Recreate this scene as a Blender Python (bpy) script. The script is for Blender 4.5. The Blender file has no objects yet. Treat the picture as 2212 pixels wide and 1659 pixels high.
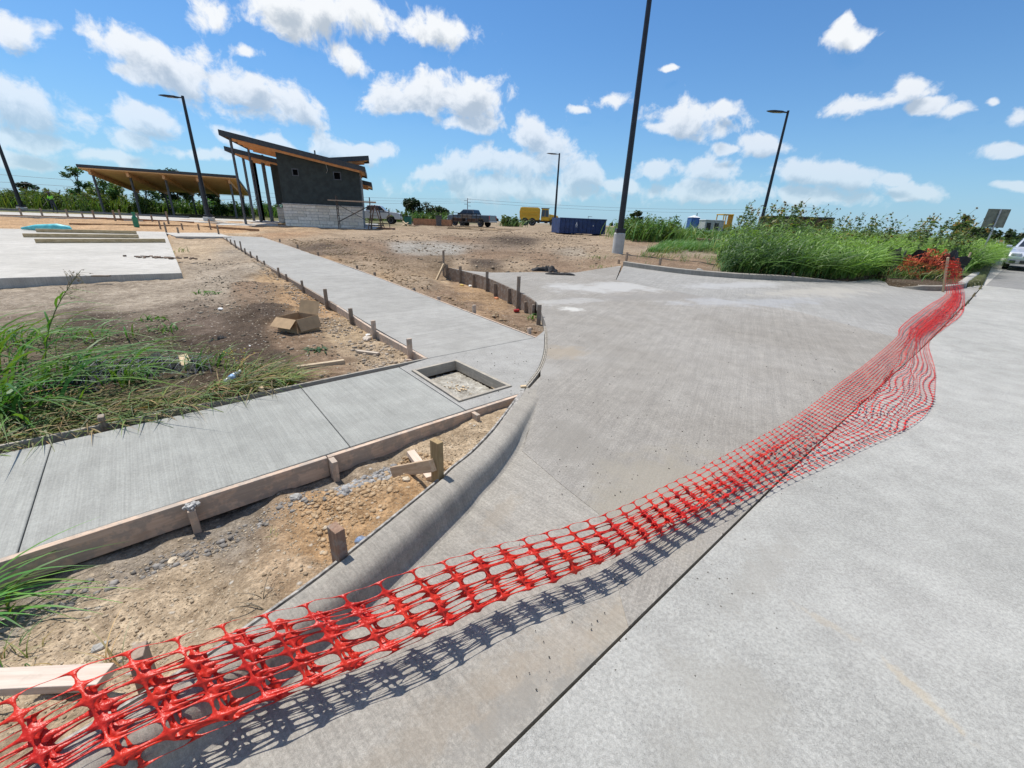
import bpy, bmesh, math, random
import numpy as np
from mathutils import Vector, Matrix
random.seed(7); rng = np.random.default_rng(11)
SC = bpy.context.scene
COL = SC.collection
rad = math.radians

# ------------------------------------------------------------------ camera
FPX, PITCH, ROLL, EYE = 886.0, rad(21.6), rad(2.35), 1.6
_fw = np.array([0, math.cos(PITCH), -math.sin(PITCH)])
_r0 = np.array([1.0, 0, 0]); _u0 = np.cross(_r0, _fw)
CR = math.cos(ROLL)*_r0 + math.sin(ROLL)*_u0
CU = -math.sin(ROLL)*_r0 + math.cos(ROLL)*_u0
cam = bpy.data.cameras.new("camera"); camo = bpy.data.objects.new("camera", cam); COL.objects.link(camo)
M = Matrix(((CR[0], CU[0], -_fw[0], 0), (CR[1], CU[1], -_fw[1], 0), (CR[2], CU[2], -_fw[2], EYE), (0, 0, 0, 1)))
camo.matrix_world = M
cam.sensor_fit = 'HORIZONTAL'; cam.sensor_width = 36.0; cam.lens = 36.0*FPX/2212.0
cam.clip_start = 0.05; cam.clip_end = 5000
SC.camera = camo
SC.render.resolution_x = 1024; SC.render.resolution_y = 768

# ------------------------------------------------------------------ world, sun, exposure
SUN_EL, SUN_AZ = rad(66), math.atan2(-0.75, 0.66)     # azimuth measured from +Y towards +X
SC.view_settings.view_transform = 'Standard'; SC.view_settings.look = 'None'
SC.view_settings.exposure = 0.16; SC.view_settings.gamma = 1.0; SC.view_settings.use_curve_mapping = False
sd = bpy.data.lights.new("sun", 'SUN'); sd.energy = 4.8; sd.angle = rad(0.55); sd.color = (1.0, 0.95, 0.88)
so = bpy.data.objects.new("sun", sd); COL.objects.link(so)
sv = Vector((math.sin(SUN_AZ)*math.cos(SUN_EL), math.cos(SUN_AZ)*math.cos(SUN_EL), math.sin(SUN_EL)))
so.rotation_euler = sv.to_track_quat('Z', 'Y').to_euler(); so.location = (0, 0, 30)

W = bpy.data.worlds.new("World"); SC.world = W; W.use_nodes = True
wt = W.node_tree; wt.nodes.clear()
def NN(tree, typ, **kw):
    n = tree.nodes.new(typ)
    for k, v in kw.items():
        if k == 'inp':
            for i, val in v.items(): n.inputs[i].default_value = val
        else: setattr(n, k, v)
    return n
def MATH(tree, op, a, b=None, c=None, clamp=False):
    n = tree.nodes.new('ShaderNodeMath'); n.operation = op; n.use_clamp = clamp
    for i, v in enumerate((a, b, c)):
        if v is None: continue
        if isinstance(v, (int, float)): n.inputs[i].default_value = v
        else: tree.links.new(v, n.inputs[i])
    return n.outputs[0]
def SMOOTH(tree, v, a, b, to0=0.0, to1=1.0):
    n = tree.nodes.new('ShaderNodeMapRange'); n.interpolation_type = 'SMOOTHSTEP'
    tree.links.new(v, n.inputs[0]); n.inputs[1].default_value = a; n.inputs[2].default_value = b
    n.inputs[3].default_value = to0; n.inputs[4].default_value = to1
    return n.outputs[0]
def MIX(tree, fac, a, b, blend='MIX'):
    n = tree.nodes.new('ShaderNodeMix'); n.data_type = 'RGBA'; n.blend_type = blend
    for sock, v in ((n.inputs[0], fac), (n.inputs[6], a), (n.inputs[7], b)):
        if isinstance(v, (int, float)): sock.default_value = v
        elif isinstance(v, (tuple, list)): sock.default_value = (v[0], v[1], v[2], 1)
        else: tree.links.new(v, sock)
    return n.outputs[2]
def NOISE(tree, vec, scale, detail=4, rough=0.55, dist=0.0):
    n = tree.nodes.new('ShaderNodeTexNoise'); n.inputs['Scale'].default_value = scale
    n.inputs['Detail'].default_value = detail; n.inputs['Roughness'].default_value = rough
    n.inputs['Distortion'].default_value = dist
    if vec is not None: tree.links.new(vec, n.inputs['Vector'])
    return n.outputs[0]

def px_azel(px, py):
    d = CR*((px-1106)/FPX) + CU*(-(py-829.5)/FPX) + _fw
    return math.atan2(d[0], d[1]), math.atan2(d[2], math.hypot(d[0], d[1]))
# clouds seen in the photograph: centre x, y, half width, half height, tilt (degrees)
CL = [(690, 25, 185, 52, 0), (600, 0, 90, 45, 0), (950, 62, 88, 42, 8), (752, 122, 50, 26, 25), (380, 150, 135, 52, 14), (540, 200, 150, 52, 18),
      (640, 235, 80, 40, 25), (300, 165, 60, 25, 10), (35, 70, 78, 42, 15), (70, 240, 130, 46, 12), (60, 300, 110, 22, 8), (320, 252, 76, 34, 8), (275, 312, 52, 17, 5),
      (720, 312, 60, 30, 15), (800, 330, 60, 20, 5), (925, 200, 95, 52, 0), (1000, 215, 95, 50, 5), (900, 225, 110, 30, -5), (1010, 268, 70, 20, 0), (530, 105, 40, 16, 10), (450, 330, 90, 14, 0), (560, 305, 90, 18, 12),
      (1160, 300, 62, 42, 20), (1060, 355, 90, 36, 0), (1180, 355, 80, 44, 0), (960, 375, 75, 20, -5), (1250, 385, 70, 30, 0), (1120, 405, 220, 32, 2),
      (1500, 262, 100, 40, 0), (1560, 240, 48, 22, 0), (1440, 280, 60, 18, 0), (1315, 212, 52, 22, -8), (1255, 232, 26, 10, 0), (1445, 152, 22, 9, 0),
      (1640, 320, 55, 24, 0), (1540, 370, 65, 26, 0), (1420, 370, 60, 20, 0), (1570, 330, 25, 12, 0), (1840, 80, 66, 20, -12), (1825, 70, 30, 22, -30),
      (1905, 215, 105, 26, -12), (1965, 185, 45, 22, -25), (1990, 225, 55, 20, -8), (2060, 240, 40, 18, 0), (2170, 312, 60, 16, -8), (2190, 250, 45, 22, -10), (2130, 222, 14, 10, 0),
      (1720, 375, 90, 30, 0), (1830, 380, 80, 24, 5), (1980, 415, 90, 24, 5), (1930, 380, 35, 14, 0), (1500, 410, 150, 20, 3), (1740, 425, 170, 22, 4), (2190, 400, 50, 12, 5), (1330, 400, 60, 18, 0), (60, 345, 120, 16, 6), (220, 345, 110, 14, 4)]
g = bpy.data.node_groups.new("cloud_density", 'ShaderNodeTree')
g.interface.new_socket("V", in_out='INPUT', socket_type='NodeSocketVector')
g.interface.new_socket("D", in_out='OUTPUT', socket_type='NodeSocketFloat')
gi = g.nodes.new('NodeGroupInput'); go = g.nodes.new('NodeGroupOutput')
acc = None
for (cx, cy, hx, hy, t) in CL:
    a0, e0 = px_azel(cx, cy)
    a1, e1_ = px_azel(cx+hx*math.cos(rad(t)), cy+hx*math.sin(rad(t)))
    a2, e2_ = px_azel(cx-hy*math.sin(rad(t)), cy+hy*math.cos(rad(t)))
    ang = math.atan2(e1_-e0, a1-a0)
    m = NN(g, 'ShaderNodeMapping', vector_type='TEXTURE')
    m.inputs['Location'].default_value = (a0, e0, 0); m.inputs['Rotation'].default_value = (0, 0, ang)
    m.inputs['Scale'].default_value = (math.hypot(a1-a0, e1_-e0)*1.12, math.hypot(a2-a0, e2_-e0)*1.12, 1)
    g.links.new(gi.outputs[0], m.inputs[0])
    L = NN(g, 'ShaderNodeVectorMath', operation='LENGTH'); g.links.new(m.outputs[0], L.inputs[0])
    if acc is None: acc = L.outputs['Value']
    else: acc = MATH(g, 'SMOOTH_MIN', acc, L.outputs['Value'], 0.15)
n1 = NOISE(g, gi.outputs[0], 15.0, 7, 0.62, 0.1)
n2 = NOISE(g, gi.outputs[0], 5.0, 5, 0.6)
sep = NN(g, 'ShaderNodeSeparateXYZ'); g.links.new(gi.outputs[0], sep.inputs[0])
# general broken cumulus away from the part of the sky in view
gen = SMOOTH(g, n2, 0.5, 0.64, 0.0, 0.75)
aab = MATH(g, 'ABSOLUTE', sep.outputs[0])
outm = MATH(g, 'MAXIMUM', SMOOTH(g, aab, 1.0, 1.4), SMOOTH(g, sep.outputs[1], 0.62, 0.85))
den = MATH(g, 'SUBTRACT', 1.05, acc)
den = MATH(g, 'MAXIMUM', den, -1.2)
den = MATH(g, 'ADD', den, MATH(g, 'MULTIPLY', MATH(g, 'SUBTRACT', n1, 0.5), 3.1))
den = MATH(g, 'MAXIMUM', den, MATH(g, 'MULTIPLY', gen, outm))
g.links.new(den, go.inputs[0])

tc = NN(wt, 'ShaderNodeTexCoord')
sx = NN(wt, 'ShaderNodeSeparateXYZ'); wt.links.new(tc.outputs['Generated'], sx.inputs[0])
az = MATH(wt, 'ARCTAN2', sx.outputs[0], sx.outputs[1])
el = MATH(wt, 'ARCSINE', sx.outputs[2])
cv = NN(wt, 'ShaderNodeCombineXYZ'); wt.links.new(az, cv.inputs[0]); wt.links.new(el, cv.inputs[1])
warp = NN(wt, 'ShaderNodeTexNoise'); warp.inputs['Scale'].default_value = 9.0; warp.inputs['Detail'].default_value = 3
wt.links.new(cv.outputs[0], warp.inputs['Vector'])
wsub = NN(wt, 'ShaderNodeVectorMath', operation='SUBTRACT'); wt.links.new(warp.outputs['Color'], wsub.inputs[0]); wsub.inputs[1].default_value = (.5, .5, .5)
wsc = NN(wt, 'ShaderNodeVectorMath', operation='SCALE'); wt.links.new(wsub.outputs[0], wsc.inputs[0]); wsc.inputs[3].default_value = 0.05
wad = NN(wt, 'ShaderNodeVectorMath', operation='ADD'); wt.links.new(cv.outputs[0], wad.inputs[0]); wt.links.new(wsc.outputs[0], wad.inputs[1])
def dens(off):
    gn = wt.nodes.new('ShaderNodeGroup'); gn.node_tree = g
    if off:
        a = NN(wt, 'ShaderNodeVectorMath', operation='ADD'); wt.links.new(wad.outputs[0], a.inputs[0]); a.inputs[1].default_value = off
        wt.links.new(a.outputs[0], gn.inputs[0])
    else: wt.links.new(wad.outputs[0], gn.inputs[0])
    return gn.outputs[0]
d0 = dens(None)
d1 = dens((-0.008, 0.026, 0))
cover = SMOOTH(wt, d0, -0.06, 0.55)
shade = SMOOTH(wt, d1, 0.15, 1.05)
sky = NN(wt, 'ShaderNodeTexSky', sky_type='NISHITA'); sky.sun_disc = False
sky.sun_elevation = SUN_EL; sky.sun_rotation = SUN_AZ; sky.air_density = 1.0; sky.dust_density = 0.6; sky.ozone_density = 3.0; sky.altitude = 150
hs = NN(wt, 'ShaderNodeHueSaturation'); hs.inputs['Saturation'].default_value = 1.12; hs.inputs['Value'].default_value = 1.0
wt.links.new(sky.outputs[0], hs.inputs['Color'])
hz = MATH(wt, 'POWER', MATH(wt, 'SUBTRACT', 1.0, MATH(wt, 'MAXIMUM', sx.outputs[2], 0.0)), 7.0)
skyc = MIX(wt, 1.0, hs.outputs[0], (0.54, 0.92, 1.16), 'MULTIPLY')
skyc = MIX(wt, MATH(wt, 'MULTIPLY', hz, .8), skyc, (3.5, 5.2, 6.9))
ccol = MIX(wt, shade, (8.1, 8.3, 8.5), (4.3, 4.9, 5.6))
# low clouds melt into the haze
lowf = SMOOTH(wt, el, 0.0, 0.30, 0.42, 0.97)
fin = MIX(wt, MATH(wt, 'MULTIPLY', cover, lowf), skyc, ccol)
bg = NN(wt, 'ShaderNodeBackground'); bg.inputs[1].default_value = 0.105
wt.links.new(fin, bg.inputs[0])
wo = NN(wt, 'ShaderNodeOutputWorld'); wt.links.new(bg.outputs[0], wo.inputs[0])
try: W.cycles.sampling_method = 'MANUAL'; W.cycles.sample_map_resolution = 512
except Exception: pass

# ------------------------------------------------------------------ terrain maths
TY = [-80, 0, 6, 10, 14, 20, 32, 55, 100, 2500]; TZ = [0, 0, .03, .12, .22, .37, .63, .86, .95, .95]
def T(y): return np.interp(y, TY, TZ)
def ray(px, py): return CR*((px-1106)/FPX) + CU*(-(py-829.5)/FPX) + _fw
def at(px, py, off=0.0):
    """the point of the finished surface (plus off) under a point of the photograph"""
    d = ray(px, py); lo = hi = .3
    f = lambda t: EYE+t*d[2]-(T(t*d[1])+off)
    while f(hi) > 0 and hi < 3000: lo = hi; hi *= 1.03
    for _ in range(40):
        m = (lo+hi)/2
        if f(m) > 0: lo = m
        else: hi = m
    return np.array([d[0]*hi, d[1]*hi, EYE+hi*d[2]])
def pixof(p):
    v = np.array(p, float)-np.array([0, 0, EYE]); z = v@_fw
    return 1106+FPX*(v@CR)/z, 829.5-FPX*(v@CU)/z
def far(px, y, off=0.0):
    """ground point at distance y whose direction is px"""
    z = float(T(y))+off; lo, hi = -3*y, 3*y
    for _ in range(50):
        m = (lo+hi)/2
        if pixof((m, y, z))[0] < px: lo = m
        else: hi = m
    return np.array([lo, y, z])
def hgt(x, y, py):
    lo, hi = -2.0, min(40.0, EYE+y*math.cos(PITCH)/math.sin(PITCH)*.93)
    for _ in range(50):
        m = (lo+hi)/2
        if pixof((x, y, m))[1] > py: lo = m
        else: hi = m
    return lo
def inpoly(P, x, y):
    x = np.asarray(x, float); y = np.asarray(y, float); c = np.zeros(x.shape, bool); n = len(P); j = n-1
    for i in range(n):
        xi, yi = P[i][:2]; xj, yj = P[j][:2]
        if yi != yj: c ^= ((yi > y) != (yj > y)) & (x < (xj-xi)*(y-yi)/(yj-yi)+xi)
        j = i
    return c
_perm = rng.random((256, 256))
def vnoise(x, y):
    xi = np.floor(x).astype(int); yi = np.floor(y).astype(int); fx = x-xi; fy = y-yi
    fx = fx*fx*(3-2*fx); fy = fy*fy*(3-2*fy)
    a = _perm[xi & 255, yi & 255]; b = _perm[(xi+1) & 255, yi & 255]; c = _perm[xi & 255, (yi+1) & 255]; d = _perm[(xi+1) & 255, (yi+1) & 255]
    return (a*(1-fx)+b*fx)*(1-fy)+(c*(1-fx)+d*fx)*fy-.5
def fbm(x, y, s, o=4, gain=.5):
    r = 0; a = 1.
    for k in range(o): r = r+a*vnoise(x*s*2**k+17.3*k, y*s*2**k-9.1*k); a *= gain
    return r

# ------------------------------------------------------------------ object helpers
def tag(o, label=None, cat=None, group=None, kind=None):
    if label: o['label'] = label
    if cat: o['category'] = cat
    if group: o['group'] = group
    if kind: o['kind'] = kind
    return o
def empty(name, loc=(0, 0, 0), rz=0, label=None, cat=None, group=None):
    o = bpy.data.objects.new(name, None); COL.objects.link(o); o.location = loc; o.rotation_euler = (0, 0, rz)
    o.empty_display_size = .1
    return tag(o, label, cat, group)
def link(name, me, mat=None, parent=None, smooth=False):
    if mat is not None and len(me.materials) == 0: me.materials.append(mat)
    if smooth:
        me.polygons.foreach_set('use_smooth', [True]*len(me.polygons))
    o = bpy.data.objects.new(name, me); COL.objects.link(o)
    if parent is not None: o.parent = parent
    return o
def npmesh(name, V, F):
    """V (n,3) array, F (m,k) array of equal-size faces"""
    me = bpy.data.meshes.new(name); V = np.asarray(V, np.float32); F = np.asarray(F, np.int32); k = F.shape[1]
    me.vertices.add(len(V)); me.vertices.foreach_set('co', V.ravel())
    me.loops.add(F.size); me.loops.foreach_set('vertex_index', F.ravel())
    me.polygons.add(len(F)); me.polygons.foreach_set('loop_start', np.arange(0, F.size, k, dtype=np.int32))
    try: me.polygons.foreach_set('loop_total', np.full(len(F), k, np.int32))
    except Exception: pass
    me.update(calc_edges=True); me.validate()
    return me
def colattr(me, name, C):
    a = me.attributes.new(name, 'FLOAT_COLOR', 'POINT'); C = np.asarray(C, np.float32)
    if C.shape[1] == 3: C = np.hstack([C, np.ones((len(C), 1), np.float32)])
    a.data.foreach_set('color', C.ravel())
class MB:
    def __init__(s): s.v = []; s.f = []
    def add(s, V, F):
        b = len(s.v); s.v += [tuple(map(float, p)) for p in V]; s.f += [tuple(i+b for i in f) for f in F]; return s
    def box(s, c, d, rz=0, tilt=None):
        cx, cy, cz = c; dx, dy, dz = d[0]/2, d[1]/2, d[2]/2
        R = Matrix.Rotation(rz, 3, 'Z')
        if tilt: R = R @ tilt
        P = [Vector((x, y, z)) for z in (-dz, dz) for y in (-dy, dy) for x in (-dx, dx)]
        return s.add([R @ p+Vector(c) for p in P], [(0, 2, 3, 1), (4, 5, 7, 6), (0, 1, 5, 4), (2, 6, 7, 3), (0, 4, 6, 2), (1, 3, 7, 5)])
    def beam(s, p, q, w, h, up=(0, 0, 1)):
        """box from p to q, w wide, h high, centred on the line"""
        p = Vector(p); q = Vector(q); d = (q-p).normalized(); u = Vector(up)
        if abs(d.dot(u)) > .99: u = Vector((0, 1, 0))
        r = d.cross(u).normalized(); u = r.cross(d)
        P = [e+r*(a*w/2)+u*(b*h/2) for e in (p, q) for b in (-1, 1) for a in (-1, 1)]
        return s.add(P, [(0, 1, 3, 2), (4, 6, 7, 5), (0, 4, 5, 1), (2, 3, 7, 6), (0, 2, 6, 4), (1, 5, 7, 3)])
    def tube(s, pts, rs, n=8, cap=True):
        pts = [Vector(p) for p in pts]
        if isinstance(rs, (int, float)): rs = [rs]*len(pts)
        V = []; F = []
        for i, p in enumerate(pts):
            d = (pts[min(i+1, len(pts)-1)]-pts[max(i-1, 0)]).normalized(); a = Vector((0, 0, 1)) if abs(d.z) < .9 else Vector((1, 0, 0))
            r = d.cross(a).normalized(); u = r.cross(d)
            V += [p+(r*math.cos(2*math.pi*k/n)+u*math.sin(2*math.pi*k/n))*rs[i] for k in range(n)]
        for i in range(len(pts)-1):
            for k in range(n): F.append((i*n+k, i*n+(k+1) % n, (i+1)*n+(k+1) % n, (i+1)*n+k))
        if cap: F.append(tuple(range(n))[::-1]); F.append(tuple((len(pts)-1)*n+k for k in range(n)))
        return s.add(V, F)
    def prism(s, poly, a, b, axis='z'):
        """extrude a 2D polygon between a and b along an axis"""
        n = len(poly)
        def P(u, v, w): return (u, v, w) if axis == 'z' else ((u, w, v) if axis == 'y' else (w, u, v))
        V = [P(u, v, a) for u, v in poly]+[P(u, v, b) for u, v in poly]
        F = [tuple(range(n))[::-1], tuple(range(n, 2*n))]+[(i, (i+1) % n, n+(i+1) % n, n+i) for i in range(n)]
        return s.add(V, F)
    def build(s, name, mat, parent=None, smooth=False, bevel=0):
        me = bpy.data.meshes.new(name); me.from_pydata(s.v, [], s.f)
        bm = bmesh.new(); bm.from_mesh(me); bmesh.ops.recalc_face_normals(bm, faces=bm.faces); bm.to_mesh(me); bm.free()
        o = link(name, me, mat, parent, smooth)
        if bevel:
            m = o.modifiers.new('bevel', 'BEVEL'); m.width = bevel; m.segments = 2; m.limit_method = 'ANGLE'
        return o
def copy_tree(o, parent=None):
    c = o.copy(); COL.objects.link(c); c.parent = parent
    for ch in [x for x in o.children]: copy_tree(ch, c)
    return c

# ------------------------------------------------------------------ materials
def newmat(name):
    m = bpy.data.materials.new(name); m.use_nodes = True; t = m.node_tree
    return m, t, t.nodes['Principled BSDF']
def simple(name, col, rough=.6, metal=0, nscale=6, namp=.25, bump=0, bscale=60, spec=.5, trans=0, coat=0):
    m, t, b = newmat(name); tcn = NN(t, 'ShaderNodeTexCoord')
    n = NOISE(t, tcn.outputs['Object'], nscale, 5, .6)
    f = SMOOTH(t, n, .3, .7)
    c = MIX(t, f, tuple(x*(1-namp) for x in col), tuple(min(1, x*(1+namp)) for x in col))
    t.links.new(c, b.inputs['Base Color']); b.inputs['Roughness'].default_value = rough; b.inputs['Metallic'].default_value = metal
    b.inputs['Specular IOR Level'].default_value = spec
    if coat: b.inputs['Coat Weight'].default_value = coat
    if bump:
        bn = NN(t, 'ShaderNodeBump'); bn.inputs['Strength'].default_value = bump; bn.inputs['Distance'].default_value = .01
        t.links.new(NOISE(t, tcn.outputs['Object'], bscale, 4, .6), bn.inputs['Height']); t.links.new(bn.outputs[0], b.inputs['Normal'])
    return m
def concrete(name, c1, c2, broom=None, speck=.5, blobs=(), bump=.25, coarse=0., rough=.85):
    """two tones of concrete, broom strokes along a direction (radians), stains listed in place"""
    m, t, b = newmat(name); geo = NN(t, 'ShaderNodeNewGeometry'); P = geo.outputs['Position']
    c1 = tuple(x*k for x, k in zip(c1, (.70, .685, .655))); c2 = tuple(x*k for x, k in zip(c2, (.70, .685, .655))); blobs = [(*b_[:5], tuple(x*k for x, k in zip(b_[5], (.72, .70, .66))), b_[6]) for b_ in blobs]
    big = SMOOTH(t, NOISE(t, P, .55, 6, .6, .4), .32, .68)
    med = NOISE(t, P, 4.5, 7, .65)
    fine = NOISE(t, P, 70, 4, .7)
    vf = NOISE(t, P, 330, 2, .6)
    c = MIX(t, big, c1, c2)
    c = MIX(t, .24, c, MIX(t, SMOOTH(t, med, .3, .7), (.32, .31, .3), (.68, .68, .67)), 'OVERLAY')
    c = MIX(t, .38*speck+.06, c, MIX(t, SMOOTH(t, fine, .28, .72), (.22, .22, .22), (.78, .78, .78)), 'OVERLAY')
    c = MIX(t, .45*speck, c, MIX(t, SMOOTH(t, vf, .3, .7), (.25, .25, .25), (.75, .75, .75)), 'OVERLAY')
    h = MATH(t, 'ADD', MATH(t, 'MULTIPLY', fine, 1.0), MATH(t, 'MULTIPLY', vf, .5+coarse))
    if coarse:
        vo = NN(t, 'ShaderNodeTexVoronoi', feature='DISTANCE_TO_EDGE'); vo.inputs['Scale'].default_value = 34
        wn = NN(t, 'ShaderNodeTexNoise'); wn.inputs['Scale'].default_value = 22; wn.inputs['Detail'].default_value = 4; t.links.new(P, wn.inputs['Vector'])
        wa = NN(t, 'ShaderNodeVectorMath', operation='MULTIPLY_ADD'); t.links.new(wn.outputs['Color'], wa.inputs[0]); wa.inputs[1].default_value = (.11, .11, .11); t.links.new(P, wa.inputs[2])
        t.links.new(wa.outputs[0], vo.inputs['Vector'])
        cr = SMOOTH(t, vo.outputs['Distance'], .0, .05)
        gate = SMOOTH(t, NOISE(t, P, 1.7, 5, .65), .44, .62)
        crg = MATH(t, 'MULTIPLY', MATH(t, 'SUBTRACT', 1, cr), gate)
        c = MIX(t, MATH(t, 'MULTIPLY', crg, .3*coarse), c, (.12, .115, .105))
        pit = SMOOTH(t, NOISE(t, P, 120, 2, .5), .68, .74)
        c = MIX(t, MATH(t, 'MULTIPLY', pit, .55), c, (.13, .125, .12))
        h = MATH(t, 'SUBTRACT', h, MATH(t, 'MULTIPLY', crg, .8*coarse))
    if broom is not None:
        mp = NN(t, 'ShaderNodeMapping', vector_type='TEXTURE'); t.links.new(P, mp.inputs[0]); mp.inputs['Rotation'].default_value = (0, 0, broom); mp.inputs['Scale'].default_value = (.6, .009, 1)
        st = NOISE(t, mp.outputs[0], 1, 3, .6)
        mp2 = NN(t, 'ShaderNodeMapping', vector_type='TEXTURE'); t.links.new(P, mp2.inputs[0]); mp2.inputs['Rotation'].default_value = (0, 0, broom); mp2.inputs['Scale'].default_value = (2., .07, 1)
        st2 = NOISE(t, mp2.outputs[0], 1, 4, .65)
        c = MIX(t, .11, c, MIX(t, SMOOTH(t, st, .3, .7), (.1, .1, .1), (.9, .9, .9)), 'OVERLAY')
        c = MIX(t, .10, c, MIX(t, SMOOTH(t, st2, .3, .7), (.2, .2, .2), (.8, .8, .8)), 'OVERLAY')
        h = MATH(t, 'ADD', h, MATH(t, 'MULTIPLY', st, 1.1))
    for (bx, by, rx, ry, rot, bc, amt) in blobs:
        mp = NN(t, 'ShaderNodeMapping', vector_type='TEXTURE'); t.links.new(P, mp.inputs[0])
        mp.inputs['Location'].default_value = (bx, by, 0); mp.inputs['Rotation'].default_value = (0, 0, rot); mp.inputs['Scale'].default_value = (rx, ry, 1e4)
        L = NN(t, 'ShaderNodeVectorMath', operation='LENGTH'); t.links.new(mp.outputs[0], L.inputs[0])
        nn = NOISE(t, P, 1.2/max(min(rx, ry), .05), 6, .7)
        f = SMOOTH(t, MATH(t, 'ADD', L.outputs['Value'], MATH(t, 'MULTIPLY', MATH(t, 'SUBTRACT', nn, .5), 2.4)), 1.0, .35)
        c = MIX(t, MATH(t, 'MULTIPLY', f, amt), c, bc)
    t.links.new(c, b.inputs['Base Color']); b.inputs['Roughness'].default_value = rough; b.inputs['Specular IOR Level'].default_value = .3
    bn = NN(t, 'ShaderNodeBump'); bn.inputs['Strength'].default_value = bump; bn.inputs['Distance'].default_value = .006
    t.links.new(h, bn.inputs['Height']); t.links.new(bn.outputs[0], b.inputs['Normal'])
    return m
def woodmat(name, c1, c2, mortar=0., rough=.75):
    m, t, b = newmat(name); tcn = NN(t, 'ShaderNodeTexCoord'); O = tcn.outputs['Object']
    oi = NN(t, 'ShaderNodeObjectInfo')
    mp = NN(t, 'ShaderNodeMapping'); t.links.new(O, mp.inputs[0]); mp.inputs['Scale'].default_value = (1.2, 1.2, 1.2)
    geo = NN(t, 'ShaderNodeNewGeometry')
    av = NN(t, 'ShaderNodeVectorMath', operation='ADD'); t.links.new(mp.outputs[0], av.inputs[0])
    t.links.new(oi.outputs['Random'], av.inputs[1])
    mg = NN(t, 'ShaderNodeMapping'); t.links.new(av.outputs[0], mg.inputs[0]); mg.inputs['Scale'].default_value = (4, 60, 60)
    gr = NOISE(t, mg.outputs[0], 1, 4, .6, .6)
    c = MIX(t, SMOOTH(t, gr, .3, .7), c1, c2)
    sp = NOISE(t, av.outputs[0], 7, 5, .65)
    c = MIX(t, SMOOTH(t, sp, .55, .7, 0, .5), c, tuple(x*.62 for x in c1))
    c = MIX(t, MATH(t, 'MULTIPLY', oi.outputs['Random'], .35), c, tuple(x*.65 for x in c2))
    if mortar:
        mo = SMOOTH(t, NOISE(t, av.outputs[0], 9, 6, .7), .50-.06*mortar, .60-.06*mortar)
        c = MIX(t, MATH(t, 'MULTIPLY', mo, .6), c, (.30, .27, .23))
    t.links.new(c, b.inputs['Base Color']); b.inputs['Roughness'].default_value = rough; b.inputs['Specular IOR Level'].default_value = .25
    bn = NN(t, 'ShaderNodeBump'); bn.inputs['Strength'].default_value = .35; bn.inputs['Distance'].default_value = .004
    t.links.new(gr, bn.inputs['Height']); t.links.new(bn.outputs[0], b.inputs['Normal'])
    return m
def leafmat(name, tint=(1, 1, 1), transl=.35, rough=.45):
    m, t, b = newmat(name); at_ = NN(t, 'ShaderNodeAttribute'); at_.attribute_name = 'tint'
    c = MIX(t, 1.0, at_.outputs['Color'], tint, 'MULTIPLY')
    t.links.new(c, b.inputs['Base Color']); b.inputs['Roughness'].default_value = rough; b.inputs['Specular IOR Level'].default_value = .25
    tr = NN(t, 'ShaderNodeBsdfTranslucent'); t.links.new(MIX(t, 1.0, c, (1.5, 1.6, .7), 'MULTIPLY'), tr.inputs[0])
    mx = NN(t, 'ShaderNodeMixShader'); mx.inputs[0].default_value = transl
    t.links.new(b.outputs[0], mx.inputs[1]); t.links.new(tr.outputs[0], mx.inputs[2])
    t.links.new(mx.outputs[0], t.nodes['Material Output'].inputs[0])
    return m
# ------------------------------------------------------------------ setting: outlines of the concrete
def PP(*px, off=0.): return [at(x, y, off)[:2] for x, y in px]
def smoothline(P, n=60):
    """resample a polyline smoothly (Catmull-Rom)"""
    P = [np.array(p, float) for p in P]; P = [2*P[0]-P[1]]+P+[2*P[-1]-P[-2]]; out = []
    m = len(P)-3; per = max(2, n//m)
    for i in range(1, len(P)-2):
        p0, p1, p2, p3 = P[i-1:i+3]
        for k in range(per):
            t = k/per; out.append(.5*((2*p1)+(-p0+p2)*t+(2*p0-5*p1+4*p2-p3)*t*t+(-p0+3*p1-3*p2+p3)*t**3))
    out.append(P[-2]); return out
ES = np.array([.745, .667]); NS = np.array([-.667, .745])      # along the street, and away from it
# back edge of the left kerb (rising from behind the camera), near sidewalk and long sidewalk
KBpx = [(104, 1631), (238, 1550), (402, 1451), (508, 1378), (600, 1314), (729, 1219), (942, 1046), (983, 1007), (1025, 971), (1067, 929), (1095, 893), (1124, 864)]
KB = [at(x, y, .15)[:2] for x, y in KBpx[:8]]+[at(1025, 971, .15)[:2], at(1067, 929, .13)[:2], at(1095, 893, .10)[:2], at(1117, 866, .05)[:2], at(1137, 838, 0)[:2]]
KB = [KB[0]+(KB[0]-KB[1])*4+np.array([-.25, .1]), KB[0]+(KB[0]-KB[1])*1.6]+KB
KB = smoothline(KB, 90)
CURVE = PP((1137, 838), (1158, 812), (1171, 791), (1178, 770), (1181, 750), (1181, 723), (1177, 700), (1171, 684), (1158, 653), (1124, 632), (1085, 614), (1046, 598), (1007, 587), (968, 578))
CURVE = smoothline(CURVE, 60)
A0, A1 = at(0, 1208)[:2], at(1132, 847)[:2]
sw_near0 = A0-ES*3.0
B0, B1 = at(0, 965)[:2], at(1180, 723)[:2]
sw_far0 = B0-ES*3.0
Jx = lambda a, b: [at(*a)[:2], at(*b)[:2]]
J1 = Jx((112, 957), (37, 1196)); J2 = Jx((651, 838), (757, 965)); J3 = Jx((862, 793), (1006, 886))
E0 = at(925, 774)[:2]; E1 = at(1156, 729)[:2]
LSW_L = [E0]+PP((817, 715), (731, 660), (660, 619), (585, 577), (477, 509))
LSW_R = [E1]+PP((1020, 677), (885, 626), (765, 580), (566, 512))
G = .006
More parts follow.
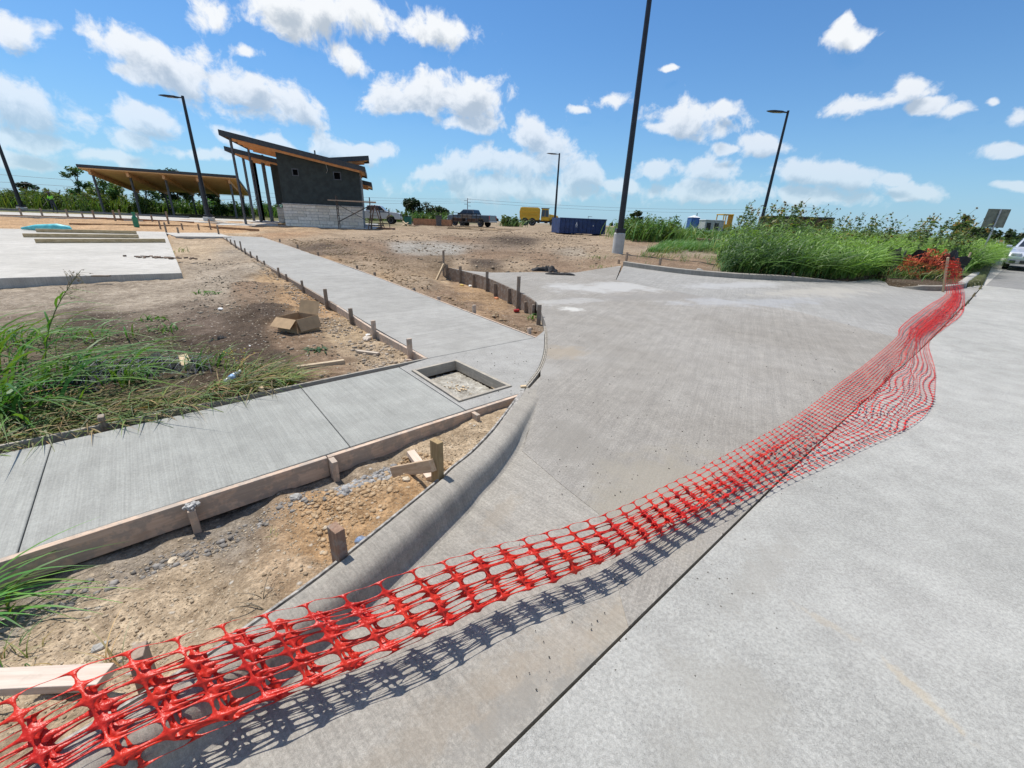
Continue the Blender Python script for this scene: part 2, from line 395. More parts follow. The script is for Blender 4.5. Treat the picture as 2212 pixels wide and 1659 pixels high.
def shrink(P, g=G):
    c = np.mean(P, axis=0); out = []; n = len(P)
    # inset a convex-ish polygon by g
    area = sum(P[i][0]*P[(i+1) % n][1]-P[(i+1) % n][0]*P[i][1] for i in range(n)); sg = 1 if area > 0 else -1
    for i in range(n):
        a = np.array(P[i-1]); b = np.array(P[i]); d = np.array(P[(i+1) % n])
        e1 = (b-a)/max(1e-9, np.linalg.norm(b-a)); e2 = (d-b)/max(1e-9, np.linalg.norm(d-b))
        n1 = np.array([-e1[1], e1[0]])*sg; n2 = np.array([-e2[1], e2[0]])*sg; m = n1+n2; m = m/max(.35, np.dot(m, m)/2)
        out.append(b+m*g)
    return out
STREET_A = np.array([-.017, .753]); sdir = np.array([.748, .664])
street_edge = [STREET_A-sdir*9, STREET_A]+PP((1480, 1243), (1700, 1025), (1900, 838), (2020, 726), (2083, 662), (2124, 617))
SEnd = street_edge[-1]; sd2 = at(2160, 573)[:2]-SEnd; sd2 = sd2/np.linalg.norm(sd2); sd2 = np.array([.74, .672])
streetP = street_edge+[SEnd+sd2*150, SEnd+sd2*150+np.array([.67, -.74])*11.5, STREET_A-sdir*9+np.array([.66, -.745])*11.5]
# driveway
gut = []
for i, p in enumerate(KB):
    a = KB[max(i-1, 0)]; b = KB[min(i+1, len(KB)-1)]; d = (b-a)/np.linalg.norm(b-a); gut.append(p+np.array([d[1], -d[0]])*.16)
back = PP((1062, 589), (1150, 588), (1243, 589), (1300, 580), (1342, 574))
rk = PP((1346, 574), (1400, 582), (1479, 592), (1560, 599), (1623, 603), (1767, 609), (1830, 608.5))
nz = PP((1894, 602), (1915, 610), (1921, 617), (1945, 621), (1990, 627), (2042, 627.5), (2080, 622))
jointline = PP((1330, 605), (1418, 623), (1504, 638), (1727, 674), (1937, 730))
APRX = PP((1155, 866), (1150, 905), (1140, 940), (1128, 975), (1220, 1053), (1293, 1110), (1400, 1200), (1452, 1262))
gl = [gut[i] for i in range(0, len(gut), 3)]
curve_in = [p for p in CURVE]
# pour next to the kerb (lighter), main pour, far pour
apron = gl+[np.array(CURVE[0])+np.array([.02, -.02])]+APRX
ap_close = [STREET_A+sdir*.35*0+0, ]
apronP = gl+[CURVE[0]+np.array([.03, -.01]), CURVE[4]+np.array([.05, 0])]+APRX[:6]+[street_edge[2]*.62+STREET_A*.38+NS*.012, STREET_A+NS*.012, street_edge[0]+NS*.012]
mainP = [CURVE[4]+np.array([.05, 0])]+[CURVE[i]+np.array([.012, 0]) for i in range(6, len(CURVE), 2)]+[at(1007, 585)[:2], back[0]]+back[1:]+jointline+[at(1942, 733)[:2]+np.array([0, 0])]
se_main = [p+NS*.012 for p in street_edge[2:5]]
mainP = mainP[:-1]+[at(1985, 758)[:2]]+se_main[::-1]+[street_edge[2]*.62+STREET_A*.38+NS*.012]+APRX[:6][::-1]
farP = [p for p in jointline]+[at(1985, 758)[:2]+0*NS]+[street_edge[5]+NS*.012, street_edge[6]+NS*.012, street_edge[7]+NS*.012]+nz[::-1]+rk[::-1]
farP = farP[:len(jointline)+4]+farP[len(jointline)+4:]
padP = PP((394, 594), (358, 503)); pv = at(0, 606)[:2]-padP[0]; pv2 = at(0, 496)[:2]-padP[1]
padP = [padP[0], padP[1], padP[1]+pv2*1.7, padP[0]+pv*2.6]
nsw = [[sw_near0, sw_far0, J1[0], J1[1]], [J1[1], J1[0], J2[0], J2[1]], [J2[1], J2[0], J3[0], J3[1]]]
cornerP = [J3[1], J3[0], E0, E1, CURVE[22]]+[CURVE[i]-np.array([.03, 0]) for i in range(20, 0, -3)]+[A1]
lsw = []
def lerp_line(L, t):
    d = [0]+list(np.cumsum([np.linalg.norm(L[i+1]-L[i]) for i in range(len(L)-1)])); s = t*d[-1]
    for i in range(len(L)-1):
        if s <= d[i+1]+1e-9: return L[i]+(L[i+1]-L[i])*((s-d[i])/(d[i+1]-d[i]))
    return L[-1]
cuts = [0, .33, .66, 1]
for a, b in zip(cuts[:-1], cuts[1:]):
    m = [a, (a+b)/2, b]; lsw.append([lerp_line(LSW_L, t) for t in m]+[lerp_line(LSW_R, t) for t in m[::-1]])
# opening left in the corner slab
op_out = PP((986, 778), (1107, 835), (992, 869), (888, 801))
opc = np.mean(op_out, axis=0); op_in = [opc+(p-opc)*.90 for p in op_out]
ALLP = [list(KB)+list(gut)[::-1], apronP, mainP, farP, padP, cornerP]+nsw+lsw+[streetP]

# ------------------------------------------------------------------ soil
TAN, ORG, DRK, BRN, GRY, TGR, SAND, GRN = (.50, .40, .28), (.50, .33, .18), (.090, .066, .048), (.26, .185, .125), (.36, .35, .32), (.37, .32, .255), (.52, .35, .20), (.10, .13, .05)
ctrl = [(100, 1400, -.12, TAN), (300, 1330, -.11, TAN), (400, 1250, -.13, TAN), (640, 1230, 0.03, (.48, .36, .24)), (800, 1130, 0.0, ORG), (560, 1330, .08, TAN), (430, 1440, .1, TAN), (950, 950, -.1, TAN), (1060, 900, -.06, TAN),
        (700, 1035, -.16, (.33, .29, .24)), (840, 990, -.13, (.42, .35, .26)), (300, 1165, -.17, (.33, .29, .24)), (500, 1095, -.17, (.31, .28, .24)), (0, 1280, -.17, (.31, .28, .24)), (150, 1500, .04, TAN), (700, 1120, -.06, ORG), (880, 1050, .04, ORG), (0, 1600, .08, TAN),
        (100, 920, -.1, DRK), (300, 870, -.1, DRK), (540, 780, -.08, DRK), (470, 730, -.06, DRK), (700, 800, -.09, BRN), (820, 760, -.12, TAN), (870, 785, -.1, TAN), (740, 720, -.12, (.45, .35, .23)), (690, 650, -.14, ORG), (640, 700, -.06, BRN), (600, 660, .02, DRK), (540, 620, .02, BRN),
        (560, 580, 0, TGR), (450, 600, -.1, TGR), (300, 655, -.15, TGR), (470, 635, -.1, TGR), (200, 700, -.14, DRK), (330, 720, -.12, DRK), (430, 690, -.1, (.18, .14, .11)), (520, 700, -.06, DRK), (620, 770, -.09, DRK), (560, 740, -.07, DRK), (200, 800, -.1, DRK), (660, 740, -.09, BRN), (560, 700, -.05, DRK), (400, 760, -.1, DRK), (640, 830, -.1, DRK), (480, 600, -.05, TGR), (50, 720, -.14, (.2, .16, .12)), (975, 614, -.38, BRN), (1010, 626, -.38, (.42, .29, .17)), (1050, 636, -.37, (.36, .25, .15)), (1088, 652, -.36, BRN), (1118, 668, -.33, BRN), (1145, 688, -.24, BRN), (100, 655, -.16, TGR), (430, 540, -.05, TAN), (610, 600, -.12, (.44, .31, .18)), (520, 545, -.08, TGR), (560, 850, -.1, DRK), (420, 900, -.09, DRK),
        (100, 485, .02, SAND), (250, 485, .02, SAND), (400, 488, .02, SAND), (500, 497, .0, SAND), (0, 478, .0, SAND), (560, 505, .0, TAN),
        (680, 565, -.05, (.46, .31, .17)), (780, 575, -.06, TAN), (830, 600, -.06, (.4, .29, .18)), (900, 610, -.12, TAN), (950, 640, -.3, BRN), (1010, 655, -.3, BRN), (1100, 680, -.22, BRN), (900, 650, -.1, BRN), (960, 610, -.33, (.45, .34, .22)), (1060, 650, -.34, (.36, .25, .15)), (1140, 705, -.1, BRN), (1160, 690, -.12, TGR), (1030, 690, -.12, (.35, .24, .15)),
        (1000, 570, -.06, TAN), (1100, 570, -.04, TAN), (800, 545, .0, (.3, .22, .15)), (700, 535, .02, DRK), (760, 528, .03, BRN), (720, 540, .03, (.2, .15, .11)), (860, 550, .0, (.22, .16, .11)), (820, 535, .0, BRN), (900, 535, .0, GRY), (960, 535, .0, GRY), (1040, 548, 0, BRN), (950, 560, .02, (.20, .15, .1)), (1030, 565, .0, DRK),
        (620, 508, .02, (.42, .28, .17)), (680, 515, .03, TAN), (780, 510, .02, TAN), (880, 512, .02, TAN), (1000, 505, .02, TAN), (1090, 517, .05, DRK), (980, 518, .06, BRN), (1150, 505, .02, TAN), (1200, 530, .0, TAN), (1250, 545, .0, TGR), (1150, 555, .0, BRN), (1200, 575, -.03, BRN), (1290, 545, .0, TAN), (1300, 570, -.02, (.3, .22, .15)),
        (1310, 520, .0, TAN), (1390, 528, .02, (.3, .22, .15)), (1450, 535, .05, TGR), (1400, 565, .05, BRN), (1500, 575, .06, BRN), (1600, 590, .06, TGR), (1700, 600, .05, BRN), (1800, 595, .03, DRK), (1980, 600, .12, DRK), (2040, 590, .15, GRN), (1700, 550, .2, GRN), (1900, 560, .2, GRN), (2100, 560, .12, GRN), (2100, 540, .1, GRN),
        (1700, 505, .3, GRN), (1500, 510, .15, GRN), (300, 461, .0, GRN), (100, 452, .0, GRN), (1000, 488, .0, TAN), (1150, 487, .0, TAN), (1300, 492, .05, GRN), (1900, 525, .2, GRN), (2200, 530, 0, GRN), (700, 478, 0, GRN), (1200, 484.5, 0, TGR), (900, 478, 0, GRN)]
cu = []; co_ = []; cc = []
for (x, y, o, c) in ctrl:
    p = at(x, y, min(o, .15)); c = (.37, .29, .205) if (c == TAN and y < 640 and x > 640) else c; cu.append((math.atan2(p[0], p[1])*2.2, math.log(math.hypot(p[0], p[1])))); co_.append(o); cc.append(c)
cu = np.array(cu); co_ = np.array(co_); cc = np.array(cc)*np.array([.76, .73, .70])
def soil(x, y):
    """(offset from finished surface, colour) of the bare ground"""
    x = np.asarray(x, float); y = np.asarray(y, float)
    D = np.hypot(x, y)+.05
    wx = fbm(x, y, 1.1/np.clip(D*.18, .5, 6), 3)*.12
    u = np.arctan2(x, y)*2.2+wx; v = np.log(D)+fbm(x+31, y+7, 1.1/np.clip(D*.18, .5, 6), 3)*.12
    d2 = (u[..., None]-cu[:, 0])**2+(v[..., None]-cu[:, 1])**2+1e-5
    w = d2**-1.9; w /= w.sum(-1, keepdims=True)
    return (w*co_).sum(-1), w@cc
def ground_z(x, y, with_slab=True):
    x = np.atleast_1d(np.asarray(x, float)); y = np.atleast_1d(np.asarray(y, float))
    o, c = soil(x, y); D = np.hypot(x, y)
    amp = np.interp(D, [0, 2, 6, 12, 25, 60, 200], [.018, .022, .04, .07, .14, .12, .3])
    n = fbm(x, y, .45, 3)*amp*1.2+fbm(x+9, y-4, 2.6, 4, .55)*amp*.5
    n += fbm(x, y, 11, 3, .6)*.012*(D < 30)
    z = T(y)+o+np.where(D < 8, n, n*.8)
    if with_slab:
        ins = np.zeros(x.shape, bool)
        for P in ALLP: ins |= inpoly(P, x, y)
        z = np.where(ins, np.minimum(z, T(y)-.16), z)
        op = inpoly(op_in, x, y); z = np.where(op, T(y)-.115+n*.4, z)
        c = np.where(op[:, None], np.array([.40, .38, .33])*1., c)
        # soil falls away just outside the slab edges
    return z, c
def gz(x, y): return float(ground_z(x, y)[0][0])

def build_ground():
    azs = np.concatenate([np.arange(-180, -74, 4.), np.arange(-74, 74, .2), np.arange(74, 180.1, 4.)])
    rs = [.25]
    while rs[-1] < 2400: rs.append(rs[-1]*(1.0115 if rs[-1] < 60 else 1.03))
    rs = np.array(rs); a, r = np.meshgrid(np.radians(azs), rs); x = (r*np.sin(a)).ravel(); y = (r*np.cos(a)).ravel()
    z = np.empty_like(x); c = np.empty((len(x), 3))
    for i in range(0, len(x), 40000):
        z[i:i+40000], c[i:i+40000] = ground_z(x[i:i+40000], y[i:i+40000])
    z = np.where(np.hypot(x, y) > 600, .95, z)
    na, nr = len(azs), len(rs); i, j = np.meshgrid(np.arange(nr-1), np.arange(na-1), indexing='ij'); q = (i*na+j).ravel()
    F = np.stack([q, q+na, q+na+1, q+1], 1)
    me = npmesh('ground', np.stack([x, y, z], 1), F[:, ::-1]); colattr(me, 'soil', c)
    m, t, b = newmat('soil'); geo = NN(t, 'ShaderNodeNewGeometry'); P = geo.outputs['Position']
    at_ = NN(t, 'ShaderNodeAttribute'); at_.attribute_name = 'soil'; base = at_.outputs['Color']
    f0 = NOISE(t, P, .8, 7, .68, .5); f1 = NOISE(t, P, 9, 8, .7); f2 = NOISE(t, P, 60, 5, .7); f3 = NOISE(t, P, 260, 3, .6)
    c = MIX(t, .6, base, MIX(t, SMOOTH(t, f0, .3, .7), (.3, .29, .28), (.7, .71, .72)), 'OVERLAY')
    c = MIX(t, .7, c, MIX(t, SMOOTH(t, f1, .3, .7), (.26, .24, .22), (.74, .75, .76)), 'OVERLAY')
    c = MIX(t, .6, c, MIX(t, SMOOTH(t, f2, .3, .7), (.22, .21, .2), (.76, .76, .75)), 'OVERLAY')
    vo = NN(t, 'ShaderNodeTexVoronoi'); vo.inputs['Scale'].default_value = 26; t.links.new(P, vo.inputs['Vector'])
    pb = SMOOTH(t, vo.outputs['Distance'], .42, .18); hv = NN(t, 'ShaderNodeSeparateColor'); t.links.new(vo.outputs['Color'], hv.inputs[0])
    pg = MATH(t, 'MULTIPLY', pb, SMOOTH(t, hv.outputs[0], .80, .86))
    c = MIX(t, MATH(t, 'MULTIPLY', pg, .75), c, MIX(t, hv.outputs[1], (.5, .4, .28), (.55, .52, .46)))
    vo2 = NN(t, 'ShaderNodeTexVoronoi'); vo2.inputs['Scale'].default_value = 95; t.links.new(P, vo2.inputs['Vector'])
    h2 = NN(t, 'ShaderNodeSeparateColor'); t.links.new(vo2.outputs['Color'], h2.inputs[0])
    p2 = MATH(t, 'MULTIPLY', SMOOTH(t, vo2.outputs['Distance'], .5, .2), SMOOTH(t, h2.outputs[0], .72, .8))
    c = MIX(t, MATH(t, 'MULTIPLY', p2, .5), c, MIX(t, h2.outputs[1], (.25, .18, .12), (.6, .52, .4)))
    t.links.new(c, b.inputs['Base Color']); b.inputs['Roughness'].default_value = .95; b.inputs['Specular IOR Level'].default_value = .15
    hh = MATH(t, 'ADD', MATH(t, 'ADD', MATH(t, 'MULTIPLY', f1, 2.2), MATH(t, 'MULTIPLY', f2, .8)), MATH(t, 'ADD', MATH(t, 'MULTIPLY', pg, .5), MATH(t, 'MULTIPLY', p2, .25)))
    bn = NN(t, 'ShaderNodeBump'); bn.inputs['Strength'].default_value = .8; bn.inputs['Distance'].default_value = .018
    t.links.new(hh, bn.inputs['Height']); t.links.new(bn.outputs[0], b.inputs['Normal'])
    tag(link('ground', me, m, smooth=True), kind='structure')
build_ground()

def slab(name, P, mat, off=0., thick=.11, parent=None, bevel=.008, hole=None, inset=0.):
    if inset: P = shrink(P, inset)
    bm = bmesh.new()
    vs = [bm.verts.new((p[0], p[1], 0)) for p in P]
    if hole is None: bm.faces.new(vs)
    else:
        hs = [bm.verts.new((p[0], p[1], 0)) for p in hole]
        ed = [bm.edges.new((vs[i], vs[(i+1) % len(vs)])) for i in range(len(vs))]+[bm.edges.new((hs[i], hs[(i+1) % len(hs)])) for i in range(len(hs))]
        bmesh.ops.triangle_fill(bm, edges=ed, use_beauty=True)
    for f in bm.faces:
        if f.normal.z < 0: f.normal_flip()
    ys = [v.co.y for v in bm.verts]
    for ty in TY:
        if min(ys) < ty < max(ys):
            bmesh.ops.bisect_plane(bm, geom=bm.verts[:]+bm.edges[:]+bm.faces[:], plane_co=(0, ty, 0), plane_no=(0, 1, 0))
    r = bmesh.ops.extrude_face_region(bm, geom=bm.faces[:])
    newv = [e for e in r['geom'] if isinstance(e, bmesh.types.BMVert)]; ns = set(newv)
    for v in bm.verts: v.co.z = float(T(v.co.y))+off-(0 if v in ns else thick)
    bmesh.ops.recalc_face_normals(bm, faces=bm.faces)
    me = bpy.data.meshes.new(name); bm.to_mesh(me); bm.free()
    o = link(name, me, mat, parent)
    if bevel:
        m = o.modifiers.new('bevel', 'BEVEL'); m.width = bevel; m.segments = 3; m.limit_method = 'ANGLE'; m.angle_limit = rad(40)
    return o
ang_st = math.atan2(ES[1], ES[0])
px2 = lambda x, y: tuple(at(x, y)[:2])
ASH = (.50, .50, .49)
def streak(x0, y0, x1, y1, w, col, amt):
    a = at(x0, y0); b = at(x1, y1); c = (a+b)/2; return (c[0], c[1], float(np.linalg.norm(b-a))/2*1.1, w, math.atan2(b[1]-a[1], b[0]-a[0]), col, amt)
STAIN = [streak(1900, 1420, 2095, 1600, .035, (.60, .52, .40), .55), streak(1700, 1300, 1860, 1390, .03, (.56, .49, .39), .4)]
m_drive = concrete('drive_concrete', (.345, .325, .295), (.40, .382, .355), broom=rad(62), speck=.8, bump=.25,
    blobs=[(*px2(1330, 620), 2.6, .9, .3, (.58, .585, .59), .75), (*px2(1240, 650), 1.3, .35, .5, (.56, .56, .56), .55), (*px2(1600, 650), 2.3, .8, .35, (.50, .52, .56), .6), (*px2(1235, 668), .3, .25, .2, (.72, .72, .70), .8),
           (*px2(1450, 640), 3.0, .5, .35, (.30, .29, .28), .5), (*px2(1420, 1060), .9, .5, .8, (.38, .35, .29), .6), (*px2(1240, 960), .35, .5, .3, (.30, .285, .26), .6), (*px2(1215, 760), .5, .35, .3, (.42, .35, .26), .55),
           (*px2(1175, 800), .35, .3, .1, (.47, .46, .44), .5), (*px2(1700, 1000), .5, .3, .7, (.30, .28, .25), .6)])
m_apron = concrete('apron_concrete', (.385, .365, .33), (.43, .41, .375), broom=rad(-42), speck=.7,
    blobs=[(*px2(1080, 1110), .30, .08, 1.1, (.42, .36, .28), .3), (*px2(980, 1540), .5, .12, .7, (.33, .28, .22), .4), (*px2(1350, 1330), .45, .09, .72, (.42, .36, .28), .4), (*px2(1180, 1420), .5, .12, .7, (.42, .36, .29), .35), (*px2(1440, 1270), .2, .08, .7, (.27, .24, .20), .7), (*px2(1250, 1480), .3, .08, .7, (.30, .29, .27), .6), (*px2(1100, 1540), .3, .08, .7, (.31, .30, .28), .6)])
m_far = concrete('far_drive_concrete', (.36, .355, .34), (.42, .415, .40), broom=rad(62), speck=.6,
    blobs=[(*px2(1780, 630), 3.0, .8, .4, (.52, .50, .46), .7), (*px2(1600, 615), 2.5, .6, .4, (.55, .56, .58), .6), (*px2(1650, 655), 2.5, .5, .4, (.47, .49, .53), .5), (*px2(1900, 650), 2.0, .7, .4, (.37, .37, .36), .5)])
m_walk = concrete('walk_concrete', (.385, .395, .375), (.44, .447, .425), broom=math.atan2(NS[1], NS[0]), speck=.35, bump=.35)
m_long = concrete('long_walk_concrete', (.39, .385, .365), (.455, .45, .43), broom=rad(40), speck=.35, bump=.3)
m_corner = concrete('corner_concrete', (.40, .395, .375), (.45, .445, .43), broom=None, speck=.55)
m_pad = concrete('pad_concrete', (.56, .54, .50), (.64, .62, .58), broom=rad(5), speck=.4)
m_kerb = concrete('kerb_concrete', (.375, .35, .31), (.43, .405, .365), broom=rad(-40), speck=.6, bump=.3)
m_street = concrete('street_concrete', (.47, .472, .452), (.545, .545, .525), broom=None, speck=.7, bump=.45, coarse=.9,
    blobs=[*STAIN, (*px2(1560, 1520), .35, .25, .7, (.40, .39, .36), .5), (*px2(1650, 1230), .5, .12, .7, (.40, .39, .365), .5)])
m_asph = concrete('street_far_concrete', (.27, .27, .265), (.33, .33, .325), broom=None, speck=.8, bump=.4)
m_lightg = concrete('gutter_concrete', (.50, .49, .465), (.58, .57, .545), speck=.4)

drv = empty('driveway', (0, 0, 0)); tag(drv, kind='structure')
slab('slab_panel', apronP, m_apron, 0.0, .15, drv, bevel=0)
slab('slab_panel', mainP, m_drive, 0.003, .15, drv, bevel=0)
slab('slab_panel', farP, m_far, 0.0, .15, drv, bevel=.006, inset=.012)
strt = empty('street', (0, 0, 0)); tag(strt, kind='structure')
se = street_edge
nr = np.array([.66, -.745])
P1 = [se[0], se[1]]+se[2:7]+[se[6]+nr*13-sd2*1.0, se[0]+nr*13]
P2 = [se[7]+nr*1.5*0, se[7]+sd2*150, se[7]+sd2*150+nr*12, se[7]+nr*12]
slab('slab_panel', P1, m_street, 0.006, .2, strt, bevel=.006)
gk = se[7]
slab('slab_panel', [se[6]+nr*.02+sd2*.02, gk, gk+nr*11.5, se[6]+nr*13-sd2*.98], m_street, 0.006, .2, strt, bevel=.006)
slab('slab_panel', [gk+sd2*.015+nr*0, gk+sd2*150, gk+sd2*150+nr*11.5, gk+nr*11.5+sd2*.015], m_asph, 0.006, .2, strt, bevel=0)
# kerb and gutter running away along the street on the right
g0 = at(2080, 622)[:2]
def sweep(name, line, prof, mat, parent=None, hs=None, kind='structure', zoff=0.):
    """sweep a profile [(distance to the right, height)] along a line of plan points"""
    V = []; F = []; n = len(prof)
    for i, p in enumerate(line):
        a = line[max(i-1, 0)]; b = line[min(i+1, len(line)-1)]; d = (b-a)/np.linalg.norm(b-a); r = np.array([d[1], -d[0]]); h = 1 if hs is None else hs[i]
        for (u, w) in prof:
            q = p+r*u; V.append((q[0], q[1], float(T(q[1]))+zoff+(w*h if w > 0 else w)))
    for i in range(len(line)-1):
        for k in range(n): F.append((i*n+k, i*n+(k+1) % n, (i+1)*n+(k+1) % n, (i+1)*n+k))
    F += [tuple(range(n)), tuple(range((len(line)-1)*n, len(line)*n))[::-1]]
    mb = MB(); mb.add(V, F); o = mb.build(name, mat, parent, smooth=True)
    es = o.modifiers.new('e', 'EDGE_SPLIT'); es.split_angle = rad(50)
    if kind and parent is None: tag(o, kind=kind)
    return o
KP = [(0, -.14), (0, .150), (.012, .157), (.05, .158), (.085, .150), (.11, .146), (.135, .128), (.155, .085), (.165, .04), (.175, .014), (.195, .004), (.22, -.012), (.22, -.14)]
hk = []
for p in KB:
    hk.append(float(np.interp(p[1], [2.1, 2.7, 3.2, 3.75], [1, .82, .45, .02])))
sweep('kerb', KB, KP, m_kerb, hs=hk)
KP2 = [(-.02, -.14), (-.02, .14), (.0, .155), (.10, .155), (.14, .12), (.165, .03), (.20, .004), (.20, -.14)]
rk2 = smoothline([p for p in rk], 30)
sweep('kerb', rk2, [(-a, b) for a, b in KP2][::-1], m_kerb, hs=[1]*(len(rk2)-8)+[.9, .75, .6, .45, .3, .2, .1, .03])
nz2 = smoothline(nz[3:], 24)
sweep('kerb', nz2, [(-a, b) for a, b in KP2][::-1], m_kerb, hs=[float(np.interp(i, [0, 8, 30], [.1, .9, 1])) for i in range(len(nz2))])
rl = [g0, g0+(at(2112, 597)[:2]-g0), at(2130, 583)[:2], at(2155, 566.5)[:2]]
rl = rl+[rl[-1]+sd2*k for k in (6, 15, 40, 90)]
sweep('kerb', smoothline(rl[:4], 20)[:-1]+rl[3:], [(-.16, -.1), (-.16, .15), (-.14, .16), (.0, .16), (.03, .13), (.05, .02), (.06, -.1)], m_lightg)
gutl = [g0+np.array([.06, -.06])]+[p+nr*.06 for p in rl[1:]]
slab('gutter', [p for p in gutl]+[rl[-1]+nr*1.2, at(2160, 576)[:2]+nr*.2, gk+nr*.05+sd2*.03], m_lightg, .010, .1, None, bevel=0)['kind'] = 'structure'
# far side of the street
fl = [gk+nr*11.6-sd2*14+sd2*k for k in range(0, 160, 8)]
sweep('kerb', fl, [(0, -.1), (0, .02), (.04, .14), (.2, .15), (.2, -.1)], m_lightg)

walk = empty('sidewalk', (0, 0, 0)); tag(walk, kind='structure')
for i, P in enumerate(nsw): slab('slab_panel', P, m_walk, 0, .1, walk, bevel=.007, inset=.0025)
slab('slab_panel', cornerP, m_corner, 0, .1, walk, bevel=.006, hole=op_out, inset=.004)
lwalk = empty('path', (0, 0, 0)); tag(lwalk, kind='structure')
for i, P in enumerate(lsw): slab('slab_panel', P, m_long, 0, .1, lwalk, bevel=.006, inset=.005)
pad = slab('concrete_pad', padP, m_pad, .05, .24, None, bevel=.015); tag(pad, kind='structure')
# landing in front of the building and the white paving before the shelter
lp = PP((380, 512), (355, 504), (470, 504), (500, 513)); slab('landing', lp, m_pad, .03, .1, None, bevel=0)['kind'] = 'structure'
# thin gap strip (expansion board) between sidewalk corner and driveway
m_exp = simple('expansion_board', (.10, .085, .07), .9, nscale=30)
m_woodn = woodmat('form_wood', (.50, .36, .26), (.64, .49, .37), mortar=.8)
m_wood2 = woodmat('grey_wood', (.20, .15, .11), (.34, .26, .19), mortar=.2)
m_woodf = woodmat('fresh_wood', (.52, .38, .22), (.66, .51, .33), mortar=0)
m_woodd = woodmat('dark_form_wood', (.15, .105, .075), (.26, .185, .13), mortar=.5)
ex = [c for c in CURVE[:24]]
sweep('expansion_joint', ex, [(-.028, -.1), (-.028, .006), (-.012, .008), (-.012, -.02), (-.006, -.02), (-.006, .006), (.008, .006), (.008, -.1)], simple('joint_filler', (.30, .27, .22), .9, nscale=40, namp=.4))
sweep('expansion_joint', KB[8:-1], [(-.045, -.1), (-.045, .128), (-.03, .132), (-.026, .11), (-.012, .11), (-.008, .14), (-.002, .14), (-.002, -.1)], simple('joint_mortar', (.30, .28, .25), .95, nscale=30, namp=.5, bump=1., bscale=40), hs=hk[8:-1])
# ------------------------------------------------------------------ forms, stakes and timber
def atg(px, py, lo=.5, hi=120):
    """ground point (bare soil) seen at a point of the photograph"""
    d = ray(px, py)
    for _ in range(3):
        ts = np.geomspace(lo, hi, 60); z, _c = ground_z(ts*d[0], ts*d[1]); s = EYE+ts*d[2]-z
        k = np.argmax(s < 0)
        if k == 0: return at(px, py)
        lo, hi = ts[k-1], ts[k]
    t = (lo+hi)/2; return np.array([d[0]*t, d[1]*t, EYE+t*d[2]])
def plank(name, p, q, w, t, mat, parent=None, up=(0, 0, 1), bevel=.003, twist=0., segs=1):
    """board from p to q, w = depth along up, t = thickness; own local axes, X along the board"""
    p = Vector(p); q = Vector(q); X = (q-p).normalized(); u = Vector(up)
    if abs(X.dot(u)) > .99: u = Vector((0, 1, 0))
    Y = u.cross(X).normalized(); Z = X.cross(Y)
    R = Matrix((X, Y, Z)).transposed(); R = R @ Matrix.Rotation(twist, 3, 'X'); L = (q-p).length
    mb = MB(); mb.box((L/2, 0, 0), (L, t, w)); o = mb.build(name, mat, None, bevel=bevel)
    M4 = R.to_4x4(); M4.translation = p; o.matrix_world = M4
    if parent is not None:
        o.parent = parent; o.matrix_parent_inverse = parent.matrix_world.inverted()
    return o
def stake(base, top_z, w, t, rz, mat, label, group, lean=(0, 0), depth=.12):
    p = Vector((base[0], base[1], base[2]-depth)); q = Vector((base[0]+lean[0], base[1]+lean[1], top_z))
    o = plank('wooden_stake', p, q, w, t, mat, up=(math.sin(rz), -math.cos(rz), 0))
    tag(o, label, 'stake', group); return o
v3 = lambda p, z: (p[0], p[1], float(z))
def board_along(name, line, side, h, t, top, mat, parent=None):
    """a bent form board following plan points; side -1 = left of the direction"""
    V = []; F = []
    for i, p in enumerate(line):
        a = line[max(i-1, 0)]; b = line[min(i+1, len(line)-1)]; d = (b-a)/np.linalg.norm(b-a); r = np.array([d[1], -d[0]])*side
        for (u, w) in ((.004, -h), (.004, top), (t+.004, top), (t+.004, -h)):
            V.append((*(p+r*u), float(T(p[1]))+w))
    n = len(line)
    for i in range(n-1):
        for k in range(4): F.append((i*4+k, i*4+(k+1) % 4, i*4+4+(k+1) % 4, i*4+4+k))
    F += [(0, 1, 2, 3), (n*4-4, n*4-3, n*4-2, n*4-1)]
    return MB().add(V, F).build(name, mat, parent, bevel=.002)
def tboard(name, a, b, mat, h=.14, t=.038, off=0., top=.002, parent=None):
    """straight form board between two plan points, offset sideways"""
    a = np.array(a); b = np.array(b); d = (b-a)/np.linalg.norm(b-a); r = np.array([d[1], -d[0]])
    a = a+r*off; b = b+r*off
    return plank(name, v3(a, T(a[1])+top-h/2), v3(b, T(b[1])+top-h/2), h, t, mat, parent)
# near sidewalk: thick board on the camera side, thin strip on the far side
mid = A0+(A1-A0)*np.dot(at(703, 984)[:2]-A0, A1-A0)/np.dot(A1-A0, A1-A0)
o = tboard('form_board', sw_near0, mid, m_woodn, off=.024, h=.15); tag(o, 'long mortar-smeared form board along the near side of the foreground sidewalk', 'form board', 'form boards of the foreground sidewalk')
o = tboard('form_board', mid+ES*.006, A1-ES*.02, m_woodn, off=.024, h=.15); tag(o, 'form board between the foreground sidewalk and the driveway corner, ending at the curved kerb', 'form board', 'form boards of the foreground sidewalk')
Fend = E0-ES*.02
o = tboard('form_board', sw_far0, Fend, woodmat('grey_form_wood', (.34, .30, .24), (.44, .40, .34), mortar=1.), off=-.018, h=.09, t=.026, top=.0); tag(o, 'thin grey form strip along the weedy side of the foreground sidewalk', 'form board', 'form boards of the foreground sidewalk')
n_ = NS/np.linalg.norm(NS)
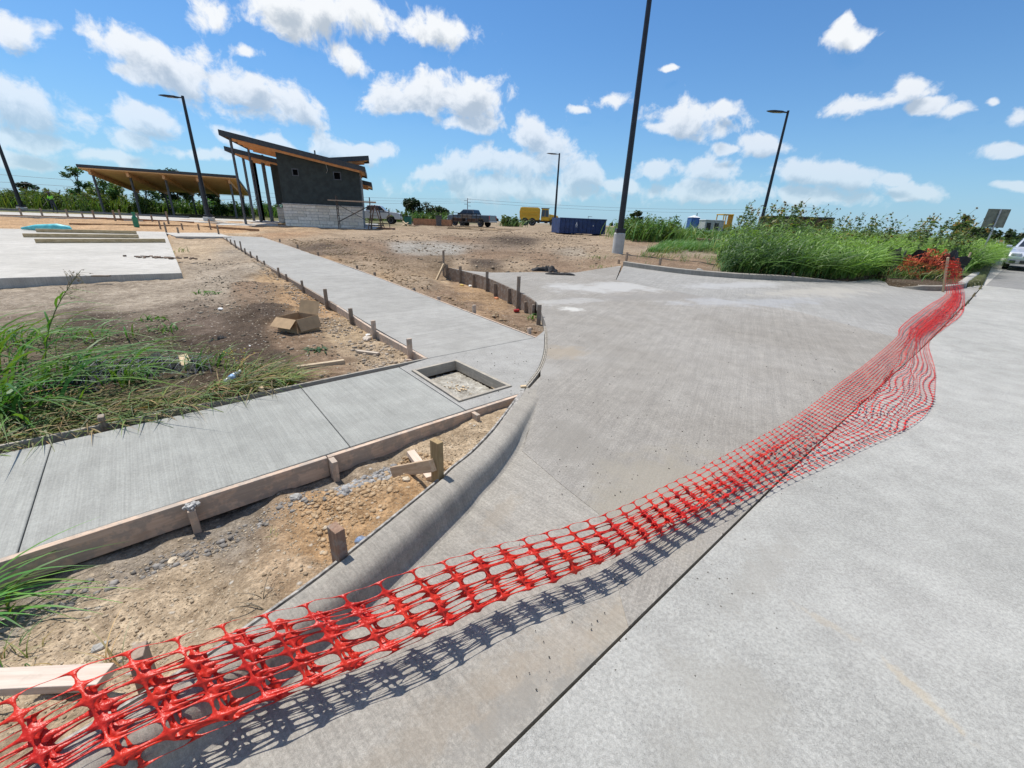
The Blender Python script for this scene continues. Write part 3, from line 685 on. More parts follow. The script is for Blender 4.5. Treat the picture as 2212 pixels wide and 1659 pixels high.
for (bx, by, ln, lab) in [(412, 1100, .16, 'short stake with dried mortar on top, nailed to the long form board'), (713, 985, .15, 'short stake nailed to the form board where its two lengths meet'), (1018, 886, .14, 'short stake nailed to the form board nearest the curved kerb')]:
    p = at(bx, by)[:2]; s = np.dot(p-A0, ES)/np.dot(ES, ES); p = A0+ES*s-n_*.066
    base = np.array([p[0], p[1], T(p[1])-.17]); stake(base, T(p[1])-.004-(.012 if bx == 412 else 0), .085, .038, math.atan2(ES[1], ES[0]), m_woodn, lab, 'stakes of the foreground sidewalk')
    if bx == 412:
        mb = MB(); random.seed(3)
        for k in range(14): mb.box((p[0]+random.uniform(-.035, .035), p[1]+random.uniform(-.025, .025), T(p[1])-.008+random.uniform(0, .006)), (random.uniform(.012, .025),)*3, random.uniform(0, 3), Matrix.Rotation(random.uniform(0, 3), 3, 'X'))
        tag(mb.build('mortar_crumbs', simple('mortar', (.36, .35, .33), .95, nscale=40), None, bevel=.003), kind='stuff')
for (bx, by, h_, lab) in [(223, 922, .07, 'short flat-topped stake on the weedy side of the foreground sidewalk, at the left'), (568, 848, .04, 'stub of a stake behind the foreground sidewalk, below the plastic bottle')]:
    p = at(bx, by)[:2]+n_*.06; stake((p[0], p[1], gz(*p)), T(p[1])+h_, .08, .038, math.atan2(ES[1], ES[0]), m_wood2 if h_ > .05 else m_woodf, lab, 'stakes of the foreground sidewalk')
# long path
o = board_along('form_board', LSW_L[:3], -1, .12, .038, .004, m_woodn); tag(o, 'form board along the left edge of the long path, near the cardboard box', 'form board', 'form boards of the long path')
o = board_along('form_board', [LSW_L[2]+(LSW_L[3]-LSW_L[2])*.003]+LSW_L[3:], -1, .12, .038, .004, m_wood2); tag(o, 'grey form board along the far left edge of the long path', 'form board', 'form boards of the long path')
o = board_along('form_board', LSW_R, 1, .09, .03, .002, m_woodn); tag(o, 'thin form board along the right edge of the long path', 'form board', 'form boards of the long path')
nth = ['nearest', 'second', 'third', 'fourth', 'fifth', 'sixth', 'seventh', 'eighth', 'ninth', 'tenth', 'eleventh', 'twelfth', 'thirteenth', 'fourteenth', 'fifteenth', 'sixteenth']
ldir = LSW_L[1]-LSW_L[0]; lang = math.atan2(ldir[1], ldir[0])
def on_line(L, px, py):
    p = at(px, py)[:2]; best = None
    for i in range(len(L)-1):
        a, b = L[i], L[i+1]; s = np.clip(np.dot(p-a, b-a)/np.dot(b-a, b-a), 0, 1); q = a+(b-a)*s; dd = np.linalg.norm(p-q)
        if best is None or dd < best[0]: d = (b-a)/np.linalg.norm(b-a); best = (dd, q, d)
    return best[1], best[2]
for i, (bx, by, ty) in enumerate([(875, 762, 731), (811, 716, 692), (756, 685, 666), (706, 650, 624), (652, 620, 606), (616, 600, 592), (603, 590, 578), (575, 572, 563), (560, 562, 552), (544, 553, 543), (525, 545, 536), (513, 540, 521), (501, 532, 519), (492, 525, 517), (483, 520, 514)]):
    q, d = on_line(LSW_L, bx, by); p = q-np.array([d[1], -d[0]])*.064
    stake((p[0], p[1], gz(*p)), max(hgt(p[0], p[1], ty), float(T(p[1]))+.03), .062 if i < 4 else .045, .034, math.atan2(d[1], d[0]), m_woodn if i < 2 else m_wood2,
          f'{nth[i]} stake in the row along the long path left edge'+(', tall, beside the cardboard box' if i == 3 else ''), 'stakes along the left edge of the long path', lean=(random.uniform(-.01, .01), random.uniform(-.01, .01)))
for i, (bx, by, ty) in enumerate([(1135, 722, 708), (1020, 676, 659), (938, 648, 641), (882, 628, 622), (794, 596, 588), (762, 581, 573), (684, 552, 544), (644, 537, 528), (605, 524, 516)]):
    q, d = on_line(LSW_R, bx, by); p = q+np.array([d[1], -d[0]])*.06
    stake((p[0], p[1], gz(*p)), max(hgt(p[0], p[1], ty), float(T(p[1]))+.025), .06, .036, math.atan2(d[1], d[0]), m_woodn if i < 3 else m_wood2,
          f'{nth[i]} stake of the row along the right edge of the long path', 'stakes along the right edge of the long path')
# curved dark form
cf = empty('curved_form', v3(CURVE[-1], 0), 0, 'curved dark plywood form holding back the soil beside the driveway', 'form board')
cl = CURVE[32:]; cuts2 = [0, 4, 9, 14, 19, 24, len(cl)-1]
for a, b in zip(cuts2[:-1], cuts2[1:]):
    if b <= a: continue
    seg = [c for c in cl[a:b+1]]; seg[0] = seg[0]+(seg[1]-seg[0])*.02
    o = board_along('board', seg, -1, .36, .02, .004+.006*((a//5) % 2), m_woodd); o.parent = cf; o.matrix_parent_inverse = Matrix.Translation(-Vector(cf.location))
CR_ = CURVE[26:]
for i, (bx, by, ty, w) in enumerate([(1164, 703, 658, .075), (1150, 684, 658, .05), (1139, 679, 652, .06), (1122, 667, 597, .075), (1100, 652, 623, .08), (1070, 635, 613, .08), (1047, 624, 586, .075), (1021, 617, 593, .08), (996, 608, 575, .085), (966, 604, 571, .09), (963, 600, 541, .06)]):
    # the stakes stand against the inner face of the form
    d0_ = ray(bx, by); best = None
    for k in range(len(CURVE)-1):
        c = CURVE[k]; dd = CURVE[k+1]-CURVE[k]; dd = dd/np.linalg.norm(dd); q = c-np.array([dd[1], -dd[0]])*.055
        e = abs(pixof((q[0], q[1], float(T(q[1]))-.1))[0]-bx)
        if k > 18 and (best is None or e < best[0]): best = (e, q, dd)
    q, dd = best[1], best[2]
    if i >= 9: q = CURVE[-1]+np.array([-.04-.10*(i == 10), -.02])
    g_ = gz(*q); stake((q[0], q[1], g_), hgt(q[0], q[1], ty), w, .036, math.atan2(dd[1], dd[0]), m_wood2, f'{nth[i]} stake from the near end of the curved dark form'+(', much taller than its neighbours' if i in (3, 10) else ''), 'stakes of the curved dark form', lean=(random.uniform(-.02, .02), 0))
a = CURVE[-1]+np.array([-.12, -.02]); b = at(942, 601, -.25)[:2]
o = plank('diagonal_brace', v3(a, hgt(a[0], a[1], 570)), v3(b, gz(*b)-.03), .085, .035, m_woodf); tag(o, 'pale diagonal brace leaning at the far end of the curved dark form', 'brace')
# stakes beside the right kerb
for bx, by, ty, lab in [(1356, 569, 545, 'stake at the left end of the far kerb, near the lamp base'), (1429, 578, 558, 'stake behind the far kerb in short grass'), (1719, 604, 589, 'stake behind the far kerb under the tall grass'), (1340, 571, 561, 'low stub of wood at the very end of the far kerb')]:
    q = at(bx, by)[:2]+np.array([-.03, .16]); stake((q[0], q[1], gz(*q)), hgt(q[0], q[1], ty), .09, .04, .5, m_wood2, lab, 'stakes behind the far kerb')
# two kerb stakes in the foreground with the crossed braces, and the leaning one behind the net
p = at(741, 1216, .1)[:2]+np.array([-.015, .01]); sA = stake((p[0], p[1], gz(*p)), hgt(p[0], p[1], 1139), .075, .045, rad(52), woodmat('red_wood', (.20, .12, .08), (.33, .21, .14), mortar=.1), 'square-topped brown stake against the foreground kerb, beside the crushed can', None)
p = at(949, 1040, .1)[:2]+np.array([-.012, .012]); pB = p
sB = stake((p[0], p[1], gz(*p)), hgt(p[0], p[1], 952), .075, .04, rad(50), woodmat('olive_wood', (.26, .18, .085), (.38, .27, .14)), 'tall yellowish stake against the foreground kerb carrying the crossed braces', None)
a = atg(850, 1028); b = np.array([pB[0]-.03, pB[1]-.035]); zb = hgt(b[0], b[1], 1006)
o = plank('wooden_brace', (a[0], a[1], a[2]+.035), (b[0]+.01, b[1]+.005, zb), .075, .034, woodmat('tan_wood', (.38, .26, .16), (.50, .37, .25))); tag(o, 'broad tan brace lying from the tall kerb stake down to the soil on the left', 'brace')
a = atg(888, 990); b = atg(930, 1040)
o = plank('wooden_brace', (a[0], a[1], a[2]+.05), (b[0], b[1], b[2]+.02), .04, .06, woodmat('pale_wood', (.58, .44, .33), (.72, .58, .46))); tag(o, 'narrow pale offcut lying behind the tall kerb stake, crossing the broad brace', 'brace')
p = at(318, 1488, .06); q = p[:2]+np.array([-.035, .045])
sC = stake((p[0], p[1], p[2]-.03), hgt(q[0], q[1], 1405), .085, .04, rad(35), woodmat('weathered_wood', (.26, .19, .14), (.38, .29, .22)), 'leaning stake behind the orange net at the bottom left', None, lean=(-.035, .045))
a = at(-160, 1480, .07); b = at(232, 1462, .07)
o = plank('loose_board', a, b, .038, .075, woodmat('bleached_wood', (.55, .44, .35), (.70, .59, .49))); tag(o, 'bleached board lying on the soil behind the orange net, bottom left', 'board')
# opening in the corner slab: four inner boards
fr = empty('blockout_frame', (*opc, float(T(opc[1]))), 0, 'wooden blockout frame set into the corner slab of the sidewalk', 'wooden frame')
m_frame = woodmat('frame_wood', (.33, .29, .23), (.45, .40, .32), mortar=.9)
for i in range(4):
    a = op_out[i]; b = op_out[(i+1) % 4]; c = np.array(opc); nrm = c-(a+b)/2; nrm = nrm/np.linalg.norm(nrm); dd = (b-a)/np.linalg.norm(b-a)
    a2 = a+nrm*.024+dd*(.045 if i % 2 else .006); b2 = b+nrm*.024-dd*(.045 if i % 2 else .006)
    o = plank('board', v3(a2, T(a2[1])-.045), v3(b2, T(b2[1])-.045), .115, .036, m_frame); o.parent = fr; o.matrix_parent_inverse = Matrix.Translation(-Vector(fr.location))

# ------------------------------------------------------------------ loose things near the camera
m_card = simple('cardboard', (.40, .27, .15), .85, nscale=9, namp=.12)
def corner(px, py, off): return at(px, py, off)
zx = lambda x, y: ((500+.3843*x)/1.1302, (650+.3843*y)/1.1302)
BH = .19; bo = -.1
c = [corner(*zx(583, 365), bo+BH), corner(*zx(755, 320), bo+BH), corner(*zx(690, 280), bo+BH), corner(*zx(530, 315), bo+BH)]
fx = c[1]-c[0]; fy = c[3]-c[0]; bw = np.linalg.norm(fx[:2]); bd = float(np.clip(np.linalg.norm(fy[:2]), .25, .5)); brz = math.atan2(fx[1], fx[0])
gzc = gz(c[0][0]+fx[0]*.5, c[0][1]+.2)
bxo = empty('cardboard_box', (c[0][0], c[0][1], c[0][2]-BH+.0), brz, 'open brown cardboard box lying on dark soil beside the long path', 'cardboard box')
def quadplate(name, q4, mat, parent, t=.005):
    q4 = [Vector(q) for q in q4]; n = (q4[1]-q4[0]).cross(q4[3]-q4[0]).normalized()*t
    V = q4+[q+n for q in q4]; return MB().add(V, [(0, 3, 2, 1), (4, 5, 6, 7), (0, 1, 5, 4), (1, 2, 6, 5), (2, 3, 7, 6), (3, 0, 4, 7)]).build(name, mat, parent)
W_, D_ = bw*.78, min(bd, .38); BH = .245
quadplate('side_panel', [(0, 0, 0), (W_, 0, 0), (W_, 0, BH), (0, 0, BH)], m_card, bxo)
quadplate('side_panel', [(W_, .005, 0), (W_, D_, 0), (W_, D_, BH), (W_, .005, BH)], m_card, bxo)
quadplate('side_panel', [(W_, D_, 0), (0, D_, 0), (0, D_, BH), (W_, D_, BH)], m_card, bxo)
quadplate('side_panel', [(0, D_, 0), (0, .005, 0), (0, .005, BH), (0, D_, BH)], m_card, bxo)
quadplate('bottom_panel', [(0.006, 0.006, .006), (0.006, D_-.006, .006), (W_-.006, D_-.006, .006), (W_-.006, .006, .006)], m_card, bxo)
quadplate('flap', [(0, -.004, BH), (W_, -.004, BH), (W_-.01, -.06, BH-.17), (.01, -.06, BH-.17)], m_card, bxo)
quadplate('flap', [(-.004, D_, BH), (-.004, 0, BH), (-.13, .0, BH-.11), (-.13, D_, BH-.11)], m_card, bxo)
quadplate('flap', [(W_+.003, 0, BH), (W_+.003, D_, BH), (W_+.07, D_, BH+.19), (W_+.07, 0, BH+.19)], m_card, bxo)
quadplate('flap', [(W_, D_+.004, BH), (0, D_+.004, BH), (0, D_+.06, BH-.14), (W_, D_+.06, BH-.14)], m_card, bxo)
def offcut(px0, px1, w, t, mat, label, zl=.02, name='wood_offcut'):
    a = atg(*px0); b = atg(*px1); o = plank(name, (a[0], a[1], a[2]+zl), (b[0], b[1], b[2]+zl+.004), w, t, mat); tag(o, label, 'offcut', 'wood offcuts lying on the soil'); return o
offcut((642, 799), (744, 785), .05, .055, woodmat('offcut_wood', (.45, .34, .22), (.6, .48, .33)), 'long tapered wood offcut on dark soil below the cardboard box')
offcut((876, 782), (915, 784), .03, .06, m_woodn, 'flat splintered offcut against the end of the long path form board')
offcut((772, 762), (818, 768), .03, .05, woodmat('pale_rubble', (.45, .37, .28), (.55, .46, .36)), 'flat pale wood block below the wrapped brick')
offcut((396, 770), (405, 795), .02, .09, m_woodf, 'pinkish wood chip lying on the black fabric')
zx2 = lambda x, y: ((1050+.2939*x)/1.1302, (600+.2939*y)/1.1302)
def lump(name, px, size, mat, label, cat, group=None, on=None, seed=1):
    rs = np.random.default_rng(seed); bm = bmesh.new(); bmesh.ops.create_icosphere(bm, subdivisions=2, radius=1)
    for v in bm.verts:
        k = 1+.28*math.sin(v.co.x*3+seed)*math.cos(v.co.y*2.5-seed)+rs.uniform(-.09, .09); v.co = Vector((v.co.x*size[0]*k, v.co.y*size[1]*k, v.co.z*size[2]*k))
    me = bpy.data.meshes.new(name); bm.to_mesh(me); bm.free(); p = atg(*px) if on is None else at(*px, on)
    o = link(name, me, mat); o.location = (p[0], p[1], p[2]+size[2]*.45); o.rotation_euler = (0, 0, rs.uniform(0, 6)); return tag(o, label, cat, group)
m_rockg = simple('rock_grey', (.36, .345, .31), .9, nscale=20, bump=.6, bscale=60)
m_rockt = simple('rock_tan', (.52, .43, .31), .9, nscale=20, bump=.6, bscale=60)
m_litter = simple('white_litter', (.75, .74, .70), .7)
m_red = simple('red_litter', (.45, .03, .03), .35)
o = lump('wrapped_brick', zx(1030, 468), (.085, .06, .035), simple('brick_paper', (.55, .47, .38), .8), 'pinkish brick-like block in torn paper beside the long path', 'block', seed=4)
for i, (q, s, m, lab, cat) in enumerate([
    ((540, 748), .018, m_litter, 'small white crumpled litter beside the cardboard box', 'litter'),
    ((477, 669), .05, m_litter, 'white stone on the dark soil between the pad and the long path', 'stone'),
    ((492, 660), .035, m_rockt, 'pale flat stone just behind the white stone', 'stone'),
    ((803, 635), .03, m_rockt, 'tan stone on the mound right of the long path', 'stone'),
    ((945, 646), .02, m_red, 'small pinkish red scrap on the right edge of the long path', 'litter'),
    ((373, 1213), .028, m_rockt, 'flat cream pebble on the sandy soil', 'pebble'),
    ((703, 1142), .018, m_rockt, 'round tan pebble near the kerb stake', 'pebble'),
    ((697, 1195), .015, m_rockt, 'small brown pebble below the tan one', 'pebble'),
    ((215, 1400), .026, m_rockg, 'grey-green stone lying near the bleached board', 'stone'),
    ((1512, 592 - 6), .12, m_rockg, 'grey rock in the short grass behind the far kerb', 'stone'),
    ((1760, 578), .10, m_litter, 'pale stone behind the far kerb', 'stone'),
    ((640, 880 - 260), .02, m_rockg, 'grey stone by the path form', 'stone'),
    ((878, 1037), .03, m_rockt, 'tan rock next to the broad brace', 'stone'),
    ((640, 1076), .04, m_rockg, 'grey stone in the mortar rubble', 'stone'),
    ((795, 755 - 30), .04, m_litter, 'white paper litter beside the form of the long path', 'litter'),
    ((1215, 668 - 110), .0, m_rockg, '', '')]):
    if s: lump('stone' if 'stone' in cat or 'pebble' in cat else 'litter', q, (s, s*.75, s*.5), m, lab, cat, 'loose stones and litter', seed=10+i)
# bottle, cans, crushed can
def lathe(prof, n=16):
    V = []; F = []
    for (r, z) in prof: V += [(r*math.cos(2*math.pi*k/n), r*math.sin(2*math.pi*k/n), z) for k in range(n)]
    for i in range(len(prof)-1):
        for k in range(n): F.append((i*n+k, i*n+(k+1) % n, (i+1)*n+(k+1) % n, (i+1)*n+k))
    F += [tuple(range(n))[::-1], tuple((len(prof)-1)*n+k for k in range(n))]
    return MB().add(V, F)
m_pet, tt, bb = newmat('clear_plastic'); bb.inputs['Base Color'].default_value = (.75, .85, .92, 1); bb.inputs['Transmission Weight'].default_value = .75; bb.inputs['Roughness'].default_value = .12; bb.inputs['IOR'].default_value = 1.2
p = atg(487, 838); bt = empty('plastic_bottle', (p[0], p[1], p[2]+.045), 0, 'clear plastic water bottle lying in the weeds near the sidewalk', 'bottle')
bt.rotation_euler = (rad(68), 0, rad(160))
lathe([(.03, 0), (.033, .01), (.033, .05), (.030, .06), (.033, .07), (.033, .13), (.028, .155), (.013, .18), (.012, .195)]).build('bottle_body', m_pet, bt, smooth=True)
lathe([(.0338, .07), (.0338, .115)]).build('bottle_label', simple('blue_label', (.25, .42, .7), .5), bt, smooth=True)
lathe([(.0145, .19), (.0145, .205)]).build('cap', m_litter, bt)
p = atg(*zx2(698, 552)); o = lathe([(.03, 0), (.033, .008), (.033, .105), (.026, .12)]).build('drink_can', m_red, None, smooth=True); o.location = (p[0], p[1], p[2]+.035); o.rotation_euler = (rad(90), 0, rad(115)); tag(o, 'red drink can lying beside the curved dark form', 'can')
m_blue = simple('blue_tin', (.30, .34, .42), .3, metal=.6, nscale=60, namp=.6)
p = at(775, 1167, .07); o = lathe([(.028, 0), (.031, .008), (.024, .03), (.03, .05), (.026, .07)]).build('crushed_can', m_blue, None, smooth=True); o.location = (p[0], p[1], p[2]); o.rotation_euler = (rad(70), rad(10), rad(60)); o.scale = (1, .7, 1); tag(o, 'crushed blue and silver can wedged behind the foreground kerb', 'can')
m_yel = simple('yellow_litter', (.6, .42, .08), .6)
lump('litter', zx2(265, 330), (.07, .05, .025), m_yel, 'yellow crumpled scrap at the foot of the curved form', 'litter', seed=31)
lump('litter', zx2(550, 440), (.09, .05, .03), simple('orange_litter', (.5, .16, .05), .6), 'orange broken scrap below the curved form', 'litter', seed=32)
lump('litter', zx2(335, 338), (.08, .05, .03), m_litter, 'pale scrap right of the yellow one at the curved form', 'litter', seed=33)
p = at(*zx2(775, 1178), .0); o = plank('wood_chip', (p[0]-.03, p[1], p[2]+.008), (p[0]+.03, p[1]+.01, p[2]+.012), .02, .04, m_woodf); tag(o, 'small orange wood chip on the sidewalk edge where the forms meet', 'wood chip')
# straw brush in the opening
rs = np.random.default_rng(5); mb = MB(); b0 = at(*zx2(545, 1180), -.1)
for k in range(60):
    a = rs.uniform(-.9, .9); l = rs.uniform(.05, .11); mb.tube([b0+np.array([rs.normal(0, .006), 0, 0]), b0+np.array([math.sin(a)*l*.5, rs.uniform(-.02, .02), l])], [.0014, .0006], 3, False)
m_straw = simple('straw', (.55, .30, .10), .7)
o = mb.build('straw_tuft', m_straw); tag(o, 'orange straw tuft inside the wooden opening of the corner slab', 'straw tuft')
a = at(*zx2(430, 1110), -.08); b = at(*zx2(545, 1190), -.1); o = plank('wood_chip', a, b, .012, .035, m_woodf); tag(o, 'long orange splinter beside the straw tuft in the opening', 'wood chip')
mb = MB()
for k in range(26):
    w_ = rs.uniform(.15, .85, 4); w_ /= w_.sum(); q = sum(w_[i]*op_in[i] for i in range(4)); mb.box((q[0], q[1], T(q[1])-.105), (rs.uniform(.01, .05), rs.uniform(.005, .015), .006), rs.uniform(0, 3), Matrix.Rotation(rs.uniform(-.3, .3), 3, 'X'))
tag(mb.build('wood_shavings', m_woodf), kind='stuff')

# gravel and clods: real stones scattered on the soil
def rocks(name, n, region, size, mat, weight=None, seed=3):
    """region: list of plan polygons; one joined mesh of small faceted stones"""
    rs = np.random.default_rng(seed); X = []; Y = []
    while len(X) < n:
        P = region[rs.integers(len(region))]; P = np.array(P); lo = P.min(0); hi = P.max(0); m = 400
        x = rs.uniform(lo[0], hi[0], m); y = rs.uniform(lo[1], hi[1], m); k = inpoly(P, x, y)
        for Q in ALLP: k &= ~inpoly(Q, x, y)
        k &= (fbm(x, y, 1.8, 3)+rs.uniform(-.25, .25, m) > -.05)
        X += list(x[k]); Y += list(y[k])
    X = np.array(X[:n]); Y = np.array(Y[:n]); Z, _ = ground_z(X, Y)
    S = size[0]*(size[1]/size[0])**(rs.random(n)**2.6)
    bm = bmesh.new(); bmesh.ops.create_icosphere(bm, subdivisions=1, radius=1); bv = np.array([v.co[:] for v in bm.verts]); bf = np.array([[v.index for v in f.verts] for f in bm.faces]); bm.free()
    V = bv[None]*(1+rs.uniform(-.28, .28, (n, len(bv), 1)))*S[:, None, None]*rs.uniform([.7, .7, .4], [1.2, 1.2, .8], (n, 1, 3))
    a = rs.uniform(0, 6.3, n); ca, sa = np.cos(a)[:, None], np.sin(a)[:, None]; V = np.stack([V[..., 0]*ca-V[..., 1]*sa, V[..., 0]*sa+V[..., 1]*ca, V[..., 2]], -1)
    V += np.stack([X, Y, Z+S*.15], 1)[:, None]; F = bf[None]+(np.arange(n)*len(bv))[:, None, None]
    me = npmesh(name, V.reshape(-1, 3), F.reshape(-1, 3)); tint = np.repeat(rs.uniform(0, 1, (n, 1))*np.ones((1, 3)), len(bv), 0); colattr(me, 'tint', tint)
    return tag(link(name, me, mat), kind='stuff')
def rockmat(name, c1, c2):
    m, t, b = newmat(name); a_ = NN(t, 'ShaderNodeAttribute'); a_.attribute_name = 'tint'; c1 = tuple(x*.75 for x in c1); c2 = tuple(x*.75 for x in c2); t.links.new(MIX(t, a_.outputs['Fac'], c1, c2), b.inputs['Base Color']); b.inputs['Roughness'].default_value = .9; b.inputs['Specular IOR Level'].default_value = .15; return m
near = PP((-300, 1240), (0, 1240), (700, 1010), (1110, 870), (1000, 980), (700, 1230), (400, 1440), (-100, 1700))
rocks('gravel', 5200, [near], (.0025, .010), rockmat('gravel_tan', (.30, .22, .14), (.60, .50, .36)), seed=3)
rocks('gravel', 1700, [PP((640, 1075), (760, 1010), (900, 950), (1010, 980), (850, 1090), (700, 1180))], (.005, .022), rockmat('gravel_orange', (.42, .27, .14), (.62, .46, .29)), seed=4)
rocks('mortar_rubble', 700, [PP((715, 1020), (770, 1000), (850, 968), (862, 985), (790, 1025), (735, 1060))], (.006, .026), rockmat('mortar_clump', (.26, .25, .24), (.50, .49, .47)), seed=15)
brd = PP((-200, 1280), (0, 1258), (700, 1025), (860, 975), (860, 1000), (700, 1062), (400, 1165), (0, 1310))
rocks('mortar_rubble', 750, [brd], (.004, .022), rockmat('mortar_lumps', (.20, .18, .155), (.42, .39, .35)), seed=5)
rocks('gravel', 2600, [PP((930, 785), (860, 740), (700, 625), (560, 555), (540, 560), (640, 640), (740, 740), (830, 800))], (.006, .035), rockmat('gravel_pale', (.36, .26, .16), (.58, .50, .40)), seed=6)
rocks('gravel', 2600, [PP((620, 520), (760, 570), (1150, 715), (1170, 690), (1090, 660), (960, 612), (860, 560), (700, 520))], (.010, .05), rockmat('gravel_mound', (.28, .18, .10), (.56, .43, .28)), seed=7)
rocks('gravel', 3000, [PP((200, 900), (600, 830), (860, 780), (700, 660), (520, 560), (420, 560), (420, 640), (0, 700))], (.005, .03), rockmat('clods_dark', (.10, .075, .05), (.42, .36, .28)), seed=8)
rocks('gravel', 4200, [PP((700, 515), (1250, 500), (1320, 560), (1240, 585), (1080, 585), (940, 575))], (.015, .075), rockmat('clods_mid', (.20, .145, .10), (.50, .39, .27)), seed=9)

# small specks of grit on the driveway and the sidewalk
mb = MB(); rs = np.random.default_rng(44)
for k in range(330):
    if k < 200: q = at(rs.uniform(1180, 1900), rs.uniform(700, 1080))
    elif k < 270: q = at(rs.uniform(1100, 1700), rs.uniform(1150, 1500))
    else: q = at(rs.uniform(950, 1150), rs.uniform(760, 860))
    if inpoly(op_out, q[0], q[1]): continue
    s_ = rs.uniform(.002, .006)*(1+.15*q[1]); mb.box((q[0], q[1], q[2]+.006), (s_, s_*.7, s_*.6), rs.uniform(0, 3))
tag(mb.build('grit', simple('grit', (.06, .05, .04), .9, namp=.6)), kind='stuff')
# ------------------------------------------------------------------ orange safety net
# stations along the net: (px,py,height) of its upper edge, (px,py,height) of its lower edge, share of the sheet that is folded
ST = [((-330, 1680), .30, (-150, 1980), .10, 1), ((0, 1519), .30, (150, 1745), .10, 1), ((238, 1416), .30, (392, 1600), .10, 1), ((474, 1350), .30, (614, 1502), .10, 1), ((741, 1280), .30, (858, 1400), .10, 1),
      ((1002, 1197), .29, (1080, 1292), .10, 1), ((1220, 1139), .27, (1290, 1218), .10, .95), ((1341, 1094), .24, (1400, 1168), .09, .85), ((1479, 1027), .17, (1560, 1100), .07, .65), ((1612, 959), .10, (1700, 1040), .03, .35),
      ((1721, 898), .05, (1850, 976), .015, .12), ((1814, 827), .03, (2000, 895), .012, 0), ((1876, 781), .03, (2019, 805), .012, .05), ((1937, 728), .04, (2006, 741), .015, .35), ((1947, 704), .05, (2036, 712), .02, .6), ((1999, 664), .04, (2077, 679), .02, .6), ((2042, 636), .04, (2083, 650), .03, .55)]
TP = [at(*s[0], s[1]) for s in ST]; BP = [at(*s[2], s[3]) for s in ST]; FD = [s[4] for s in ST]
# then over the kerb and up to a stake
kp = at(2060, 624, .15); 
t1 = at(2042, 621, .19); b1 = at(2081, 617, .17); TP.append(t1); BP.append(b1); FD.append(.6)
hz_ = float(hgt(kp[0], kp[1]+.25, 559)); 
for f, w in ((.5, .6), (1., .5)):
    zt_ = .2+float(T(kp[1]))+f*(hz_-float(T(kp[1]))-.2)
    def fit(px, y):
        lo, hi = -60., 60.
        for _ in range(50):
            m = (lo+hi)/2
            if pixof((m, y, zt_))[0] < px: lo = m
            else: hi = m
        return np.array([lo, y, zt_])
    TP.append(fit(2043, kp[1]+.25*f)); BP.append(fit(2073 if f == 1 else 2078, kp[1]+.12*f)); FD.append(.6)
def resample(L, s):
    L = np.array(L); q = smoothline3(L); d = np.r_[0, np.cumsum(np.linalg.norm(np.diff(q, axis=0), axis=1))]; return q, d
def smoothline3(P, per=14):
    P = [2*P[0]-P[1]]+list(P)+[2*P[-1]-P[-2]]; out = []
    for i in range(1, len(P)-2):
        p0, p1, p2, p3 = P[i-1:i+3]
        for k in range(per):
            t = k/per; out.append(.5*((2*p1)+(-p0+p2)*t+(2*p0-5*p1+4*p2-p3)*t*t+(-p0+3*p1-3*p2+p3)*t**3))
    out.append(P[-2]); return np.array(out)
Tq = smoothline3([np.array(p) for p in TP]); Bq = smoothline3([np.array(p) for p in BP]); fq = smoothline3([np.array([f]) for f in FD])[:, 0]
Mq = (Tq+Bq)/2; dq = np.r_[0, np.cumsum(np.linalg.norm(np.diff(Mq, axis=0), axis=1))]
CA, CB, ROWS = .105, .05, 22
sgrid = [0.0]
while sgrid[-1] < dq[-1]-.1: sgrid.append(sgrid[-1]+float(np.interp(sgrid[-1], [0, 1.6, 2.6, 4.0, 6], [.125, .122, .108, .096, .085])))
sgrid = np.array(sgrid); NCOL = len(sgrid)-1
HS = 16
ang = np.linspace(0, 2*math.pi, HS, endpoint=False)+math.pi/HS*0
ex = 3.0
hx = np.sign(np.cos(ang))*np.abs(np.cos(ang))**(2/ex)*.5+.5; hy = np.sign(np.sin(ang))*np.abs(np.sin(ang))**(2/ex)*.470+.5
hx2 = (hx-.5)*.95+.5
# matching points on the border of the cell
bx_ = np.cos(ang); by_ = np.sin(ang); mx = np.maximum(abs(bx_), abs(by_)); bx_ = bx_/mx*.5+.5; by_ = by_/mx*.5+.5
U = []; Vv = []; F = []
k = 0
for c in range(NCOL):
    for r in range(ROWS):
        kx, ky = .5-.0022/(sgrid[c+1]-sgrid[c])-rng.uniform(0, .012), rng.uniform(.95, 1.03); sx_h, sy_h = rng.uniform(-.012, .012, 2)
        U.append(np.r_[c+.5+(hx-.5)*2*kx+sx_h*.5, c+bx_]); Vv.append(np.r_[r+.5+(hy-.5)*ky+sy_h, r+by_])
        i = np.arange(HS); j = (i+1) % HS; F.append(np.stack([i, j, j+HS, i+HS], 1)+k); k += 2*HS
U = np.concatenate(U); Vv = np.concatenate(Vv); F = np.concatenate(F)
s = np.interp(U, np.arange(NCOL+1), sgrid); v = Vv/ROWS
fd = np.interp(s, dq, fq); Tp = np.stack([np.interp(s, dq, Tq[:, i]) for i in range(3)], 1); Bp = np.stack([np.interp(s, dq, Bq[:, i]) for i in range(3)], 1)
vk = [0, .24, .40, .60, .76, 1.0]
ph = fbm(s*1.0, s*0, .35, 2)*.10
gA = np.interp(v+ph*.5*np.sin(math.pi*v), vk, [0, .80, .22, .88, .35, 1.0])
gv = fd*gA+(1-fd)*v
gv = gv+.05*fbm(s, v*3, 1.7, 2)*np.sin(math.pi*np.clip(v, 0, 1))
P = Tp+(Bp-Tp)*gv[:, None]
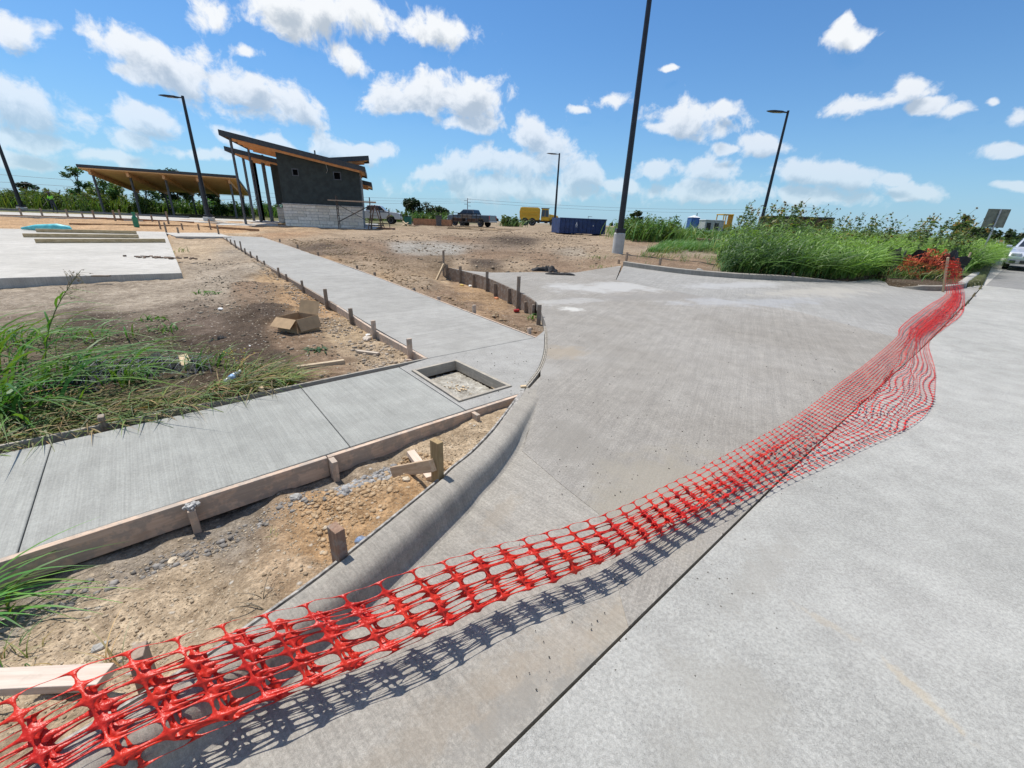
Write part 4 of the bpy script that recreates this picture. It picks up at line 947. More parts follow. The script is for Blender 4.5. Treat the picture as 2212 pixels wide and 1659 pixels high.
# thickness of the bundle: layers stand apart towards and away from the street
dirv = np.stack([np.interp(s+.05, dq, Mq[:, i])-np.interp(s-.05, dq, Mq[:, i]) for i in range(3)], 1); dirv /= np.linalg.norm(dirv, axis=1)[:, None]+1e-9
side = np.stack([dirv[:, 1], -dirv[:, 0], 0*s], 1)
lay = np.interp(v, vk, [0., .075, -.03, .06, -.05, .01])
P += side*(lay*fd)[:, None]*1.0
P += side*(fd*.035*fbm(s+5, v*4, 2.2, 3)*np.sin(math.pi*v))[:, None]
flat = 1-fd
bump_ = np.clip(fbm(s*1.2, v*2.2+3, 1.0, 3)*2.0, -.3, 1)
P[:, 2] += (.018+.045*bump_)*flat*np.sin(math.pi*np.clip(v*1.0, 0, 1))+.03*fd*fbm(s, v*5+8, 2.5, 3)
# folds that run along the net where it lies flat
fold = np.interp(s, dq, np.interp(np.arange(len(fq)), np.arange(len(fq)), fq))
P += np.stack([np.interp(s, dq, (Bq-Tq)[:, i]) for i in range(3)], 1)*(0.05*np.sin(v*math.pi*5+fbm(s, s*0, .8, 2)*6)*(1-fd)*(v > .45)*(v < .98))[:, None]*np.array([1, 1, 0])
P[:, 2] += .02*np.abs(np.sin(v*math.pi*5+1))*(1-fd)*(v > .45)
P += np.stack([fbm(U*.8+11*k_, v*ROWS*.8+5*k_, 1.0, 2) for k_ in range(3)], 1)*.018*np.sin(math.pi*np.clip(v*.94+.03, 0, 1))[:, None]*(.35+.65*fd)[:, None]
# scallop: the edge strands pull in between the knots
P[:, 2] += .004*np.sin(U*2*math.pi)*(np.abs(v-.5) > .47)
me = npmesh('safety_net', P, F)
m_net, tn, bn_ = newmat('net_plastic'); gn_ = NN(tn, 'ShaderNodeNewGeometry')
nz_ = NOISE(tn, gn_.outputs['Position'], 5, 3, .6)
cn = MIX(tn, SMOOTH(tn, nz_, .3, .7), (.66, .018, .010), (.80, .045, .016))
tn.links.new(cn, bn_.inputs['Base Color']); bn_.inputs['Roughness'].default_value = .40; bn_.inputs['Specular IOR Level'].default_value = .6
trn = NN(tn, 'ShaderNodeBsdfTranslucent'); tn.links.new(cn, trn.inputs[0]); mxn = NN(tn, 'ShaderNodeMixShader'); mxn.inputs[0].default_value = .35
tn.links.new(bn_.outputs[0], mxn.inputs[1]); tn.links.new(trn.outputs[0], mxn.inputs[2]); tn.links.new(mxn.outputs[0], tn.nodes['Material Output'].inputs[0])
bpn = NN(tn, 'ShaderNodeBump'); bpn.inputs['Strength'].default_value = .5; bpn.inputs['Distance'].default_value = .01; tn.links.new(NOISE(tn, gn_.outputs['Position'], 45, 3, .6), bpn.inputs['Height']); tn.links.new(bpn.outputs[0], bn_.inputs['Normal'])
bm = bmesh.new(); bm.from_mesh(me); bmesh.ops.remove_doubles(bm, verts=bm.verts, dist=.0006); bm.to_mesh(me); bm.free()
o = link('safety_net', me, m_net, smooth=True); tag(o, 'long red-orange plastic safety net sagging across the driveway mouth', 'safety net')
sm = o.modifiers.new('thick', 'SOLIDIFY'); sm.thickness = .0009
ns = stake(np.array([TP[-1][0]*.5+BP[-1][0]*.5+.34, TP[-1][1]+.12, float(T(kp[1]))]), hz_+.02, .045, .045, .3, m_woodf, 'stake holding up the end of the orange net at the street corner', None, lean=(-.30, 0))
# ------------------------------------------------------------------ buildings and site equipment
m_black = simple('black_metal', (.022, .022, .028), .35, metal=.3, spec=.5)
m_steel = simple('grey_steel_paint', (.085, .09, .10), .45, metal=.2)
m_fascia = simple('dark_fascia', (.045, .05, .055), .5, metal=.2)
m_sheath = simple('dark_green_sheathing', (.034, .045, .043), .8, nscale=3, namp=.25)
m_soffit = simple('wood_soffit', (.95, .55, .27), .7, nscale=2, namp=.08)
m_beam = simple('wood_beam', (.66, .37, .18), .7, nscale=3, namp=.15)
m_conc0 = simple('cast_concrete', (.50, .49, .46), .85, nscale=3, namp=.15, bump=.4)
m_glassd = simple('dark_opening', (.006, .006, .007), .9, spec=.05)
m_tread = simple('rubber', (.02, .02, .02), .8)
m_white = simple('white_paint', (.72, .73, .74), .3, coat=.3)
m_rack = simple('rust_brown', (.16, .085, .05), .75)
def loc(E0_, e1, e2):
    def f(a, b, z=0.): q = E0_[:2]+e1*a+e2*b; return (q[0], q[1], z)
    return f
def sol(f, px, z, lo=-40., hi=40.):
    """parameter t for which f(t) appears at horizontal position px"""
    for _ in range(50):
        m = (lo+hi)/2
        if pixof((*f(m)[:2], z))[0] < px: lo = m
        else: hi = m
    return m
def hex8(mb, P, z0, z1):
    """prism over 4 plan points with individual bottom and top heights"""
    V = [(p[0], p[1], z0[i]) for i, p in enumerate(P)]+[(p[0], p[1], z1[i]) for i, p in enumerate(P)]
    mb.add(V, [(0, 3, 2, 1), (4, 5, 6, 7), (0, 1, 5, 4), (1, 2, 6, 5), (2, 3, 7, 6), (3, 0, 4, 7)]); return mb
A_ = at(619, 488); e1 = np.array([.953, .302]); e2 = np.array([-.302, .953]); BL = loc(A_, e1, e2)
GZ0 = float(T(34))-.05
def roof(parent, a0, a1, b0, b1, za, zb, fas=.34, beams=5, name='roof', lin=.10):
    """mono-pitch roof from (a0,za) to (a1,zb): dark cap, wooden soffit and beams under it"""
    P = [BL(a0, b0), BL(a1, b0), BL(a1, b1), BL(a0, b1)]
    hex8(MB(), P, [za-.10, zb-.10, zb-.10, za-.10], [za, zb, zb, za]).build(name, m_fascia, parent)
    mb = MB(); t = .05
    for (p, q, zp, zq) in ((BL(a0, b0), BL(a1, b0), za, zb), (BL(a1, b0), BL(a1, b1), zb, zb), (BL(a1, b1), BL(a0, b1), zb, za), (BL(a0, b1), BL(a0, b0), za, za)):
        p = np.array(p); q = np.array(q); n_i = np.array([-(q-p)[1], (q-p)[0]]); n_i = n_i/np.linalg.norm(n_i)*t
        hex8(mb, [p, q, (q[0]+n_i[0], q[1]+n_i[1]), (p[0]+n_i[0], p[1]+n_i[1])], [zp-fas, zq-fas, zq-fas, zp-fas], [zp-.102, zq-.102, zq-.102, zp-.102])
    mb.build('fascia', m_fascia, parent)
    i = .055; P = [BL(a0+i, b0+i), BL(a1-i, b0+i), BL(a1-i, b1-i), BL(a0+i, b1-i)]
    hex8(MB(), P, [za-.2]+[zb-.2]*2+[za-.2], [za-.12]+[zb-.12]*2+[za-.12]).build('soffit', m_soffit, parent)
    for k in range(beams):
        b = b0+.5+(b1-b0-1.0)*k/max(1, beams-1)
        P = [BL(a0+.6, b-.07), BL(a1-.4, b-.07), BL(a1-.4, b+.07), BL(a0+.6, b+.07)]
        sl = (zb-za)/(a1-a0); z0 = za+sl*.6; z1_ = zb-sl*.4
        hex8(MB(), P, [z0-.46, z1_-.46, z1_-.46, z0-.46], [z0-.202, z1_-.202, z1_-.202, z0-.202]).build('beam', m_beam, parent)
def zroof(a, a0, a1, za, zb): return za+(zb-za)*(a-a0)/(a1-a0)
bld = empty('park_building', BL(0, 0, GZ0), 0, 'dark unfinished building with pale stone base and sloping wood-lined roofs', 'building')
class LP:  # keeps children placed in world coordinates under a located empty
    pass
def adopt(root):
    inv = Matrix.Translation(-Vector(root.location)) if tuple(root.rotation_euler) == (0, 0, 0) else root.matrix_world.inverted()
    for c in root.children: c.matrix_parent_inverse = inv
R1 = (-3.1, 6.0, 6.55, 4.95)
zt = lambda a: zroof(a, *R1)-.24
WW = 5.52; WT = 2.22
# front wall (dark sheathing) with two small square openings, cut out as real holes
def wall_with_holes(name, a0, a1, b, th, zb_, ztop, holes, mat, parent):
    xs = sorted({a0, a1, *[h[0] for h in holes], *[h[1] for h in holes]}); mb = MB()
    for x0, x1 in zip(xs[:-1], xs[1:]):
        hs_ = [h for h in holes if h[0] <= x0+1e-6 and h[1] >= x1-1e-6]; spans = [(zb_, None)] if not hs_ else [(zb_, hs_[0][2]), (hs_[0][3], None)]
        for s0, s1 in spans: hex8(mb, [BL(x0, b), BL(x1, b), BL(x1, b+th), BL(x0, b+th)], [s0]*4, [ztop(x0) if s1 is None else s1, ztop(x1) if s1 is None else s1]+[ztop(x1) if s1 is None else s1, ztop(x0) if s1 is None else s1])
    return mb.build(name, mat, parent)
wz = lambda y: GZ0+.05
def apx(px, z=3.): return sol(lambda t: BL(t, 0), px, z)
def zpx(px, py, b=0.): a = sol(lambda t: BL(t, b), px, 3.5); q = BL(a, b); return hgt(q[0], q[1], py)
h1 = (apx(634.5, 3.9), apx(645, 3.9), zpx(640, 378), zpx(640, 366)); h2 = (apx(724, 3.6), apx(737, 3.6), zpx(730, 387), zpx(730, 373))
wall_with_holes('upper_wall', 0, WW, 0, .25, WT+.02, zt, [h1, h2], m_sheath, bld)
for h in (h1, h2):
    mb = MB(); w_ = .06
    for (x0, x1, z0, z1_) in ((h[0]-w_, h[1]+w_, h[3], h[3]+w_), (h[0]-w_, h[1]+w_, h[2]-w_, h[2]), (h[0]-w_, h[0], h[2], h[3]), (h[1], h[1]+w_, h[2], h[3])): hex8(mb, [BL(x0, -.02), BL(x1, -.02), BL(x1, -.002), BL(x0, -.002)], [z0]*4, [z1_]*4)
    wn = mb.build('window', m_steel, bld)
    g_ = hex8(MB(), [BL(h[0], .12), BL(h[1], .12), BL(h[1], .13), BL(h[0], .13)], [h[2]]*4, [h[3]]*4).build('pane', m_glassd, None); g_.parent = wn
hex8(MB(), [BL(WW-.25, .252), BL(WW, .252), BL(WW, 5.2), BL(WW-.25, 5.2)], [GZ0]*4, [zt(WW)]*4).build('side_wall', simple('grey_side_panel', (.14, .15, .155), .7), bld)
for k in range(4):
    b = .5+k*1.25; hex8(MB(), [BL(WW+.002, b), BL(WW+.06, b), BL(WW+.06, b+.5), BL(WW+.002, b+.5)], [WT]*4, [4.4]*4).build('side_panel', simple('pale_panel', (.38, .38, .36), .6) if k % 2 else m_steel, bld)
hex8(MB(), [BL(0, .252), BL(.25, .252), BL(.25, 5.2), BL(0, 5.2)], [GZ0]*4, [zt(0)]*4).build('side_wall', m_sheath, bld)
hex8(MB(), [BL(.252, 4.95), BL(WW-.252, 4.95), BL(WW-.252, 5.2), BL(.252, 5.2)], [GZ0]*4, [zt(0), zt(WW), zt(WW), zt(0)]).build('rear_wall', m_sheath, bld)
# stone base: blocks laid one by one with recessed joints
def stone_base(a0, a1, b, z0, z1, n_rows, parent, seed, th=.16):
    rs = np.random.default_rng(seed); mats = [simple('limestone', c, .9, nscale=8, namp=.12, bump=.5, bscale=30) for c in ((.80, .72, .60), (.86, .78, .66), (.72, .64, .52), (.82, .73, .58))]
    hex8(MB(), [BL(a0+.01, b-.10), BL(a1-.01, b-.10), BL(a1-.01, b+.06), BL(a0+.01, b+.06)], [z0-.2]*4, [z1-.06]*4).build('base_wall', simple('joint_mortar_wall', (.30, .29, .27), .95), parent)
    z = z0; hs_ = rs.uniform(.8, 1.2, n_rows); hs_ = hs_/hs_.sum()*(z1-.07-z0)
    for r in range(n_rows):
        a = a0
        while a < a1-.02:
            w = float(rs.uniform(.3, 1.0)); w = min(w, a1-a); w = a1-a if a1-a-w < .2 else w
            o = rs.uniform(0, .018); hex8(MB(), [BL(a+.008, b-th-o), BL(a+w-.008, b-th-o), BL(a+w-.008, b-.102), BL(a+.008, b-.102)], [z+.008]*4, [z+hs_[r]-.008]*4).build('stone_block', mats[rs.integers(4)], parent, bevel=.008); a += w
        z += hs_[r]
    hex8(MB(), [BL(a0-.03, b-.24), BL(a1+.03, b-.24), BL(a1+.03, b-.004), BL(a0-.03, b-.004)], [z1-.06]*4, [z1]*4).build('stone_cap', simple('cap_stone', (.55, .53, .49), .85), parent, bevel=.008)
stone_base(-.02, WW+.02, 0, GZ0-.02, WT, 7, bld, 5)
roof(bld, R1[0], R1[1], -.8, 5.5, R1[2], R1[3])
for tp in (500.2, 535.3, 566.3, 586.3):
    b = sol(lambda t: BL(-2.6, t), tp, 6.2) if tp > 501 else -.3; b = max(b, -.3)
    MB().beam((*BL(-2.6, b)[:2], GZ0-.1), (*BL(-2.6, b)[:2], zroof(-2.6, *R1)-.3), .12, .12).build('column', m_steel, bld)
mb = MB(); q = BL(3.15, -.03)
mb.tube([(q[0], q[1], 5.15), (q[0]+.15, q[1]-.05, 4.95), (q[0]+.22, q[1]-.06, 4.6), (q[0]+.1, q[1]-.05, 4.4)], .012, 5); mb.build('loose_cable', m_conc0, bld)
mb = MB(); q = BL(2.6, 0); mb.tube([(*q[:2], 5.4), (*q[:2], 5.85)], .05, 6); mb.build('vent_pipe', m_fascia, bld)
# second, rear volume with its own roof
b2 = 6.0; f2 = lambda t: BL(t, b2); a2 = sol(f2, 486, 5.8); z2a = hgt(*f2(a2)[:2], 315); a2r = sol(f2, 803, 4.2); z2b = hgt(*f2(a2r)[:2], 394)
R2 = (a2, a2r, z2a, z2b); zt2 = lambda a: zroof(a, *R2)-.24
v0 = sol(lambda t: BL(t, b2+.8), 587, 4.5)
wall_with_holes('rear_volume_wall', v0, a2r-1.0, b2+.8, .25, WT, zt2, [], m_sheath, bld)
stone_base(v0, v0+2.4, b2+.8, GZ0, WT-.25, 6, bld, 8)
hex8(MB(), [BL(a2r-1.25, b2+1.06), BL(a2r-1.0, b2+1.06), BL(a2r-1., b2+5), BL(a2r-1.25, b2+5)], [GZ0]*4, [zt2(a2r-1)]*4).build('side_wall', m_sheath, bld)
roof(bld, *R2[:2], b2, b2+6, *R2[2:], name='rear_roof')
for tp in (526.3, 543.3, 562.3, 576.3):
    b = sol(lambda t: BL(a2+.7, t), tp, 5.5); b = min(max(b, b2+.3), b2+5.8)
    MB().beam((*BL(a2+.7, b)[:2], GZ0-.1), (*BL(a2+.7, b)[:2], zt2(a2+.7)-.08), .15, .15).build('column', m_steel, bld)
for tp in (551, 573):
    b = b2+2.; a = sol(lambda t: BL(t, b), tp, 4.); MB().beam((*BL(a, b)[:2], GZ0-.1), (*BL(a, b)[:2], zt2(a)-.08), .14, .14).build('column', m_steel, bld)
# third roof sloping the other way
b3 = 2.2; f3 = lambda t: BL(t, b3); a3r = sol(f3, 797, 5.6); z3r = hgt(*f3(a3r)[:2], 336); a3l = sol(f3, 700, 5.2); z3l = hgt(*f3(a3l)[:2], 341)
b3e = b3+2.2
roof(bld, a3l, a3r, b3, b3e, z3l, z3r, beams=2, name='upper_roof')
hex8(MB(), [BL(a3l+.3, b3+.3), BL(a3r-1.3, b3+.3), BL(a3r-1.3, b3e-.3), BL(a3l+.3, b3e-.3)], [4.2]*4, [z3l-.21, z3r-.26, z3r-.26, z3l-.21]).build('clerestory_wall', m_soffit, bld)
adopt(bld)
fl_ = slab('building_floor', [np.array(BL(-4.2, -1.4)[:2]), np.array(BL(6.6, -1.4)[:2]), np.array(BL(6.6, 13)[:2]), np.array(BL(-5.2, 13)[:2])], m_conc0, .02, .2, None, bevel=0); tag(fl_, kind='structure')

# scaffold at the right-hand corner
sc = empty('scaffold', BL(5.3, -1.6, GZ0), 0, 'steel scaffold with plank deck at the stone corner of the building', 'scaffold')
m_scaf = simple('scaffold_steel', (.10, .075, .06), .7, metal=.3)
fa = lambda px: sol(lambda t: BL(t, -1.6), px, 2.)
sa, sb = fa(729), fa(800)
for a in (sa, sb):
    mb = MB()
    for b in (-2.2, -1.0): mb.tube([(*BL(a, b)[:2], GZ0), (*BL(a, b)[:2], GZ0+2.25)], .03, 6)
    for z in (.4, .9, 1.4, 1.9): mb.tube([(*BL(a, -2.2)[:2], GZ0+z), (*BL(a, -1.0)[:2], GZ0+z)], .022, 5)
    mb.build('end_frame', m_scaf, sc)
for b, s in ((-2.2, 1), (-2.2, -1), (-1.0, 1)):
    MB().tube([(*BL(sa, b)[:2], GZ0+(.5 if s > 0 else 1.7)), (*BL(sb, b)[:2], GZ0+(1.7 if s > 0 else .5))], .02, 5).build('cross_brace', m_scaf, sc)
for k in range(3):
    b = -2.1+k*.34; MB().beam((*BL(sa-.55, b)[:2], GZ0+1.93), (*BL(sb+.45, b)[:2], GZ0+1.95-.02*k), .26, .045).build('plank', m_woodn, sc)
adopt(sc)
ld = empty('stepladder', BL(fa(812), -1.9, GZ0), 0, 'rust-red stepladder standing beside the scaffold', 'ladder')
for s in (-1, 1):
    q = BL(fa(812), -1.9); mb = MB(); mb.beam((q[0]+s*.55-.15, q[1], GZ0), (q[0]+s*.1-.15, q[1], GZ0+1.75), .07, .05); mb.build('leg', m_rack, ld)
    mb = MB(); mb.beam((q[0]+s*.55-.15, q[1]+.6, GZ0), (q[0]+s*.1-.15, q[1]+.45, GZ0+1.75), .07, .05); mb.build('leg', m_rack, ld)
for k in range(4): q = BL(fa(812), -1.9); MB().beam((q[0]-.15-.45+k*.09, q[1]-.01, GZ0+.3+k*.35), (q[0]-.15+.45-k*.09, q[1]-.01, GZ0+.3+k*.35), .05, .03).build('rung', m_rack, ld)
adopt(ld)
sc2 = empty('mortar_stand', BL(fa(822), -1.2, GZ0), 0, 'low steel frame with wood blocks behind the stepladder', 'stand')
q = BL(fa(820), -1.0)
for dx in (0, .7):
    MB().tube([(q[0]+dx, q[1], GZ0), (q[0]+dx, q[1], GZ0+1.5)], .03, 5).build('post', m_black, sc2)
MB().beam((q[0]-.2, q[1], GZ0+.1), (q[0]+1.0, q[1], GZ0+.1), .9, .14).build('pallet', m_rack, sc2); MB().beam((q[0], q[1], GZ0+1.3), (q[0]+.7, q[1], GZ0+1.3), .05, .05).build('rail', m_black, sc2)
adopt(sc2)

# shelter with wooden roof
zf = 4.93
def ray_at_z(px, py, z): d = ray(px, py); t = (z-EYE)/d[2]; return np.array([d[0]*t, d[1]*t])
Lp, Rp = ray_at_z(163, 354, zf), ray_at_z(511, 379, zf); p1 = (Rp-Lp)/np.linalg.norm(Rp-Lp); p2 = np.array([-p1[1], p1[0]]); PL = np.linalg.norm(Rp-Lp)
db = sol(lambda t: Lp+p2*t, 281, 4.2, 0, 60); db = float(np.clip(db, 5, 16)); bk = Lp+p2*db; zb_ = hgt(bk[0], bk[1], 405)
SHL = lambda a, b: Lp+p1*a+p2*b
sh = empty('picnic_shelter', (*SHL(PL/2, db/2), float(T(45))), 0, 'long open shelter with sloping wood-lined roof on thin steel columns', 'shelter')
zs_ = lambda b: zf+(zb_-zf)*b/db
P = [SHL(0, 0), SHL(PL, 0), SHL(PL, db), SHL(0, db)]
hex8(MB(), P, [zf-.25, zf-.25, zb_-.16, zb_-.16], [zf, zf, zb_, zb_]).build('roof', m_fascia, sh)
P = [SHL(.08, .08), SHL(PL-.08, .08), SHL(PL-.08, db-.05), SHL(.08, db-.05)]
hex8(MB(), P, [zf-.33, zf-.33, zb_-.24, zb_-.24], [zf-.26, zf-.26, zb_-.17, zb_-.17]).build('soffit', m_soffit, sh)
fcol = [sol(lambda t: SHL(t, 1.0), px, 1.0, 0, PL) for px in (223, 296, 369, 444, 511)]
fcol = np.linspace(min(max(fcol[0], .6), 1.4), PL-.8, 5)
for a in fcol:
    hex8(MB(), [SHL(a-.1, .5), SHL(a+.1, .5), SHL(a+.1, db-.3), SHL(a-.1, db-.3)], [zs_(.5)-.72, zs_(.5)-.72, zs_(db)-.62, zs_(db)-.62], [zs_(.5)-.34, zs_(.5)-.34, zs_(db)-.25, zs_(db)-.25]).build('beam', m_beam, sh)
    for b in (1.2, db-1.2):
        q = SHL(a, b); MB().beam((*q, .7), (*q, zs_(b)-.6), .14, .14).build('column', m_steel, sh)
adopt(sh)
# pale paving under the shelter with its forms
wp = [at(x, y, .06)[:2] for x, y in [(-60, 455), (0, 457.5), (240, 464.5), (480, 472.5), (600, 478), (600, 487), (480, 482), (240, 473), (0, 466), (-60, 464)]]
slab('paving', wp, m_pad, .06, .25, None, bevel=0)['kind'] = 'structure'
def rail_forms(pts, off, top, h, t, mat, lab, grp):
    Ls = [at(x, y, off)[:2] for x, y in pts]
    for i in range(len(Ls)-1):
        d = (Ls[i+1]-Ls[i]); o = plank('form_board', v3(Ls[i]+d*.002, T(Ls[i][1])+top), v3(Ls[i+1]-d*.002, T(Ls[i+1][1])+top), h, t, mat); tag(o, lab[i], 'form board', grp)
    return Ls
fb = rail_forms([(-60, 466), (120, 471), (300, 477), (420, 483)], .0, .02, .22, .05, simple('orange_brown_board', (.30, .15, .075), .8), ['brown form board edging the pale paving, at the left margin', 'brown form board edging the pale paving, below the worker', 'brown form board edging the pale paving, nearest the lamp post'], 'form boards of the shelter paving')
fb2 = rail_forms([(-60, 454), (160, 461), (410, 473)], .15, .28, .14, .05, m_steel, ['raised dark screed board on the far side of the pale paving, left length', 'raised dark screed board on the far side of the pale paving, right length'], 'screed boards of the shelter paving')
fb3 = rail_forms([(150, 486), (330, 489), (455, 492), (560, 499)], .0, .04, .13, .05, simple('orange_brown_board2', (.32, .18, .09), .8), ['low brown form board on orange soil behind the concrete pad', 'low brown form board on orange soil behind the lamp post', 'low brown form board on orange soil in front of the building columns'], 'low form boards on the orange soil')
k_ = 0
for (bx, by, h_) in [(48, 468, .6), (93, 469, .6), (148, 471, .6), (205, 474, .6), (262, 475, .7), (330, 480, .45), (250, 478, .7), (365, 485, .8), (300, 476, .5), (180, 471, .4)]:
    q = at(bx, by)[:2]; stake((q[0], q[1], float(T(q[1]))), float(T(q[1]))+h_, .09, .07, 0, m_wood2, f'{nth[sorted([48, 93, 148, 205, 262, 330, 250, 365, 300, 180]).index(bx)]} weathered stake from the left beside the pale paving'.replace('nearest', 'first'), 'stakes beside the pale paving'); k_ += 1
for (bx, by, h_) in [(347, 494, .45), (395, 497, .35), (430, 496, .3), (455, 494, .55), (360, 503, .5), (473, 507, .45), (386, 505, .3)]:
    q = at(bx, by)[:2]; stake((q[0], q[1], float(T(q[1]))), float(T(q[1]))+h_, .07, .05, 0, m_wood2, f'{nth[sorted([347, 395, 430, 455, 360, 473, 386]).index(bx)]} small stake from the left around the landing by the pad corner'.replace('nearest', 'first'), 'stakes around the landing')
q = at(296, 491)[:2]; o = lathe([(.11, 0), (.13, .05), (.13, .5), (.06, .62), (.06, .7), (.09, .72), (.09, .8)]).build('green_post', simple('green_plastic', (.03, .22, .12), .5)); o.location = (*q, float(T(q[1]))); tag(o, 'green bottle-shaped marker standing on orange soil behind the pad', 'marker')
# the three long beams and the cyan bag on the pad
for (x0, y0, x1, y1, lab) in [(80, 501.5, 295, 505.5, 'farthest of the three long beams on the concrete pad'), (52, 512.5, 300, 514.5, 'middle one of the three long beams on the concrete pad'), (78, 525, 358, 524, 'nearest and longest of the three beams on the concrete pad')]:
    a = at(x0, y0, .05); b = at(x1, y1, .05); o = plank('timber_beam', (a[0], a[1], a[2]+.07), (b[0], b[1], b[2]+.07), .14, .09, woodmat('beam_pine', (.30, .21, .09), (.62, .50, .32)), bevel=.006); tag(o, lab, 'timber beam', 'long beams on the pad')
p = at(122, 500, .05); mb = MB(); mb.tube([(p[0]-1.3, p[1]-.2, p[2]+.08), (p[0]-.7, p[1]-.1, p[2]+.14), (p[0]+.1, p[1], p[2]+.17), (p[0]+.5, p[1]+.1, p[2]+.12), (p[0]+.62, p[1]+.1, p[2]+.06)], [.05, .13, .17, .14, .05], 10)
tag(mb.build('cyan_bag', simple('cyan_sheet', (.10, .48, .52), .5), smooth=True), 'rolled cyan plastic sheet lying on the far edge of the pad', 'rolled sheet')
a = at(190, 499.5, .05); b = at(275, 500.5, .05); o = plank('black_strip', (a[0], a[1], a[2]+.02), (b[0], b[1], b[2]+.02), .05, .06, m_black); tag(o, 'thin black strip lying on the far edge of the pad', 'strip')
mb = MB(); rs = np.random.default_rng(12)
c0 = at(350, 557, .05)
for k in range(40): mb.box((c0[0]+rs.normal(0, .55), c0[1]+rs.normal(0, .12), c0[2]+.015), tuple(rs.uniform(.03, .12, 3)*np.array([1, 1, .35])), rs.uniform(0, 3), Matrix.Rotation(rs.uniform(-.4, .4), 3, 'X'))
tag(mb.build('soil_crumbs', simple('crumbs', (.17, .115, .08), .9)), kind='stuff')
a = at(200, 598, .05); b = at(238, 599, .05); o = plank('wood_chip', (a[0], a[1], a[2]+.02), (b[0], b[1], b[2]+.03), .03, .08, m_wood2); tag(o, 'split wood scrap near the front edge of the pad', 'wood chip')

# lamp posts
def lamp(base, hgt_, lab, rb=.15, head=(-1, 0), conc=(.0, .3), grp='parking lamps'):
    r = empty('lamp_post', base, 0, lab, 'lamp post', grp); x, y, z = 0, 0, 0
    if conc[0]: lathe([(conc[1], -.3), (conc[1], conc[0]-.03), (conc[1]-.03, conc[0])], 24).build('concrete_base', m_conc0, r)
    mb = MB(); z0 = conc[0]; mb.box((0, 0, z0+.09), (rb*3., rb*3., .18)); mb.build('base_cover', m_black, r, bevel=.02)
    mb = MB(); mb.tube([(0, 0, z0+.1), (0, 0, hgt_)], [rb, rb*.62], 12); mb.build('pole', m_black, r, smooth=False)
    h = np.array(head)/np.linalg.norm(head); s = np.array([-h[1], h[0]])
    prof = [(0, .10, .02), (.25, .10, .03), (.45, .2, .05), (1.0, .22, .05), (1.25, .16, .035), (1.45, .04, .01)]
    V = []; F = []
    for (d, w, t) in prof:
        c = h*(d*1.1); zz = hgt_-.12+.05*math.sin(d)
        for (a, b) in ((-w, -t), (w, -t), (w*.8, t), (-w*.8, t)): V.append((c[0]+s[0]*a, c[1]+s[1]*a, zz+b))
    for i in range(len(prof)-1):
        for k in range(4): F.append((i*4+k, i*4+(k+1) % 4, i*4+4+(k+1) % 4, i*4+4+k))
    F += [(0, 1, 2, 3), tuple(range(20, 24))[::-1]]
    hd = MB().add(V, F).build('lamp_head', m_black, r)
    c = h*.82; mb = MB(); mb.box((c[0], c[1], hgt_-.155), (.5, .26, .012), math.atan2(h[1], h[0])); ln = mb.build('lens', simple('lamp_lens', (.35, .33, .32), .3), None); ln.parent = hd
    return r
def lampby(px, y, toppx, toppy, lab, **k):
    b = far(px, y); lamp((b[0], b[1], b[2]), hgt(b[0], b[1], toppy)-b[2], lab, **k)
lampby(453, 35, 395, 207, 'black lamp post left of the building, its head reaching left', rb=.15, head=(-1, -.15), conc=(.35, .4))
b = at(1333, 551); lamp((b[0], b[1], b[2]-.05), 11.5, 'tall black lamp post on a round concrete base at the driveway back', rb=.135, head=(-1, 0), conc=(1.0, .25))
lampby(1197, 58, 1211, 331, 'black lamp post behind the yellow truck and blue dumpster', rb=.15, head=(-1, 0), conc=(.5, .4))
lampby(1633, 36, 1690, 239, 'black lamp post rising from the sunflowers on the right', rb=.13, head=(-1, 0), conc=(.5, .3))
b = far(49, 45); lamp((b[0], b[1], b[2]), 9.6, 'black lamp post at the far left margin', rb=.17, head=(-1, 0), conc=(.3, .4))

# ------------------------------------------------------------------ vehicles
m_tyre = simple('tyre', (.018, .018, .018), .85); m_rim = simple('rim', (.45, .45, .46), .35, metal=.7)
m_win, tw, bw_ = newmat('car_glass'); bw_.inputs['Base Color'].default_value = (.02, .025, .03, 1); bw_.inputs['Roughness'].default_value = .08; bw_.inputs['Specular IOR Level'].default_value = .7
def paint(name, c): return simple(name, c, .32, metal=.25, namp=.04, coat=.6)
m_dark = simple('dark_trim', (.03, .03, .03), .6)
m_hl = simple('headlight_glass', (.55, .58, .60), .15, spec=.8); m_tl = simple('tail_light', (.4, .02, .02), .25)
def arch(cx, r, z0, n=7): return [(cx-r*math.cos(math.pi*k/(n-1)), z0+r*math.sin(math.pi*k/(n-1))) for k in range(n)]
def wheels(r, xs, hw, rad_, w=.24):
    for x in xs:
        for s in (-1, 1):
            e = MB(); n = 20; V = []
            t = lathe([(rad_*.62, -w/2), (rad_*.95, -w/2), (rad_, -w/2+.03), (rad_, w/2-.03), (rad_*.95, w/2), (rad_*.62, w/2)], 20).build('wheel', m_tyre, r, smooth=False)
            t.location = (x, s*(hw-w/2+.02), rad_); t.rotation_euler = (rad(90), 0, 0)
            i = lathe([(.05, -.02), (rad_*.5, .0), (rad_*.6, .03), (rad_*.62, -.05)], 20).build('rim', m_rim, None); i.parent = t; i.location = (0, 0, -s*(w/2-.02)); 
            if s > 0: i.rotation_euler = (rad(180), 0, 0); i.location = (0, 0, -(w/2-.02))
            else: i.location = (0, 0, (w/2-.02))
